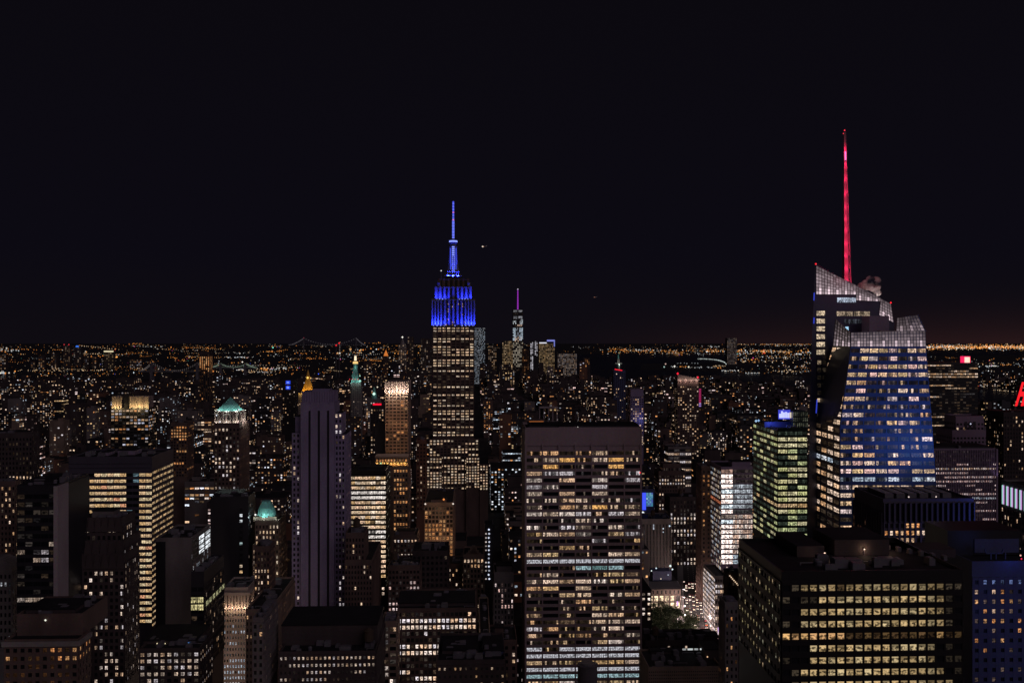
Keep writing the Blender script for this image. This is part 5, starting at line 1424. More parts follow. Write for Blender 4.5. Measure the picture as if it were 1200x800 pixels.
simple('apartment_block', 'slender pale brick building end with a few amber windows, beside the massive black block', 'building', 849.5, 865, 708, 430, xs=843, wall='limestone', fpx=8.4, bpx=5.0, p=.16, pal='amber', bright=.8, wf=.4, hf=.5, top=4, sp=.2, dim=.1, clutter=2)
b = Bld('brick_building', 'low building with black roof and patterned brick front wall, bottom right of the gridded slab', 'building', 760, 845, 520, D=30, wall='tan_brick', seed=61)
t0 = b.tier(ytop=783.5)
b.fac('F', t0, lambda i, j: None, nx=38, ny=7, yt=785, yb=812, wf=.5, hf=.42, rp=.15, rs=.12)
a, c = b.c
b.bulk(826, 844, 762, 14, 14, wall='dark_brick'); b.bulk(763, 800, 768, 24, 5, wall='dark_brick')
m = MB(); m.gem(b.L(b.xloc(829, 12), 12, b.z(770, 12)), .5, 0, (.9, .55, .3)); b.part('roof_lamp', m, LAMP)
for px, w_ in ((800, 4), (806, 6), (814, 4), (820.5, 3)):
    m = MB(); m.box(b.xloc(px, 22) - a, b.xloc(px + w_, 22) - a, 22 - c, 22.6 - c, b.z(762, 22), b.z(760.3, 22), 0, mulc((.7, .75, .75), b.rng.uniform(.3, .8))); b.part('skylight', m, LAMP)
b.clutter(6, t0); b.finish()
simple('brick_building', 'long low dark roof with a lit ledge, in front of the park trees', 'building', 756, 842, 752, 640, D=24, wall='dark_brick', fpx=7, bpx=5, p=.05, pal='warm', clutter=8, dim=.05, bulks=[(764, 792, 748, 5, 8), (826, 842, 746, 6, 10)], tanks=[(768, 6)])
# the mansion by the park
b = simple('stone_building', 'ornate stone mansion with tall brightly lit windows, behind the park trees', 'building', 753, 797.5, 690, 930, D=30, wall='cream_stone', fpx=9, bpx=9, front=False, side=False, done=False, clutter=0)
a, c = b.c
b.fac('F', (0, b.w, 0, b.D, b.z(713), b.z(697)), lambda i, j: mulc((1.15, .86, .55), b.rng.uniform(.8, 1.1)) if (i not in (0,)) and not (j == 0 and i == 6) else None, nx=7, ny=2, wf=.74, hf=.78, rp=.5, rs=.4)
b.fac('F', (0, b.w, 0, b.D, b.z(697), b.z(690)), lambda i, j: None, nx=9, ny=1, wf=.35, hf=.6, rp=.4, rs=.4)
m = MB(); x1 = b.w
m.hexa([(-.8 - a, -.8 - c, b.top), (x1 + .8 - a, -.8 - c, b.top), (x1 + .8 - a, b.D + .8 - c, b.top), (-.8 - a, b.D + .8 - c, b.top)],
       [(2 - a, 4 - c, b.z(681, 4)), (x1 - 2 - a, 4 - c, b.z(681, 4)), (x1 - 2 - a, b.D - 4 - c, b.z(681, 4)), (2 - a, b.D - 4 - c, b.z(681, 4))])
b.part('mansard_roof', m, W['dark_metal'])
m = MB(); m.box(b.xloc(765, 6) - a, b.xloc(787, 6) - a, 6 - c, 20 - c, b.z(681, 4), b.z(669, 6)); b.part('penthouse', m, W['navy'])
for px, py, r, col in ((785.5, 663, 1.6, (.9, 1.05, 1.0)), (769, 665.5, 1.1, (.7, .85, .95)), (788, 667, 1.2, (.8, .95, 1)), (763.5, 668.5, 1.0, (.8, .9, .9)), (783, 673.5, .9, (.5, .6, .75)), (774.5, 678, .9, (.95, .8, .6)), (775, 684.5, .8, (.8, .65, .45))):
    m = MB(); m.gem(b.L(b.xloc(px, 3), 3, b.z(py, 3)), r * .8, 0, col); b.part('roof_lamp', m, LAMP)
lamp('facade_lamp', b.W(b.w * .5, -7, b.z(700)), (1, .78, .5), 260, b.root, 1); lamp('facade_lamp', b.W(b.w * .5, 2.5, b.z(690)), (.9, .8, .7), 160, b.root, 1)
b.finish()

# tank on legs in front of the gridded slab
t = empty('water_tank', (*at(688.5, 785, 500)[:2], 0))
tag(t, 'dark round rooftop tank rising in front of the gridded slab', 'water tank')
zt = zat(779, 500)
m = MB(); m.prism(0, 0, zt - 13, zt, 5.0, 5.0, 24); m.prism(0, 0, zt, zt + .6, 5.3, 5.3, 24); m.prism(0, 0, zt + .6, zt + 1.4, 4.2, 3.6, 24)
for k in range(12): m.bar((4.6 * math.cos(k * .5236), 4.6 * math.sin(k * .5236), zt + .6), (4.6 * math.cos(k * .5236), 4.6 * math.sin(k * .5236), zt + 1.7), .15)
m.build('tank_body', W['steel'], t)
m = MB()
for k in range(6): m.bar((3.8 * math.cos(k * 1.047), 3.8 * math.sin(k * 1.047), 0), (3.8 * math.cos(k * 1.047), 3.8 * math.sin(k * 1.047), zt - 13), .8)
m.build('tank_legs', W['dark_metal'], t)

# mid-distance towers on the right
b = simple('apartment_tower', 'blue-grey tower with a flat pale cap and blue-lit side, above the gridded slab', 'skyscraper', 739, 754, 457, 1500, xs=None, D=24, wall='violet_metal', fpx=2.75, bpx=2.6, p=.35, pal='warm', wf=.6, hf=.55, top=7, yb=525, done=False, dim=.1)
x0 = b.xloc(752, 0)
lamp('billboard_glow', b.W(x0, -14, b.z(492)), (.25, .3, 1.0), 3500, b.root, 2); b.finish()
b = simple('apartment_tower', 'slim tower with slanted pinkish lit crown and red corner beacons', 'skyscraper', 794, 819, 447, 1600, D=26, wall='brown_brick', fpx=2.6, bpx=2.9, p=.3, pal='warm', wf=.55, hf=.5, yb=560, done=False, clutter=0, top=5)
a, c = b.c
m = MB(); x0, x1 = -a, b.w - a
m.hexa([(x0, 0 - c, b.top), (x1, -c, b.top), (x1, 14 - c, b.top), (x0, 14 - c, b.top)], [(x0, -c, b.z(438.5)), (x1, -c, b.z(443.5)), (x1, 14 - c, b.z(443.5)), (x0, 14 - c, b.z(438.5))])
b.part('crown', m, W['cream_stone'])
for k in range(4): lamp('floodlight', b.W(b.w * (k + .5) / 4, -3, b.top + .6), (1, .72, .62), 800, b.root, .5)
m = MB(); m.gem((x0, -1 - c, b.z(437.5)), 2.0, 0, (1.2, .02, .05)); m.gem((x1 - 2, -1 - c, b.z(442)), 1.9, 0, (1.2, .02, .05)); b.part('warning_light', m, LAMP)
m = MB()
for k in range(9): m.box(x1 + .2, x1 + 3.6, .0 - c, 1 - c, b.z(457 + k * 2.4), b.z(455.6 + k * 2.4), 0, (.42, .02, .12) if k < 7 else (.35, .2, .6))
b.part('light_or_reflection_strip', m, LAMP); b.finish()
b = simple('office_tower', 'dark slab tower with a row of red lamps along its roof, before the harbour', 'skyscraper', 719, 733, 434, 2300, D=28, wall='navy', fpx=2.2, bpx=2.4, p=.06, yb=500, clutter=0, done=False)
m = MB()
for k in range(6): m.gem(b.L(b.xloc(721 + k * 1.5, 0), 0, b.z(432.6 + .25 * k)), 1.6, 0, (1.2, .02, .04))
b.part('warning_light', m, LAMP); b.finish()
b = simple('office_building', 'low building with a glass pavilion frame on its roof, behind the gridded slab', 'building', 631, 655, 496, 1200, D=24, wall='grey_stone', fpx=3.6, bpx=3, p=.2, yb=520, done=False, clutter=0)
m = MB(); a, c = b.c
for k in range(5):
    x = b.xloc(632.5 + k * 5.2, 0) - a; m.box(x - .3, x + .3, -c, .8 - c, b.top, b.z(478)); m.box(x - .3, x + .3, 10 - c, 10.8 - c, b.top, b.z(478))
m.box(b.xloc(632, 0) - a, b.xloc(654, 0) - a, -.5 - c, 11.5 - c, b.z(478), b.z(476.8)); b.part('pavilion_frame', m, W['pale_concrete']); b.finish()
b = simple('office_building', 'block with an orange-lit roof terrace, just behind the gridded slab', 'building', 614, 640, 499, 1000, D=22, wall='brown_brick', fpx=4.2, bpx=3, p=.2, yb=520, done=False, clutter=0)
m = MB(); a, c = b.c
m.box(b.xloc(620, 3) - a, b.xloc(637, 3) - a, 3 - c, 3.5 - c, b.top, b.z(493.5, 3), 0, (.55, .16, .04)); b.part('lit_terrace_wall', m, LAMP)
m = MB(); m.box(b.xloc(615, 2) - a, b.xloc(638.5, 2) - a, 2 - c, 14 - c, b.z(493, 3), b.z(491.8, 3)); b.part('terrace_canopy', m, W['brown_brick']); b.finish()
# ------------------------------------------------------------------ the far skyline
def far_tower(name, label, xl, xr, ytop, Y, wall='grey_stone', pal='warm', p=.5, bright=.5, D=40, fpx=2.0, bpx=2.0, extra=None, wf=.7, hf=.6, cat='skyscraper'):
    b = Bld(name, label, cat, xl, xr, Y, None, D, 'towers of the far skyline', wall)
    t0 = b.tier(ytop=ytop, parapet=0)
    b.fac('F', t0, lit_rand(b.rng, p, pal, bright, 1, .35, .2), bay=bpx * Y / F, fh=fpx * Y / F, yb=450, wf=wf, hf=hf, grid=False, dark=False)
    if extra: extra(b)
    b.finish(maxwin=0)
    return b
def wtc(b):
    a, c = b.c
    m = MB(); xm = b.w / 2 - a
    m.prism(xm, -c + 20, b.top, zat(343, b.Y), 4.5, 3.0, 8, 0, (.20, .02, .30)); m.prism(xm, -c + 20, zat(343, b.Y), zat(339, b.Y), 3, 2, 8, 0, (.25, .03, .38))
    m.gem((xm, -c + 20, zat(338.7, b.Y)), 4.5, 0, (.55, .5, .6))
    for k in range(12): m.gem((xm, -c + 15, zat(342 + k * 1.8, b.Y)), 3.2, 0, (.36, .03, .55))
    b.part('antenna', m, LAMP)
    w_ = []
    x0, x1 = -a, b.w - a
    def pt(px, py): return ((b.xloc(px, 0) - a), -1.2 - c, zat(py, b.Y))
    for (xa, xb_, ya, yb_, nx, ny, col, pr) in ((601, 612.8, 363, 366, 2, 1, (.22, .22, .24), 1), (601, 612.8, 370, 374, 2, 1, (.25, .25, .28), 1), (601, 605, 375.5, 380, 3, 2, (.6, .66, .7), .7), (609, 612.8, 374, 380, 3, 3, (.5, .55, .6), .7),
                                                 (602, 612, 380, 382.5, 5, 1, (.7, .5, .4), .7), (601, 604.5, 384, 399, 3, 9, (.55, .68, .8), .85), (608.5, 612.8, 384, 399, 3, 9, (.6, .72, .85), .85), (604.5, 608.5, 384, 399, 3, 9, (.2, .22, .26), .5),
                                                 (603, 611.5, 394.5, 400.5, 5, 3, (.75, .5, .34), .8), (601, 613, 401, 430, 7, 13, (.30, .26, .2), .7)):
        mm = MB()
        patch(mm, w_, [pt(xa, yb_), pt(xb_, yb_), pt(xb_, ya), pt(xa, ya)], nx, ny, lambda i, j, col=col, pr=pr: mulc(col, b.rng.uniform(.5, 1.1)) if b.rng.random() < pr else None, wf=.85, hf=.75, grid=False, dark=False, rng=b.rng)
    b.wins.extend(w_)
far_tower('glass_skyscraper', 'tallest far tower with a violet lit mast and white-blue lit corners', 601, 613, 362.5, 5700, 'dark_metal', p=0, extra=wtc, D=60)
def cap_blue(b):
    a, c = b.c
    m = MB(); m.box(b.xloc(641, 0) - a, b.xloc(650, 0) - a, 2 - c, 6 - c, zat(400, b.Y), zat(398, b.Y), 0, (.2, .22, .62)); m.box(b.xloc(649, 0) - a, b.xloc(650.2, 0) - a, -4 - c, -1 - c, zat(406, b.Y), zat(398, b.Y), 0, (.16, .18, .55))
    m.box(b.xloc(632, 0) - a, b.xloc(640.5, 0) - a, -4 - c, -1 - c, zat(402.3, b.Y), zat(401, b.Y), 0, (.75, .75, .85)); b.part('roof_light', m, LAMP)
def ribs(b):
    b.wins.clear(); w_ = []
    q = b.quad('F', b.box, z0=zat(435, b.Y)); mm = MB()
    patch(mm, w_, q, 5, 26, lambda i, j: mulc((.75, .72, .8), b.rng.uniform(.35, 1.0)) if (i < 2 or (i > 2 and j < 13)) and b.rng.random() < .85 else None, wf=.8, hf=.7, grid=False, dark=False, rng=b.rng)
    b.wins.extend(w_)
far_tower('glass_skyscraper', 'far tower glittering silver-white on its ribbed face, right next to the blue-crowned skyscraper', 556, 568.5, 384, 5200, 'dark_metal', 'cool', .75, .42, fpx=1.5, bpx=1.3, extra=None)
far_tower('office_tower', 'far golden-lit tower with a green roof edge, left of the tallest far tower', 588.5, 601, 399.5, 5500, 'dark_metal', 'yellow', .8, .5, fpx=1.8, bpx=1.6)
far_tower('office_tower', 'slim far tower marked by a bright white vertical strip of light', 621.5, 630, 399.5, 5300, 'dark_metal', 'cool', .1, .3, extra=ribs)
far_tower('office_tower', 'far amber-faced tower with blue light along its roof corner', 631.5, 650, 402.5, 5600, 'bronze', 'yellow', .92, .42, fpx=1.7, bpx=1.6, extra=cap_blue)
far_tower('office_tower', 'broad far tower with dull beige lit face, right of the amber-faced far tower', 653.5, 676, 414.5, 5400, 'grey_stone', 'white', .8, .27, fpx=1.7, bpx=1.6)
far_tower('office_tower', 'small far tower with a red roof beacon at the right end of the far skyline', 684, 691, 419.5, 5300, 'dark_brick', 'amber', .5, .35)
far_tower('office_tower', 'far grey tower of dim windows, between silver-white tower and golden tower', 572, 582, 405, 5600, 'dark_brick', 'warm', .45, .3)
far_tower('office_tower', 'dim far tower directly below the tallest far tower, with orange top lights', 612, 620, 409, 5450, 'dark_brick', 'amber', .35, .35)
def spire_top(b):
    a, c = b.c
    m = MB(); m.prism(b.w / 2 - a, -c + 12, b.top, zat(397, b.Y), 14, 3, 8); b.part('roof', m, W['limestone'])
    m = MB(); m.gem((b.w / 2 - a, -c + 4, zat(395, b.Y)), 5.5, 0, (1.0, .95, .85)); b.part('lantern', m, LAMP)
far_tower('stone_tower', 'far pointed stone tower with a white lantern at its tip', 467, 476, 404, 5200, 'limestone', 'warm', .35, .35, extra=spire_top)
far_tower('office_tower', 'tall dark far tower with a few dim windows, beside the lantern-tipped far tower', 477.5, 484.5, 394.5, 5500, 'dark_brick', 'warm', .25, .22)
far_tower('office_tower', 'far block with two dim lit bands and three white lights, left of the blue-crowned skyscraper', 493, 506, 396.5, 5000, 'dark_brick', 'white', .25, .32)
def py_top(b):
    a, c = b.c
    m = MB(); m.prism(b.w / 2 - a, -c + 14, b.top, zat(410, b.Y), 16, 1, 4, 0, (.60, .17, .03), a0=math.pi / 4); b.part('lit_roof', m, LAMP)
far_tower('stone_tower', 'far tower with a small orange lit pyramid roof', 449, 455, 417, 5000, 'dark_brick', 'amber', .15, .3, extra=py_top)
far_tower('office_tower', 'lone dark grey slab tower across the water with faint lit bands', 852, 863.5, 396, 8600, 'grey_stone', 'white', .75, .13, fpx=1.6, bpx=1.6, D=60)
far_tower('apartment_tower', 'far tower with a bright pale top line on the left skyline', 122, 133, 411, 7200, 'dark_brick', 'yellow', .4, .25, extra=lambda b: b.part('roof_light', (lambda m: (m.box(-b.c[0], b.w - b.c[0], -6 - b.c[1], -1 - b.c[1], zat(412.4, b.Y), zat(410.8, b.Y), 0, (.75, .66, .42)), m)[1])(MB()), LAMP))
far_tower('apartment_tower', 'tall unlit far tower with two red beacons on the left skyline', 74, 82, 404, 7600, 'dark_brick', 'warm', .18, .18, extra=lambda b: b.part('warning_light', (lambda m: (m.gem((-b.c[0] + 8, -b.c[1] - 2, zat(403.6, b.Y)), 6, 0, (.5, .03, .04)), m.gem((b.c[0] - 8, -b.c[1] - 2, zat(403.6, b.Y)), 6, 0, (.6, .03, .04)), m)[2])(MB()), LAMP))
def bluedot(b):
    m = MB(); m.prism(0, -b.c[1], zat(406.6, b.Y), zat(404.8, b.Y), 13, 9, 10, 0, (.04, .18, .8)); b.part('roof_light', m, LAMP)
far_tower('apartment_tower', 'far tower carrying a bright blue roof light on the left skyline', 86, 95, 407, 7800, 'dark_brick', 'white', .3, .22, extra=bluedot)
for xl, xr, yt, p, lab in ((36, 41, 423, .5, 'pale far block with bluish windows low on the left skyline'), (60, 66, 414, .35, 'thin far block with speckled amber windows on the left skyline'), (0, 7, 415, .4, 'far block with dim amber windows at the left edge of the skyline'),
                           (45, 52, 416, .3, 'far block between the pale bluish block and the thin amber block'), (98, 104, 415, .25, 'dim far block just right of the blue roof light'), (108, 113, 418, .3, 'small far block with amber specks right of the blue roof light'), (152, 166, 421, .5, 'squat far block with green roof lights above the left bridge')):
    far_tower('apartment_tower', lab, xl, xr, yt, 7400, 'dark_brick', 'mixed', p, .3)

# bridges
def bridge(name, label, towers, ydeck, sag, Y, tower_top, col=(.16, .15, .17), lights=None, w=26, deck_to=None, lamp_r=5, up=None):
    """towers: photo columns of the pylons; cables hang between and beyond them"""
    cx0 = (towers[0] + towers[-1]) / 2
    X, _, _ = at(cx0, 400, Y)
    t = empty(name, (X, Y, 0)); tag(t, label, 'bridge')
    def P(px, py, dy=0): x, y, z = at(px, py, Y); return (x - X, dy, z)
    zdk = zat(ydeck, Y)
    m = MB(); l, r = P(deck_to[0], ydeck), P(deck_to[1], ydeck)
    m.box(l[0], r[0], -w / 2, w / 2, zdk - 6, zdk); m.build('deck', W['steel'], t)
    for k, px in enumerate(towers):
        m = MB(); p = P(px, tower_top)
        for s in (-1, 1): m.box(p[0] - 7, p[0] + 7, s * w / 2 - 4, s * w / 2 + 4, 0, p[2])
        for zz_ in (zdk + 2, (zdk + p[2]) / 2, p[2] - 12): m.box(p[0] - 6, p[0] + 6, -w / 2, w / 2, zz_, zz_ + 10)
        m.build('pylon', W['steel'], t)
    pts = [deck_to[0]] + list(towers) + [deck_to[1]]
    m, ml = MB(), MB()
    for s in (-1, 1):
        for i in range(len(pts) - 1):
            xa, xb = pts[i], pts[i + 1]
            ya = tower_top if 0 < i else ydeck; yb_ = tower_top if i + 1 < len(pts) - 1 else ydeck
            n = 22
            prev = None
            for k in range(n + 1):
                u = k / n
                if ya == yb_ == tower_top: y = tower_top + (ydeck - sag - tower_top) * (1 - (2 * u - 1) ** 2)
                elif ya == tower_top: y = ya + (yb_ - ya) * (1 - (1 - u) ** 1.5)
                else: y = yb_ + (ya - yb_) * (1 - u ** 1.5)
                p = P(xa + (xb - xa) * u, y, s * w / 2)
                if prev: m.bar(prev, p, lamp_r * .5)
                prev = p
                ml.gem(p, lamp_r, 0, mulc(col, random.Random(k * 7 + i).uniform(.6, 1.2)))
                if k % 2 == 0 and not (0 < k < n and False): m.bar(p, (p[0], p[1], zdk), lamp_r * .15)
    m.build('cables', W['steel'], t); ml.build('cable_lamps', LAMP, t)
    ml = MB()
    for k in range(40): ml.gem((l[0] + (r[0] - l[0]) * k / 39, -w / 2 - 1, zdk + 3), lamp_r * .8, 0, mulc(col, random.Random(k).uniform(.2, .8)))
    ml.build('deck_lamps', LAMP, t)
    return t
t = bridge('suspension_bridge', 'long suspension bridge with two pylons on the horizon', (356, 417.5), 404.0, .6, 15500, 396.3, (.085, .075, .085), w=30, deck_to=(339, 428), lamp_r=6)
m = MB(); m.gem((at(356, 396, 15500)[0] - t.location.x, 0, zat(395.8, 15500)), 9, 0, (.22, .03, .05)); m.build('warning_light', LAMP, t)
bridge('suspension_bridge', 'suspension bridge with pale cable lights, left of the orange-striped tower', (178.5, 232), 434.5, .3, 5600, 425, (.10, .085, .08), w=30, deck_to=(164, 247), lamp_r=2.6)
bridge('suspension_bridge', 'suspension bridge whose cables carry greenish-white lamps, right of the orange-striped tower', (259, 288), 430.5, .3, 6300, 426, (.13, .17, .13), w=26, deck_to=(246, 300), lamp_r=3.2)
# cranes with red lights before the horizon bridge
for px, py, yb_, lab in ((397.5, 402, 440, 'tall crane mast with a red lamp on top and white lamps below'), (394, 404.5, 430, 'lower crane mast with a single red lamp, next to the taller crane')):
    Y = 6000; X, _, z = at(px, py, Y); t = empty('tower_crane', (X, Y, 0)); tag(t, lab, 'crane')
    m = MB(); m.bar((0, 0, 0), (0, 0, z), 3); m.bar((-18, 0, z - 8), (34, 0, z - 4), 2); m.bar((0, 0, z), (30, 0, z - 5), 1); m.build('mast', W['steel'], t)
    m = MB(); m.gem((0, -3, z), 5.5, 0, (1.1, .03, .04)); m.build('warning_light', LAMP, t)
    if py < 403:
        m = MB(); m.gem((4, -3, zat(413.7, Y)), 5.5, 0, (.85, .8, .72)); m.gem((6, -3, zat(400.8, Y)), 3, 0, (.4, .2, .1))
        for k in range(5): m.gem((4, -3, zat(404.5 + k * 1.8, Y)), 2.5, 0, (.25, .22, .2))
        m.build('work_lamp', LAMP, t)
# the green statue on its pedestal in the harbour
Y = 8800; X = at(724.7, 0, Y)[0]
t = empty('statue', (X, Y, 0)); tag(t, 'tiny pale green floodlit statue on a pedestal in the dark harbour', 'statue')
z0, z1 = 0.0, zat(413.3, Y)
m = MB(); m.box(-30, 30, -30, 30, 0, 8); m.hexa([(-12, -12, 8), (12, -12, 8), (12, 12, 8), (-12, 12, 8)], [(-8, -8, 45), (8, -8, 45), (8, 8, 45), (-8, 8, 45)]); m.build('pedestal', W['limestone'], t)
m = MB(); m.prism(0, 0, 45, 75, 6.5, 4.2, 8); m.prism(0, 0, 75, 84, 4.2, 2.2, 8); m.prism(0, 0, 84, 90, 2.4, 1.8, 8); m.bar((4, 0, 76), (6, 0, 92), 2.2); m.bar((-4, 0, 76), (-5, -2, 66), 2.2)
m.build('statue_body', W['copper'], t)
m = MB(); m.gem((6.2, 0, 95), 3.5, 0, (1.0, .8, .4)); m.build('torch', LAMP, t)
lamp('floodlight', (X, Y - 60, 20), (.85, 1, .85), 30000, t, 3)

# aircraft lights in the sky
def plane(px, py, Y, lab, r, g):
    X, _, z = at(px, py, Y); t = empty('airliner', (X, Y, z)); tag(t, lab, 'aircraft')
    m = MB()
    prof = [(-18, .2), (-16, 1.3), (-12, 1.9), (8, 1.9), (15, .9), (18, .3)]
    for (xa, ra), (xb, rb) in zip(prof, prof[1:]):
        n = 10
        for k in range(n):
            t0_, t1_ = 2 * math.pi * k / n, 2 * math.pi * (k + 1) / n
            m.face([(xa, ra * math.cos(t0_), ra * math.sin(t0_)), (xb, rb * math.cos(t0_), rb * math.sin(t0_)), (xb, rb * math.cos(t1_), rb * math.sin(t1_)), (xa, ra * math.cos(t1_), ra * math.sin(t1_))])
    m.build('fuselage', W['white_metal'], t)
    for s in (-1, 1):
        m = MB(); m.hexa([(-4, s * 1.5, -.6), (3, s * 1.5, -.6), (8, s * 17, .4), (5.5, s * 17, .4)], [(-4, s * 1.5, -.1), (3, s * 1.5, -.1), (8, s * 17, .6), (5.5, s * 17, .6)]); m.build('wing', W['white_metal'], t)
    m = MB(); m.hexa([(12, -.2, 1), (17, -.2, 1), (18.5, -.2, 6.5), (16, -.2, 6.5)], [(12, .2, 1), (17, .2, 1), (18.5, .2, 6.5), (16, .2, 6.5)]); m.build('tail_fin', W['white_metal'], t)
    m = MB(); m.gem((-10, -2.5, -1.6), r, 0, g); m.gem((-14.5, -2, -1.2), r * .55, 0, mulc(g, .6)); m.gem((-4, -2.2, -1.8), r * .55, 0, (.5, .18, .08)); m.build('landing_light', LAMP, t)
plane(567.5, 288.7, 6500, 'airliner with bright landing lights in the night sky, nearer the blue mast', 5.2, (1.0, .85, .7))
plane(697.5, 348, 9500, 'faint distant airliner low in the sky, right of the far skyline', 6, (.10, .055, .05))

# ------------------------------------------------------------------ ground, water, avenue
gm = wallmat('city_ground', (0.03, 0.028, 0.032), scale=.02, var=.4)
m = MB(); m.face([(-90000, -3000, 0), (90000, -3000, 0), (90000, 28600, 0), (-90000, 28600, 0)]); o = m.build('ground', gm); tag(o, kind='structure')
wm, n_, l_, p_ = newmat('harbour_water')
p_.inputs['Base Color'].default_value = (0.004, 0.006, 0.010, 1); p_.inputs['Roughness'].default_value = .3
t_ = n_.new('ShaderNodeTexCoord'); nz_ = n_.new('ShaderNodeTexNoise'); nz_.inputs['Scale'].default_value = .02; nz_.inputs['Detail'].default_value = 4
l_.new(t_.outputs['Object'], nz_.inputs['Vector']); bp_ = n_.new('ShaderNodeBump'); bp_.inputs['Strength'].default_value = .5; bp_.inputs['Distance'].default_value = 3
l_.new(nz_.outputs['Fac'], bp_.inputs['Height']); l_.new(bp_.outputs[0], p_.inputs['Normal'])
WATERS = [[(655, 448), (650, 428), (655, 418), (690, 414.5), (860, 414), (864, 424.5), (752, 426), (750, 433), (862, 436), (950, 441.5), (1090, 446), (1140, 452), (1260, 462), (1260, 484), (1145, 481), (1090, 470), (955, 459), (860, 452), (760, 450), (700, 449)],
          [(1080, 412.2), (1260, 411), (1260, 415.5), (1140, 416.5), (1080, 416)], [(-60, 437), (0, 437), (40, 441), (55, 446), (30, 452), (-60, 452)], [(325, 402.6), (445, 402.6), (445, 404.4), (330, 404.6)]]
for k, pl in enumerate(WATERS):
    m = MB(); m.face([ground(x, y, .5 + k * .1) for x, y in pl][::-1]); o = m.build('water', wm); tag(o, kind='structure')
def in_water(px, py):
    for pl in WATERS:
        ins = False
        for (xa, ya), (xb, yb_) in zip(pl, pl[1:] + pl[:1]):
            if (ya > py) != (yb_ > py) and px < (xb - xa) * (py - ya) / (yb_ - ya) + xa: ins = not ins
        if ins: return True
    return False

# the avenue by the park
am = wallmat('asphalt', (0.055, 0.052, 0.055), scale=.2, var=.3)
A0, A1 = Vector(ground(820, 775)), Vector(ground(811, 652))
ad = (A1 - A0).normalized(); ar = Vector((ad.y, -ad.x, 0))
def av(u, v, z=0): p = A0 + ad * u + ar * v; return (p.x, p.y, z)
AL = (A1 - A0).length
m = MB(); m.face([av(-60, -11, .004), av(-60, 11, .004), av(AL + 250, 11, .004), av(AL + 250, -11, .004)][::-1]); o = m.build('road', am); tag(o, kind='structure')
m = MB()
for k in range(-4, int(AL / 9)):
    for v in (-5.5, 0, 5.5):
        m.face([av(k * 9, v - .12, .010), av(k * 9, v + .12, .010), av(k * 9 + 3.5, v + .12, .010), av(k * 9 + 3.5, v - .12, .010)][::-1])
o = m.build('road_markings', wallmat('road_paint', (.7, .68, .62), var=.2)); tag(o, kind='structure')
pm_ = wallmat('pavement', (.25, .24, .235), scale=.3, var=.2)
for s in (-1, 1):
    m = MB(); v0, v1 = s * 11, s * 17
    lo, hi = min(v0, v1), max(v0, v1)
    q = [(-60, lo), (AL + 250, lo), (AL + 250, hi), (-60, hi)]
    m.hexa([av(u, v, .0) for u, v in q], [av(u, v, .14) for u, v in q]); o = m.build('pavement', pm_); tag(o, kind='structure')
AVE = (A0, ad, ar, AL)

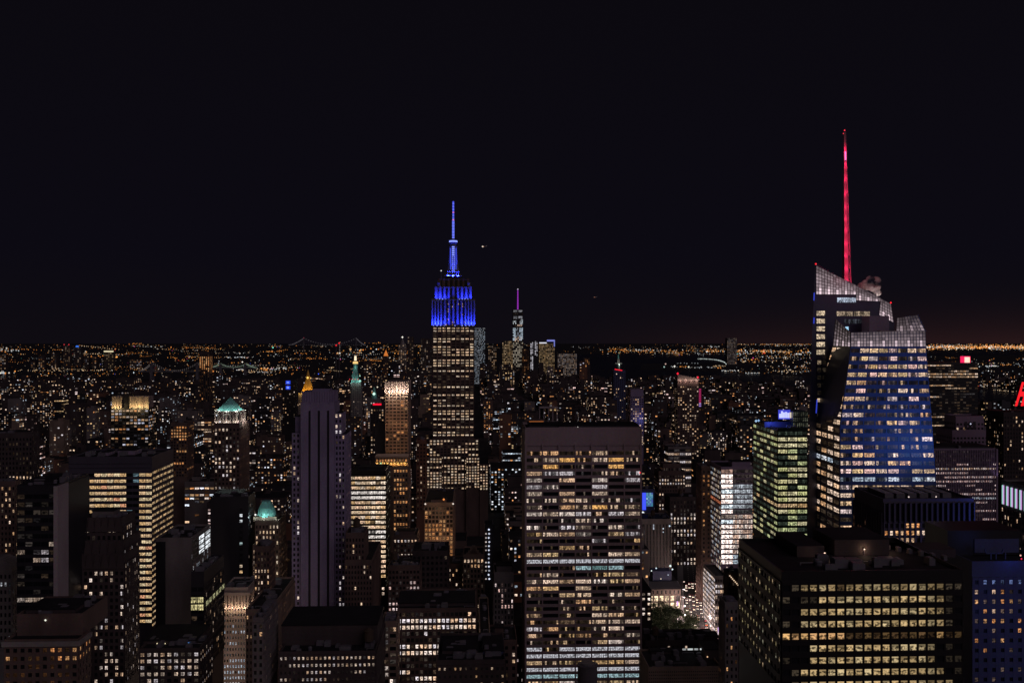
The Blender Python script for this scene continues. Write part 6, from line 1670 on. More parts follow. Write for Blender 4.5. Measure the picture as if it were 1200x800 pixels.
# ------------------------------------------------------------------ the city between: one building per lot
rng = random.Random(77)
BODY = {k: W[k] for k in ('brown_brick', 'dark_brick', 'red_brick', 'tan_brick', 'grey_stone', 'limestone', 'dark_metal')}
LIMX = [-50, 0, 240, 345, 440, 490, 560, 620, 752, 800, 830, 860, 950, 1000, 1100, 1200, 1300]
LIMN = [535, 535, 545, 560, 610, 660, 650, 600, 600, 640, 700, 600, 600, 600, 560, 545, 545]      # nothing nearer than the blue-crowned tower rises above these rows
cands = []
def blocked(u0, u1, v0, v1):
    for h in HERO_RECTS:
        if u0 < h[1] + 3 and u1 > h[0] - 3 and v0 < h[3] + 3 and v1 > h[2] - 3: return True
    return False
v = 640.0
avenues = [-1650, -1400, -1150, -900, -640, -420, -210, 10, 205, 480, 760, 1040, 1320, 1600, 1900]
row = 0
while v < 5100:
    depth = 62.0
    half = v * .60 + 60
    u = -half - rng.uniform(0, 30)
    while u < half + 120:
        big = rng.random()
        w_ = rng.uniform(14, 34) if big < .75 else rng.uniform(34, 62)
        if v > 2200: w_ *= 1.3
        for s_ in ((0, depth * .5 - 2), (depth * .5 + 1, depth)) if w_ < 40 else ((0, depth),):
            u0, u1, v0, v1 = u, u + w_ - rng.choice((0.6, 0.6, 2.5)), v + s_[0], v + s_[1] - rng.uniform(0, 6)
            if any(u0 < q + 14 and u1 > q - 14 for q in avenues): continue
            X0 = u0 * RX + v0 * DX; Y0 = u0 * RY + v0 * DY
            X0, Y0 = u0 * RX + v0 * DX, u0 * RY + v0 * DY
            if Y0 < 600: continue
            pc = CX + F * (X0 + (u1 - u0) / 2) / Y0
            if pc < -60 or pc > 1270: continue
            if blocked(u0, u1, v0, v1): continue
            c_ = Vector((X0 + (u1 - u0) / 2 * RX, Y0 + (v1 - v0) / 2 * DY, 0)) - A0
            du, dv = c_.dot(ad), c_.dot(ar)
            if -70 < du < AL + 260 and abs(dv) < 17 + (u1 - u0) / 2: continue
            if 620 < Y0 < 1010 and 745 < pc < 840 or 1000 < Y0 < 1180 and 792 < pc < 830: continue                          # the park
            dist = Y0
            if dist < 1500: h = rng.choice((22, 30, 38, 48, 60, 75, 90, 55, 42)) * rng.uniform(.8, 1.25)
            elif dist < 2600: h = rng.choice((16, 20, 26, 34, 45, 60, 80, 100, 30, 50)) * rng.uniform(.8, 1.2)
            else: h = rng.choice((14, 16, 18, 22, 28, 36, 50, 20, 24)) * rng.uniform(.8, 1.2)
            if dist > 4300 and 430 < pc < 690: h *= 2.2
            if dist < 1280:
                lim = np.interp(pc, LIMX, LIMN) + rng.uniform(0, 30)
                h = min(h, EYE - (lim - HZ) / F * dist)
            hy = HZ - F * (h - EYE) / dist
            if hy < 425 and not (430 < pc < 690): h *= .6
            if h < 9: h = rng.uniform(8, 11)
            xb, yb_ = proj((X0, Y0, 0.0))
            if in_water(pc, yb_): continue
            cands.append([Y0, u0, u1, v0, v1, h])
        u += w_
    v += 80.0
    row += 1

# what shows of each lot, nearest first, against a coverage map of the picture
cov = np.zeros((820, 1240), bool)
events = [(r[2], 0, r) for r in HERO_RECTS if r[6] is not None] + [(c_[0], 1, c_) for c_ in cands]
events.sort(key=lambda t: t[0])
shown = []
for _, kind, r in events:
    if kind == 0:
        x0, x1, y0, y1 = r[4], r[5], r[6], 800
    else:
        Y0, u0, u1, v0, v1, h = r
        xs = []
        for uu in (u0, u1):
            for vv in (v0, v1): xs.append(proj((uu * RX + vv * DX, uu * RY + vv * DY, h))[0])
        x0, x1 = min(xs), max(xs)
        y0 = HZ - F * (h - EYE) / Y0 - .5; y1 = HZ + F * EYE / Y0
    a_, b_, c_, d_ = int(max(0, x0 + 20)), int(min(1239, x1 + 20)), int(max(0, y0)), int(min(800, y1))
    if b_ <= a_ or d_ <= c_: continue
    if kind == 1:
        vis = int((~cov[c_:d_, a_:b_][:, :]).sum()) if 0 <= a_ else 0
        inn = max(0, min(b_, 1220) - max(a_, 20)) > 0
        if vis > 0 and inn: shown.append((vis, r, x0, x1, y0))
    cov[c_:d_, a_:b_] = True
shown.sort(key=lambda t: -t[0])
NIND = 225
LANDM = [('violet-white skyscraper', 372), ('blue-crowned skyscraper', 531), ('gridded slab', 684), ('crystal tower', 1020), ('green-lit tower', 915), ('copper pyramid tower', 268), ('bright yellow ribbon slab', 140), ('orange-lit tower', 465),
         ('gold-finned tower', 153), ('pink-crowned slim tower', 806), ('red-signed black slab', 1110), ('orange-striped far tower', 239), ('white ribbon tower', 430), ('dazzling white building', 864), ('dark-roofed left tower', 60), ('mauve finned tower', 1130)]
used = {}
def carpet_building(mb, r, big, rng, wmul=1.0):
    """walls, roof plant and the windows that are lit, into mesh mb around the lot's own corner; returns what it looks like"""
    Y0, u0, u1, v0, v1, h = r
    w_, d_ = u1 - u0, v1 - v0
    look = {}
    hx, hy = w_ / 2, d_ / 2
    step = rng.random() < .3 and h > 30 and w_ > 14
    mb.box(-hx, hx, -hy, hy, 0, h * (.78 if step else 1), 0, top=1)
    tops = [(-hx, hx, -hy, hy, 0, h * (.78 if step else 1))]
    if step:
        i = min(w_, d_) * .14
        mb.box(-hx + i, hx - i, -hy + i, hy - i, h * .78, h, 0, top=1); tops.append((-hx + i, hx - i, -hy + i, hy - i, h * .78, h))
    x0, x1, y0, y1, _, z = tops[-1]
    for q in ((x0, x1, y0, y0 + .4), (x0, x1, y1 - .4, y1), (x0, x0 + .4, y0 + .4, y1 - .4), (x1 - .4, x1, y0 + .4, y1 - .4)): mb.box(*q, z, z + 1.0, 0)
    look['top'] = 'a stepped top' if step else 'a flat roof'
    if rng.random() < .8:
        bw, bd = min(w_ * .4, 9), min(d_ * .4, 9)
        bx = rng.uniform(x0 + 1, max(x0 + 1.1, x1 - bw - 1)); by = rng.uniform(y0 + 1, max(y0 + 1.1, y1 - bd - 1))
        mb.box(bx, bx + bw, by, by + bd, z, z + rng.uniform(2.5, 5), 0, top=1)
        if not step: look['top'] = 'a roof hut'
    tank = rng.random() < .35 and Y0 < 2200
    if tank:
        tx, ty = rng.uniform(x0 + 2.5, x1 - 2.5), rng.uniform(y0 + 2.5, y1 - 2.5)
        for k in range(4):
            t = k * math.pi / 2 + .7; mb.box(tx + 1.5 * math.cos(t) - .15, tx + 1.5 * math.cos(t) + .15, ty + 1.5 * math.sin(t) - .15, ty + 1.5 * math.sin(t) + .15, z, z + 3)
        mb.prism(tx, ty, z + 3, z + 7, 2, 1.9, 10, 1); mb.prism(tx, ty, z + 7, z + 8.4, 2.1, 0, 10, 1)
        look['top'] = 'a roof water tank'
    pal = rng.choice(('warm', 'warm', 'warm', 'yellow', 'white', 'white', 'amber', 'mixed', 'pink', 'cool'))
    p = rng.choice((.06, .09, .13, .18, .24, .32, .42, .52)) * wmul
    mode = rng.random()
    near = Y0 < 1700
    fh = 3.6 if near else (4.4 if Y0 < 2600 else 7.0)
    bay = rng.uniform(3.2, 5.0) if near else (5.6 if Y0 < 2600 else 10.0)
    side = 'R' if (u0 + u1) / 2 < 0 else 'L'
    n = 0; tot = 0
    ribbons = mode < .16
    for (x0, x1, y0, y1, z0, z1) in tops:
        for sd in ('F', side):
            if sd == 'F': q = [(x0, y0 - .05), (x1, y0 - .05)]
            elif sd == 'R': q = [(x1 + .05, y0), (x1 + .05, y1)]
            else: q = [(x0 - .05, y1), (x0 - .05, y0)]
            L_ = math.hypot(q[1][0] - q[0][0], q[1][1] - q[0][1])
            nx, ny = max(1, int(L_ / bay)), max(1, int((z1 - z0 - 1) / fh))
            for j in range(ny):
                pr = p if not ribbons else rng.choice((0, 0, .1, .9))
                for i in range(nx):
                    tot += 1
                    dim = False
                    if rng.random() > pr:
                        if rng.random() > (.13 if big else .02): continue
                        dim = True
                    else: n += 1
                    g = mulc(rng.choice(PAL[pal] if rng.random() < .8 else PAL[rng.choice(('amber', 'white', 'cool'))]), rng.choice((.15, .25, .4, .6, .8, 1.1, 1.4)) if not dim else rng.uniform(.02, .10))
                    wd = .26 if not ribbons else .46
                    a0, a1 = (i + .5 - wd) / nx, (i + .5 + wd) / nx
                    zb, zt = z1 - 1 - (j + .78) * fh, z1 - 1 - (j + .28) * fh
                    A = (q[0][0] + (q[1][0] - q[0][0]) * a0, q[0][1] + (q[1][1] - q[0][1]) * a0); B = (q[0][0] + (q[1][0] - q[0][0]) * a1, q[0][1] + (q[1][1] - q[0][1]) * a1)
                    mb.face([(A[0], A[1], zb), (B[0], B[1], zb), (B[0], B[1], zt), (A[0], A[1], zt)], 2, g, (rng.randint(0, 99), rng.randint(0, 99)))
    if rng.random() < .06 and Y0 < 3500:                          # a lit roof terrace or lamp
        g = rng.choice([(.95, .85, .7), (.9, .5, .2), (.7, .85, 1.0)])
        mb.gem((rng.uniform(-hx, hx) * .7, -hy + .6, h + 1.6), .55 + Y0 / 3000, 2, g); look['lamp'] = 1
    d = n / max(1, tot)
    col = {'warm': 'warm', 'yellow': 'yellow', 'white': 'white', 'amber': 'orange', 'mixed': 'mixed', 'pink': 'pinkish', 'cool': 'bluish'}[pal]
    look['win'] = ('no lit windows' if n == 0 else f'few {col} windows' if d < .06 else f'scattered {col} windows' if d < .17 else f'many {col} windows')
    if ribbons and n: look['win'] = f'{col} ribbon windows'
    return look
def ordinal(k): return ('first', 'second', 'third', 'fourth', 'fifth', 'sixth', 'seventh', 'eighth', 'ninth', 'tenth', 'eleventh', 'twelfth')[k]
infos = []
for vis, r, x0, x1, y0 in shown[:NIND]:
    Y0, u0, u1, v0, v1, h = r
    wall = rng.choice(('brown_brick', 'brown_brick', 'dark_brick', 'dark_brick', 'dark_brick', 'dark_brick', 'red_brick', 'tan_brick', 'grey_stone', 'dark_metal', 'dark_metal', 'dark_metal'))  # mostly dark walls: weaker light far from the viewer put into their colour
    mb = MB()
    look = carpet_building(mb, r, True, rng)
    asp = h / (u1 - u0)
    shape = 'slim tower' if asp > 2.6 and h > 45 else 'broad block' if u1 - u0 > 36 else 'low house' if h < 20 else 'plain block'
    uc, vc = (u0 + u1) / 2, (v0 + v1) / 2
    nm = {'slim tower': 'apartment_tower', 'broad block': 'office_building', 'low house': 'low_building', 'plain block': 'brick_building'}[shape]
    o = mb.build(nm, [W[wall], W['roof_tar'], GLASS], None, (uc * RX + vc * DX, uc * RY + vc * DY, 0))
    o.rotation_euler = (0, 0, -TH)
    infos.append((o, look, shape, wall, (x0 + x1) / 2, y0))
WALLW = {'brown_brick': 'brown', 'dark_brick': 'dark', 'red_brick': 'reddish', 'tan_brick': 'tan', 'grey_stone': 'grey', 'limestone': 'pale', 'dark_metal': 'black'}
keys = {}
for it in infos:
    o, look, shape, wall, px, y0 = it
    lm = min(LANDM, key=lambda t: abs(t[1] - px))
    side = 'left of' if px < lm[1] - 14 else 'right of' if px > lm[1] + 14 else 'near'
    lab = f"{WALLW[wall]} {shape}, {look['win']}, {look['top'][2:]}, {side} the {lm[0]}"
    keys.setdefault(lab, []).append(it)
for lab, its in keys.items():
    its.sort(key=lambda t: -t[5])
    for k, it in enumerate(its):
        l2 = lab
        if len(its) > 1:
            l2 = ('nearest ' if k == 0 else f'{ordinal(k)} nearest ') + lab
        tag(it[0], l2, 'building', 'buildings filling the city between the tall towers')
# all the smaller ones beyond as one mass
for nm, part_ in (('city_blocks', shown[NIND:]),):
    byw = {}
    big = MB()
    mats = [W['dark_brick'], W['roof_tar'], GLASS]
    for vis, r, x0, x1, y0 in part_:
        Y0, u0, u1, v0, v1, h = r
        mb = MB(); carpet_building(mb, r, False, rng, .9)
        uc, vc = (u0 + u1) / 2, (v0 + v1) / 2
        off = len(big.v)
        big.v.extend([(uc * RX + vc * DX + x * RX + y * DX, uc * RY + vc * DY + x * RY + y * DY, z) for x, y, z in mb.v])
        big.f.extend([tuple(i + off for i in f) for f in mb.f]); big.m.extend(mb.m); big.g.extend(mb.g); big.u.extend(mb.u)
    if big.v:
        o = big.build(nm, mats); tag(o, 'mass of small lit buildings fading back towards the far skyline', 'city blocks', kind='stuff')

# ------------------------------------------------------------------ lights of the districts across the water and out to the horizon
ORG = [(1.0, .36, .07), (1.0, .42, .10), (.95, .30, .06)]
WRM = [(1.0, .66, .36), (1.0, .75, .5), (.95, .6, .32)]
WHT = [(.9, .92, .95), (.8, .9, .95), (1.0, .9, .78)]
def spray(mb, n, fx, fy, mixw, rmin, rmax, kmin, kmax, rng, hts=(6, 30), skip=True):
    c = 0
    cl = [(fx(rng), fy(rng), rng.uniform(3, 20), rng.uniform(.25, 1.1), rng.choice((None, None, ORG, WRM, WHT))) for _ in range(max(4, n // 16))]
    while c < n:
        own = None
        if rng.random() < .72:
            q = rng.choice(cl); px, py = rng.gauss(q[0], q[2]), rng.gauss(q[1], q[3]); own = q[4]
            if py < 402.9: continue
        else: px, py = fx(rng), fy(rng)
        if py < 402.8: py = 402.8 + rng.random()
        c += 1
        if skip and in_water(px, py): continue
        hgt = rng.uniform(*hts)
        p = ground(px, py, hgt)
        r = rng.uniform(rmin, rmax) * p[1] / F * .5
        t = rng.random()
        pal = ORG if t < mixw[0] else WRM if t < mixw[1] else WHT if t < mixw[2] else [(1.0, .04, .05), (.05, .12, .9), (.2, .8, .6), (.9, .1, .4)]
        if own and rng.random() < .8: pal = own
        mb.gem(p, r, 0, mulc(rng.choice(pal), kmin + (kmax - kmin) * rng.random() ** 2.6 * 1.3))
rngL = random.Random(5)
m = MB()
U = lambda a_, b_: (lambda r: r.uniform(a_, b_))
spray(m, 1500, U(-20, 520), lambda r: 404.5 + 36 * r.random() ** 1.15, (.42, .78, .95), .5, 1.25, .08, .8, rngL)
spray(m, 260, U(-20, 640), lambda r: r.gauss(403.5, 1.2) if r.random() < .5 else r.uniform(403.5, 410), (.6, .9, .98), .4, 1.1, .08, .6, rngL)
spray(m, 130, U(-20, 480), lambda r: r.uniform(406, 440), (.55, .8, .95), 1.3, 2.3, .35, 1.2, rngL)
for (xa, xb, y, n, c, k) in ((20, 135, 434, 40, WRM, .8), (58, 105, 446, 12, ORG, .8), (60, 64, 448.7, 4, ORG, 1), (140, 168, 403, 8, ORG, .4), (155, 168, 402.7, 7, ORG, .6), (263, 300, 418.5, 22, WHT, .8), (196, 230, 419, 12, ORG, .7), (312, 330, 411.5, 14, ORG, .8),
                             (340, 360, 414, 10, ORG, .7), (310, 336, 431, 16, WHT, 1.1), (310, 336, 432.5, 14, WHT, 1.0), (300, 320, 436, 10, WHT, .6), (384, 398, 430.5, 8, WRM, .8), (427, 448, 401.7, 10, ORG, .6), (358, 384, 420, 14, ORG, .8), (276, 286, 433, 7, WHT, 1), (290, 300, 436, 7, WRM, .9), (414, 425, 413, 7, WRM, .9)):
    for _ in range(n):
        px = rngL.uniform(xa, xb); p = ground(px, y + rngL.gauss(0, .35), 8); m.gem(p, rngL.uniform(.6, 1.1) * p[1] / F * .5, 0, mulc(rngL.choice(c), 1.5 * k * rngL.uniform(.5, 1.15)))
for _ in range(46):                                              # street lamps strung along distant roads
    x0_, y0_ = rngL.uniform(-20, 520), 405 + 38 * rngL.random() ** 1.1
    ln, sl, n_ = rngL.uniform(8, 55), rngL.uniform(-.07, .10), rngL.randint(6, 18)
    c_ = rngL.choice((ORG, ORG, ORG, WRM, WHT)); k_ = rngL.uniform(.3, .95); r_ = rngL.uniform(.6, 1.0)
    for i in range(n_):
        px, py = x0_ + ln * (i + rngL.uniform(-.25, .25)) / n_, max(402.9, y0_ + sl * ln * i / n_ + rngL.gauss(0, .15))
        if in_water(px, py): continue
        p = ground(px, py, 10); m.gem(p, r_ * p[1] / F * .5, 0, mulc(rngL.choice(c_), k_ * rngL.uniform(.5, 1.2)))
o = m.build('district_lights', LAMP); tag(o, 'carpet of orange and white lights spreading to the horizon on the left', 'district lights', kind='stuff')
m = MB()
spray(m, 430, U(705, 960), lambda r: r.gauss(411.2, 1.0), (.78, .96, .99), .6, 1.5, .3, 1.1, rngL, skip=False)
spray(m, 170, U(860, 960), lambda r: r.gauss(402.8, .5), (.6, .97, .99), .5, 1.0, .2, .9, rngL, skip=False)
spray(m, 160, U(650, 860), lambda r: r.uniform(403, 413), (.6, .9, .97), .5, 1.0, .05, .5, rngL, skip=False)
spray(m, 90, U(690, 860), lambda r: r.gauss(414, .6), (.2, .6, .98), .6, 1.2, .2, .8, rngL, skip=False)
spray(m, 760, U(1080, 1230), lambda r: r.gauss(406.6, .9), (.74, .97, 1), .8, 1.7, .45, 1.5, rngL, skip=False)
spray(m, 200, U(1080, 1230), lambda r: r.uniform(403, 411), (.6, .95, 1), .6, 1.3, .2, 1.0, rngL, skip=False)
spray(m, 120, U(1080, 1230), lambda r: r.uniform(401, 406), (.6, .97, 1), .5, 1.0, .1, .5, rngL, skip=False)
spray(m, 330, U(858, 956), lambda r: r.uniform(404, 438), (.3, .62, .97), .5, 1.2, .1, .75, rngL)
spray(m, 130, U(862, 956), lambda r: r.uniform(412, 438), (.1, .4, .97), .9, 1.7, .3, .9, rngL)
spray(m, 260, U(1140, 1230), lambda r: r.uniform(420, 457), (.25, .5, .95), .6, 1.4, .2, .95, rngL)
spray(m, 70, U(1080, 1140), lambda r: r.uniform(412, 426), (.3, .6, .98), .6, 1.1, .1, .5, rngL)
for k in range(46):                                              # curved pier with white lamps
    u = k / 45; px = 818 + 33 * math.sin(u * 1.5) ; py = 420.3 + 7.5 * u ** 1.9 - 1.2 * u
    p = ground(px, py, 6); m.gem(p, 1.0 * p[1] / F * .5, 0, mulc((.85, .95, .9), rngL.uniform(.4, 1)))
for (xa, xb, y, n, c, k) in ((790, 822, 425.4, 12, WHT, .35), (800, 838, 430.3, 20, WHT, .55), (796, 804, 429.5, 8, ORG, .9), (836, 852, 428.5, 14, WRM, .7), (845, 862, 434, 16, WHT, .9), (840, 848, 431, 7, ORG, .9), (786, 796, 429.7, 7, WHT, .6), (874, 893, 437, 18, WHT, .7), (1155, 1170, 428.7, 20, WHT, .9), (1172, 1186, 427, 14, ORG, .8),
                             (1163, 1192, 456.5, 18, WRM, .8), (931, 939, 415, 16, WHT, 1.2), (940, 953, 413, 12, WHT, .8), (1165, 1182, 444, 16, WRM, 1), (832, 844, 406.5, 8, WHT, .9)):
    for _ in range(n):
        px = rngL.uniform(xa, xb); p = ground(px, y + rngL.gauss(0, .4) + (max(0, px - 1163) * .08 if y > 456 else 0), 8); m.gem(p, rngL.uniform(.7, 1.3) * p[1] / F * .5, 0, mulc(rngL.choice(c), k * rngL.uniform(.5, 1.15)))
for px, py, c, r in ((790.5, 429, (.9, .88, .8), 2.4), (780, 426.3, (.6, .4, .35), 2), (778.3, 429.8, (.4, .6, .55), 2), (807, 429.8, (.95, .9, .7), 2.2), (895, 410.5, (1.1, .03, .05), 2.2), (895.6, 413.5, (1.1, .03, .05), 2.2), (1178, 439.3, (.8, .95, 1), 2.6), (906, 447.5, (.4, .4, .42), 3)):
    p = ground(px, py, 8); m.gem(p, r * p[1] / F * .5, 0, c)
o = m.build('shore_lights', LAMP); tag(o, 'dense band of orange and white lights along the far western shore', 'shore lights', kind='stuff')
# pier building with a row of white lamps on the near bank
t = empty('pier_shed', (*ground(831, 455)[:2], 0)); tag(t, 'long low pier shed with a row of bright white lamps by the dark river', 'pier building')
m = MB(); Yp = t.location.y; k_ = Yp / F; m.box(-8 * k_, 9 * k_, -15, 20, 0, 14); m.box(-8.5 * k_, 9.5 * k_, -17, 22, 14, 15.5); m.build('shed', W['grey_stone'], t)
for i in range(7):
    m = MB(); m.gem(((-7.5 + i * 2.7) * k_, -18, 13), 3.0, 0, (.85, .95, .85)); m.build('shed_lamp', LAMP, t)
for i in range(5):
    m = MB(); m.box((-7.5 + i * 2.1) * k_, (-6.2 + i * 2.1) * k_, -15.6, -15.2, 1.5, 7, 0, mulc((.5, .48, .36), rngL.uniform(.5, 1))); m.build('shed_window', LAMP, t)

# ------------------------------------------------------------------ avenue traffic and lamps
def car_mesh(paint):
    m = MB()
    m.hexa([(-.9, -2.2, .3), (.9, -2.2, .3), (.9, 2.2, .3), (-.9, 2.2, .3)], [(-.88, -2.15, .85), (.88, -2.15, .85), (.88, 2.15, .9), (-.88, 2.15, .9)])
    m.hexa([(-.85, -1.6, .86), (.85, -1.6, .86), (.85, 1.1, .86), (-.85, 1.1, .86)], [(-.68, -1.1, 1.45), (.68, -1.1, 1.45), (.68, .5, 1.45), (-.68, .5, 1.45)], 1)
    return m
paints = [wallmat('paint_' + k, c, rough=.3, var=.05, spec=.6) for k, c in (('yellow', (.6, .38, .03)), ('black', (.02, .02, .022)), ('white', (.7, .7, .7)), ('grey', (.2, .2, .22)))]
tyre = wallmat('tyre_rubber', (.02, .02, .02))
def make_car(k):
    t = empty('car', (0, 0, 0))
    car_mesh(None).build('body', [paints[k], W['dark_metal']], t)
    for x in (-.82, .82):
        for y in (-1.35, 1.35):
            m = MB()
            for i in range(10):
                a0, a1 = 2 * math.pi * i / 10, 2 * math.pi * (i + 1) / 10
                for X_ in (x - .1, x + .1): m.face([(X_, y, .33), (X_, y + .33 * math.cos(a0), .33 + .33 * math.sin(a0)), (X_, y + .33 * math.cos(a1), .33 + .33 * math.sin(a1))])
                m.face([(x - .1, y + .33 * math.cos(a0), .33 + .33 * math.sin(a0)), (x + .1, y + .33 * math.cos(a0), .33 + .33 * math.sin(a0)), (x + .1, y + .33 * math.cos(a1), .33 + .33 * math.sin(a1)), (x - .1, y + .33 * math.cos(a1), .33 + .33 * math.sin(a1))])
            m.build('wheel', tyre, t)
    for x in (-.6, .6):
        m = MB(); m.gem((x, 2.25, .75), .42, 0, (2.6, 2.3, 1.9)); m.build('headlight', LAMP, t)
        m = MB(); m.gem((x, -2.25, .8), .4, 0, (2.0, .05, .08)); m.build('tail_light', LAMP, t)
    return t
def copy_tree(o, parent=None):
    c = o.copy(); COL.objects.link(c)
    if parent: c.parent = parent
    for ch in [x for x in o.children]: copy_tree(ch, c)
    return c
protos = [make_car(k) for k in range(4)]
cr = random.Random(9)
brg = math.atan2(-ad.x, ad.y)
spots = []
for lane, v_ in enumerate((-8.2, -4.9, -1.7, 1.7, 4.9, 8.2)):
    uu = cr.uniform(0, 14)
    while uu < 250:
        if cr.random() < .62: spots.append((uu, v_, lane))
        uu += cr.uniform(8, 17)
first = {}
PN = ('yellow taxi', 'black car', 'white car', 'grey car')
cnt = {}
spots.sort()
for uu, v_, lane in spots:
    k = cr.choice((0, 0, 1, 1, 2, 3))
    o = protos[k] if k not in first else copy_tree(protos[k])
    first[k] = 1
    toward = True if lane < 5 else False
    o.location = av(uu, v_, .01); o.rotation_euler = (0, 0, brg + (math.pi if toward else 0))
    key = (k, lane)
    n_th = cnt[key] = cnt.get(key, 0) + 1
    lane_w = ('in the lane along the park side', 'one lane off the park side', 'left of the centre line', 'right of the centre line', 'one lane off the lattice building', 'in the lane along the lattice building')[lane]
    tag(o, f"{PN[k]} with lit lamps, {ordinal(min(n_th - 1, 11))} of its colour {lane_w}", 'car', 'cars on the lit avenue')
for k in range(4):
    if k not in first:
        for ch in list(protos[k].children): bpy.data.objects.remove(ch)
        bpy.data.objects.remove(protos[k])
def make_lamp():
    t = empty('street_lamp', (0, 0, 0))
    m = MB(); m.prism(0, 0, 0, 9, .14, .08, 8); m.bar((0, 0, 9), (1.9, 0, 9.4), .1); m.build('lamp_post', W['steel'], t)
    m = MB(); m.gem((1.9, 0, 9.2), .75, 0, (2.2, 1.75, 1.4), .6); m.build('lamp_head', LAMP, t)
    return t
lp0 = make_lamp(); n = 0
for k in range(8):
    for s in (-1, 1):
        o = lp0 if n == 0 else copy_tree(lp0)
        n += 1
        o.location = av(8 + k * 30, s * 12.5, .14); o.rotation_euler = (0, 0, math.atan2(ar.y, ar.x) + (0 if s < 0 else math.pi))
        tag(o, f"slim street lamp, {ordinal(k)} from the near end, on the {'park' if s < 0 else 'lattice building'} side of the avenue", 'street lamp', 'street lamps along the avenue')
        p = av(8 + k * 30, s * 10.4, 8.6)
        if k < 7: lamp('street_light', p, (1.0, .70, .62), 6500, o, .3)
# shop signs at street level
sg = random.Random(4)
for k in range(30):
    s = sg.choice((-1, 1, 1)); uu = sg.uniform(5, 230)
    p = av(uu, s * 17.3, 0)
    t = empty('shop_sign', (p[0], p[1], 0)); t.rotation_euler = (0, 0, brg)
    c = sg.choice([(1.2, 1.0, 1.1), (.9, .5, 1.2), (1.2, .3, .15), (.7, .9, 1.3), (1.2, .8, .5), (1.1, .9, .8)])
    hh = sg.uniform(3.5, 9)
    m = MB(); m.box(-.6, .6, -2.6, 2.6, hh, hh + sg.uniform(1.6, 3.6), 0, c); m.build('sign_panel', LAMP, t)
    m = MB(); m.box(-.12, .12, -.12, .12, 0, hh); m.build('sign_post', W['steel'], t)
    cn = {(1.2, 1.0, 1.1): 'white', (.9, .5, 1.2): 'violet', (1.2, .3, .15): 'red', (.7, .9, 1.3): 'pale blue', (1.2, .8, .5): 'amber', (1.1, .9, .8): 'cream'}[c]
    n_th = cnt[('s', cn, s)] = cnt.get(('s', cn, s), 0) + 1
    tag(t, f"glowing {cn} shop sign, {ordinal(n_th - 1)} of its colour along the {'park' if s < 0 else 'far'} side of the avenue", 'sign', 'shop signs on the avenue')

# ------------------------------------------------------------------ park trees
lm_, n_, l_, p_ = newmat('leaf')
gi = n_.new('ShaderNodeNewGeometry'); rp_ = n_.new('ShaderNodeValToRGB'); l_.new(gi.outputs['Random Per Island'], rp_.inputs[0])
rp_.color_ramp.elements[0].color = (.02, .038, .014, 1); rp_.color_ramp.elements[1].color = (.055, .085, .03, 1)
l_.new(rp_.outputs[0], p_.inputs['Base Color']); p_.inputs['Roughness'].default_value = .7
p_.inputs['Transmission Weight'].default_value = 0
bark = wallmat('bark', (.06, .045, .035))
def make_tree(seed, R, H):
    r = random.Random(seed)
    t = empty('park_tree', (0, 0, 0))
    m = MB(); m.prism(0, 0, 0, H * .45, .4, .26, 8)
    tips = []
    for k in range(9):
        a_ = k * .7 + r.uniform(-.2, .2); q = (math.cos(a_) * R * r.uniform(.35, .75), math.sin(a_) * R * r.uniform(.35, .75), H * r.uniform(.55, .9))
        m.bar((0, 0, H * r.uniform(.3, .44)), q, .2); tips.append(q)
    m.build('trunk', bark, t)
    m = MB()
    clumps = tips + [(r.gauss(0, R * .42), r.gauss(0, R * .42), H * r.uniform(.55, .98)) for _ in range(12)]
    for cx_, cy_, cz_ in clumps:
        cr_ = R * r.uniform(.22, .42)
        for _ in range(95):
            d = Vector((r.gauss(0, 1), r.gauss(0, 1), r.gauss(0, .8))).normalized() * cr_ * r.uniform(.55, 1.05)
            n1 = Vector((r.gauss(0, 1), r.gauss(0, 1), r.gauss(0, 1))).normalized(); n2 = n1.orthogonal().normalized(); n3 = n1.cross(n2)
            c = Vector((cx_, cy_, cz_)) + d; s = r.uniform(.28, .62)
            m.face([tuple(c + n2 * s), tuple(c + n3 * s * .6), tuple(c - n2 * s), tuple(c - n3 * s * .6)])
    m.build('crown', lm_, t)
    return t
tp = [make_tree(s, 8.5, 19) for s in range(3)]
tr = random.Random(12)
TS = [(757, 728, 862), (768, 727, 845), (779, 730, 850), (790, 727, 865), (800, 733, 840), (811, 737, 850), (764, 740, 815), (777, 743, 810), (790, 742, 815), (803, 745, 815), (760, 722, 890), (774, 719, 895), (787, 719, 892)]
LT = ['leftmost tree of the front row by the gridded slab', 'left middle tree of the front row', 'right middle tree of the front row', 'rightmost tree of the front row by the avenue']
names = ['broad dark green tree against the gridded slab, middle row', 'second tree from the gridded slab, middle row', 'third tree from the gridded slab, middle row', 'fourth tree from the gridded slab, middle row', 'fifth tree from the gridded slab, middle row, near the avenue', 'outermost tree leaning over the avenue pavement',
         'front row tree next to the gridded slab', 'second tree of the front row', 'third tree of the front row', 'front row tree closest to the avenue', 'back row tree below the mansion, beside the gridded slab', 'middle tree of the back row below the lit mansion windows', 'right hand tree of the back row below the mansion corner']
usedp = set()
for k, (px, py, Y) in enumerate(TS):
    i = k % 3
    o = tp[i] if i not in usedp else copy_tree(tp[i])
    usedp.add(i)
    o.location = ((px - CX) / F * Y, Y, 0); o.rotation_euler = (0, 0, tr.uniform(0, 6)); s = tr.uniform(.85, 1.15) * (.92 if k > 9 else 1.0); o.scale = (s, s, s * tr.uniform(.9, 1.1))
    tag(o, 'leafy ' + names[k] if k else names[k], 'tree', 'trees in the small park')
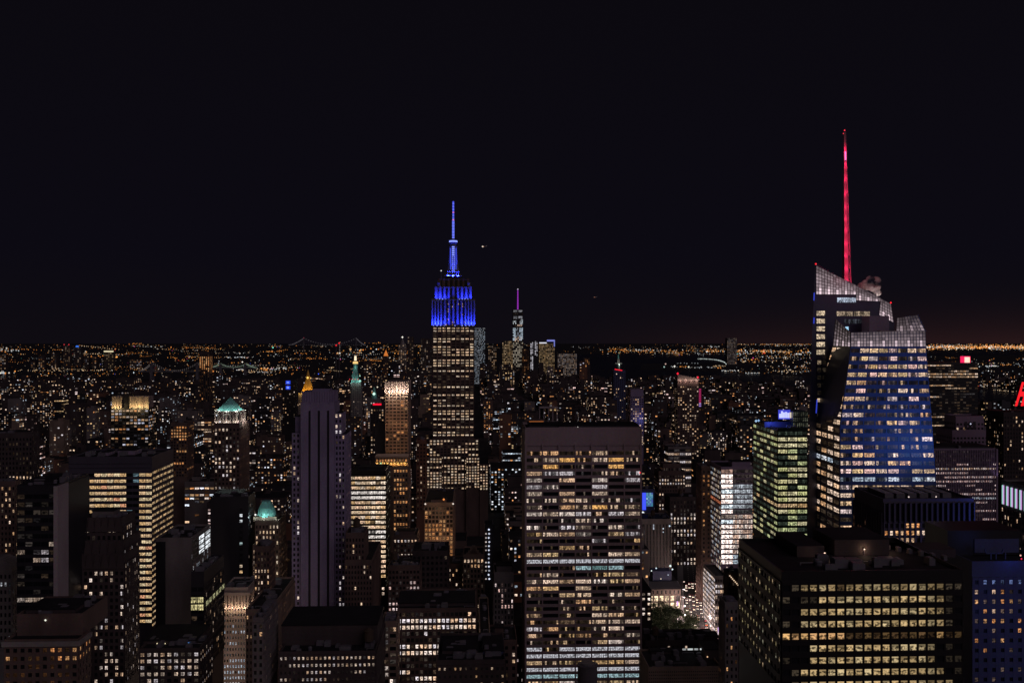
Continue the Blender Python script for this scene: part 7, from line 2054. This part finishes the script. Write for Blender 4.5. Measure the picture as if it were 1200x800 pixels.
def make_plamp():
    t = empty('park_lamp', (0, 0, 0)); m = MB(); m.prism(0, 0, 0, 4, .1, .07, 8); m.build('lamp_post', W['steel'], t)
    m = MB(); m.gem((0, 0, 4.3), .5, 0, (1.6, 1.5, 1.2)); m.build('lamp_head', LAMP, t); return t
pl0 = make_plamp()
for k, (px, Y, col, w_) in enumerate(((758, 795, 1, 'beside the gridded slab'), (795, 800, 1, 'near the middle of the trees'), (818, 830, 1, 'by the avenue'), (806, 805, 1, 'under the right hand trees'), (772, 800, 1, 'under the left hand trees'))):
    o = pl0 if k == 0 else copy_tree(pl0)
    o.location = ((px - CX) / F * Y, Y, 0)
    tag(o, f'small park lamp {w_}', 'lamp', 'lamps in the small park')
    lamp('tree_fill_light', (o.location.x, Y - 22, 33.0), (1, .95, .75), 260, o, 2)  # added high in the air to light the trees, no fixture there
m = MB(); pz = [ground(752, 712), ground(808, 712), ground(824, 752), ground(740, 772)]
m.face([(x, y, .006) for x, y, z in pz]); o = m.build('park_lawn', wallmat('lawn', (.04, .06, .025), var=.4)); tag(o, kind='structure')

# ------------------------------------------------------------------ steam over the crystal tower
sm, n_, l_, p_ = newmat('steam')
n_.remove(p_)
pv = n_.new('ShaderNodeVolumePrincipled'); pv.inputs['Color'].default_value = (.95, .9, .9, 1); pv.inputs['Anisotropy'].default_value = .2
t_ = n_.new('ShaderNodeTexCoord'); nz_ = n_.new('ShaderNodeTexNoise'); nz_.inputs['Scale'].default_value = .16; nz_.inputs['Detail'].default_value = 5
l_.new(t_.outputs['Object'], nz_.inputs['Vector'])
mr = n_.new('ShaderNodeMapRange'); l_.new(nz_.outputs['Fac'], mr.inputs[0]); mr.inputs[1].default_value, mr.inputs[2].default_value = .40, .62; mr.inputs[3].default_value, mr.inputs[4].default_value = 0, .9
l_.new(mr.outputs[0], pv.inputs['Density']); l_.new(pv.outputs[0], n_['Material Output'].inputs['Volume'])
import bmesh
bm = bmesh.new()
for px, py, r in ((1028, 343, 2.6), (1024, 336, 4.2), (1017, 334, 4.4), (1026, 329, 3.4), (1011, 336, 3.6), (1020, 327, 2.6)):
    p = at(px, py, 578)
    from mathutils import Matrix
    bmesh.ops.create_icosphere(bm, subdivisions=2, radius=r, matrix=Matrix.Translation((p[0], p[1], p[2])) @ Matrix.Scale(.8, 4, (0, 0, 1)))
me = bpy.data.meshes.new('steam'); bm.to_mesh(me); bm.free(); me.materials.append(sm)
o = bpy.data.objects.new('steam', me); COL.objects.link(o)
tag(o, 'small pale plume of steam rising behind the sloping crown of the crystal tower', 'steam', kind='stuff')
lamp('steam_fill_lamp', at(1030, 350, 574), (1, .78, .76), 9000, o, 2)  # added unseen lamp that brightens the plume
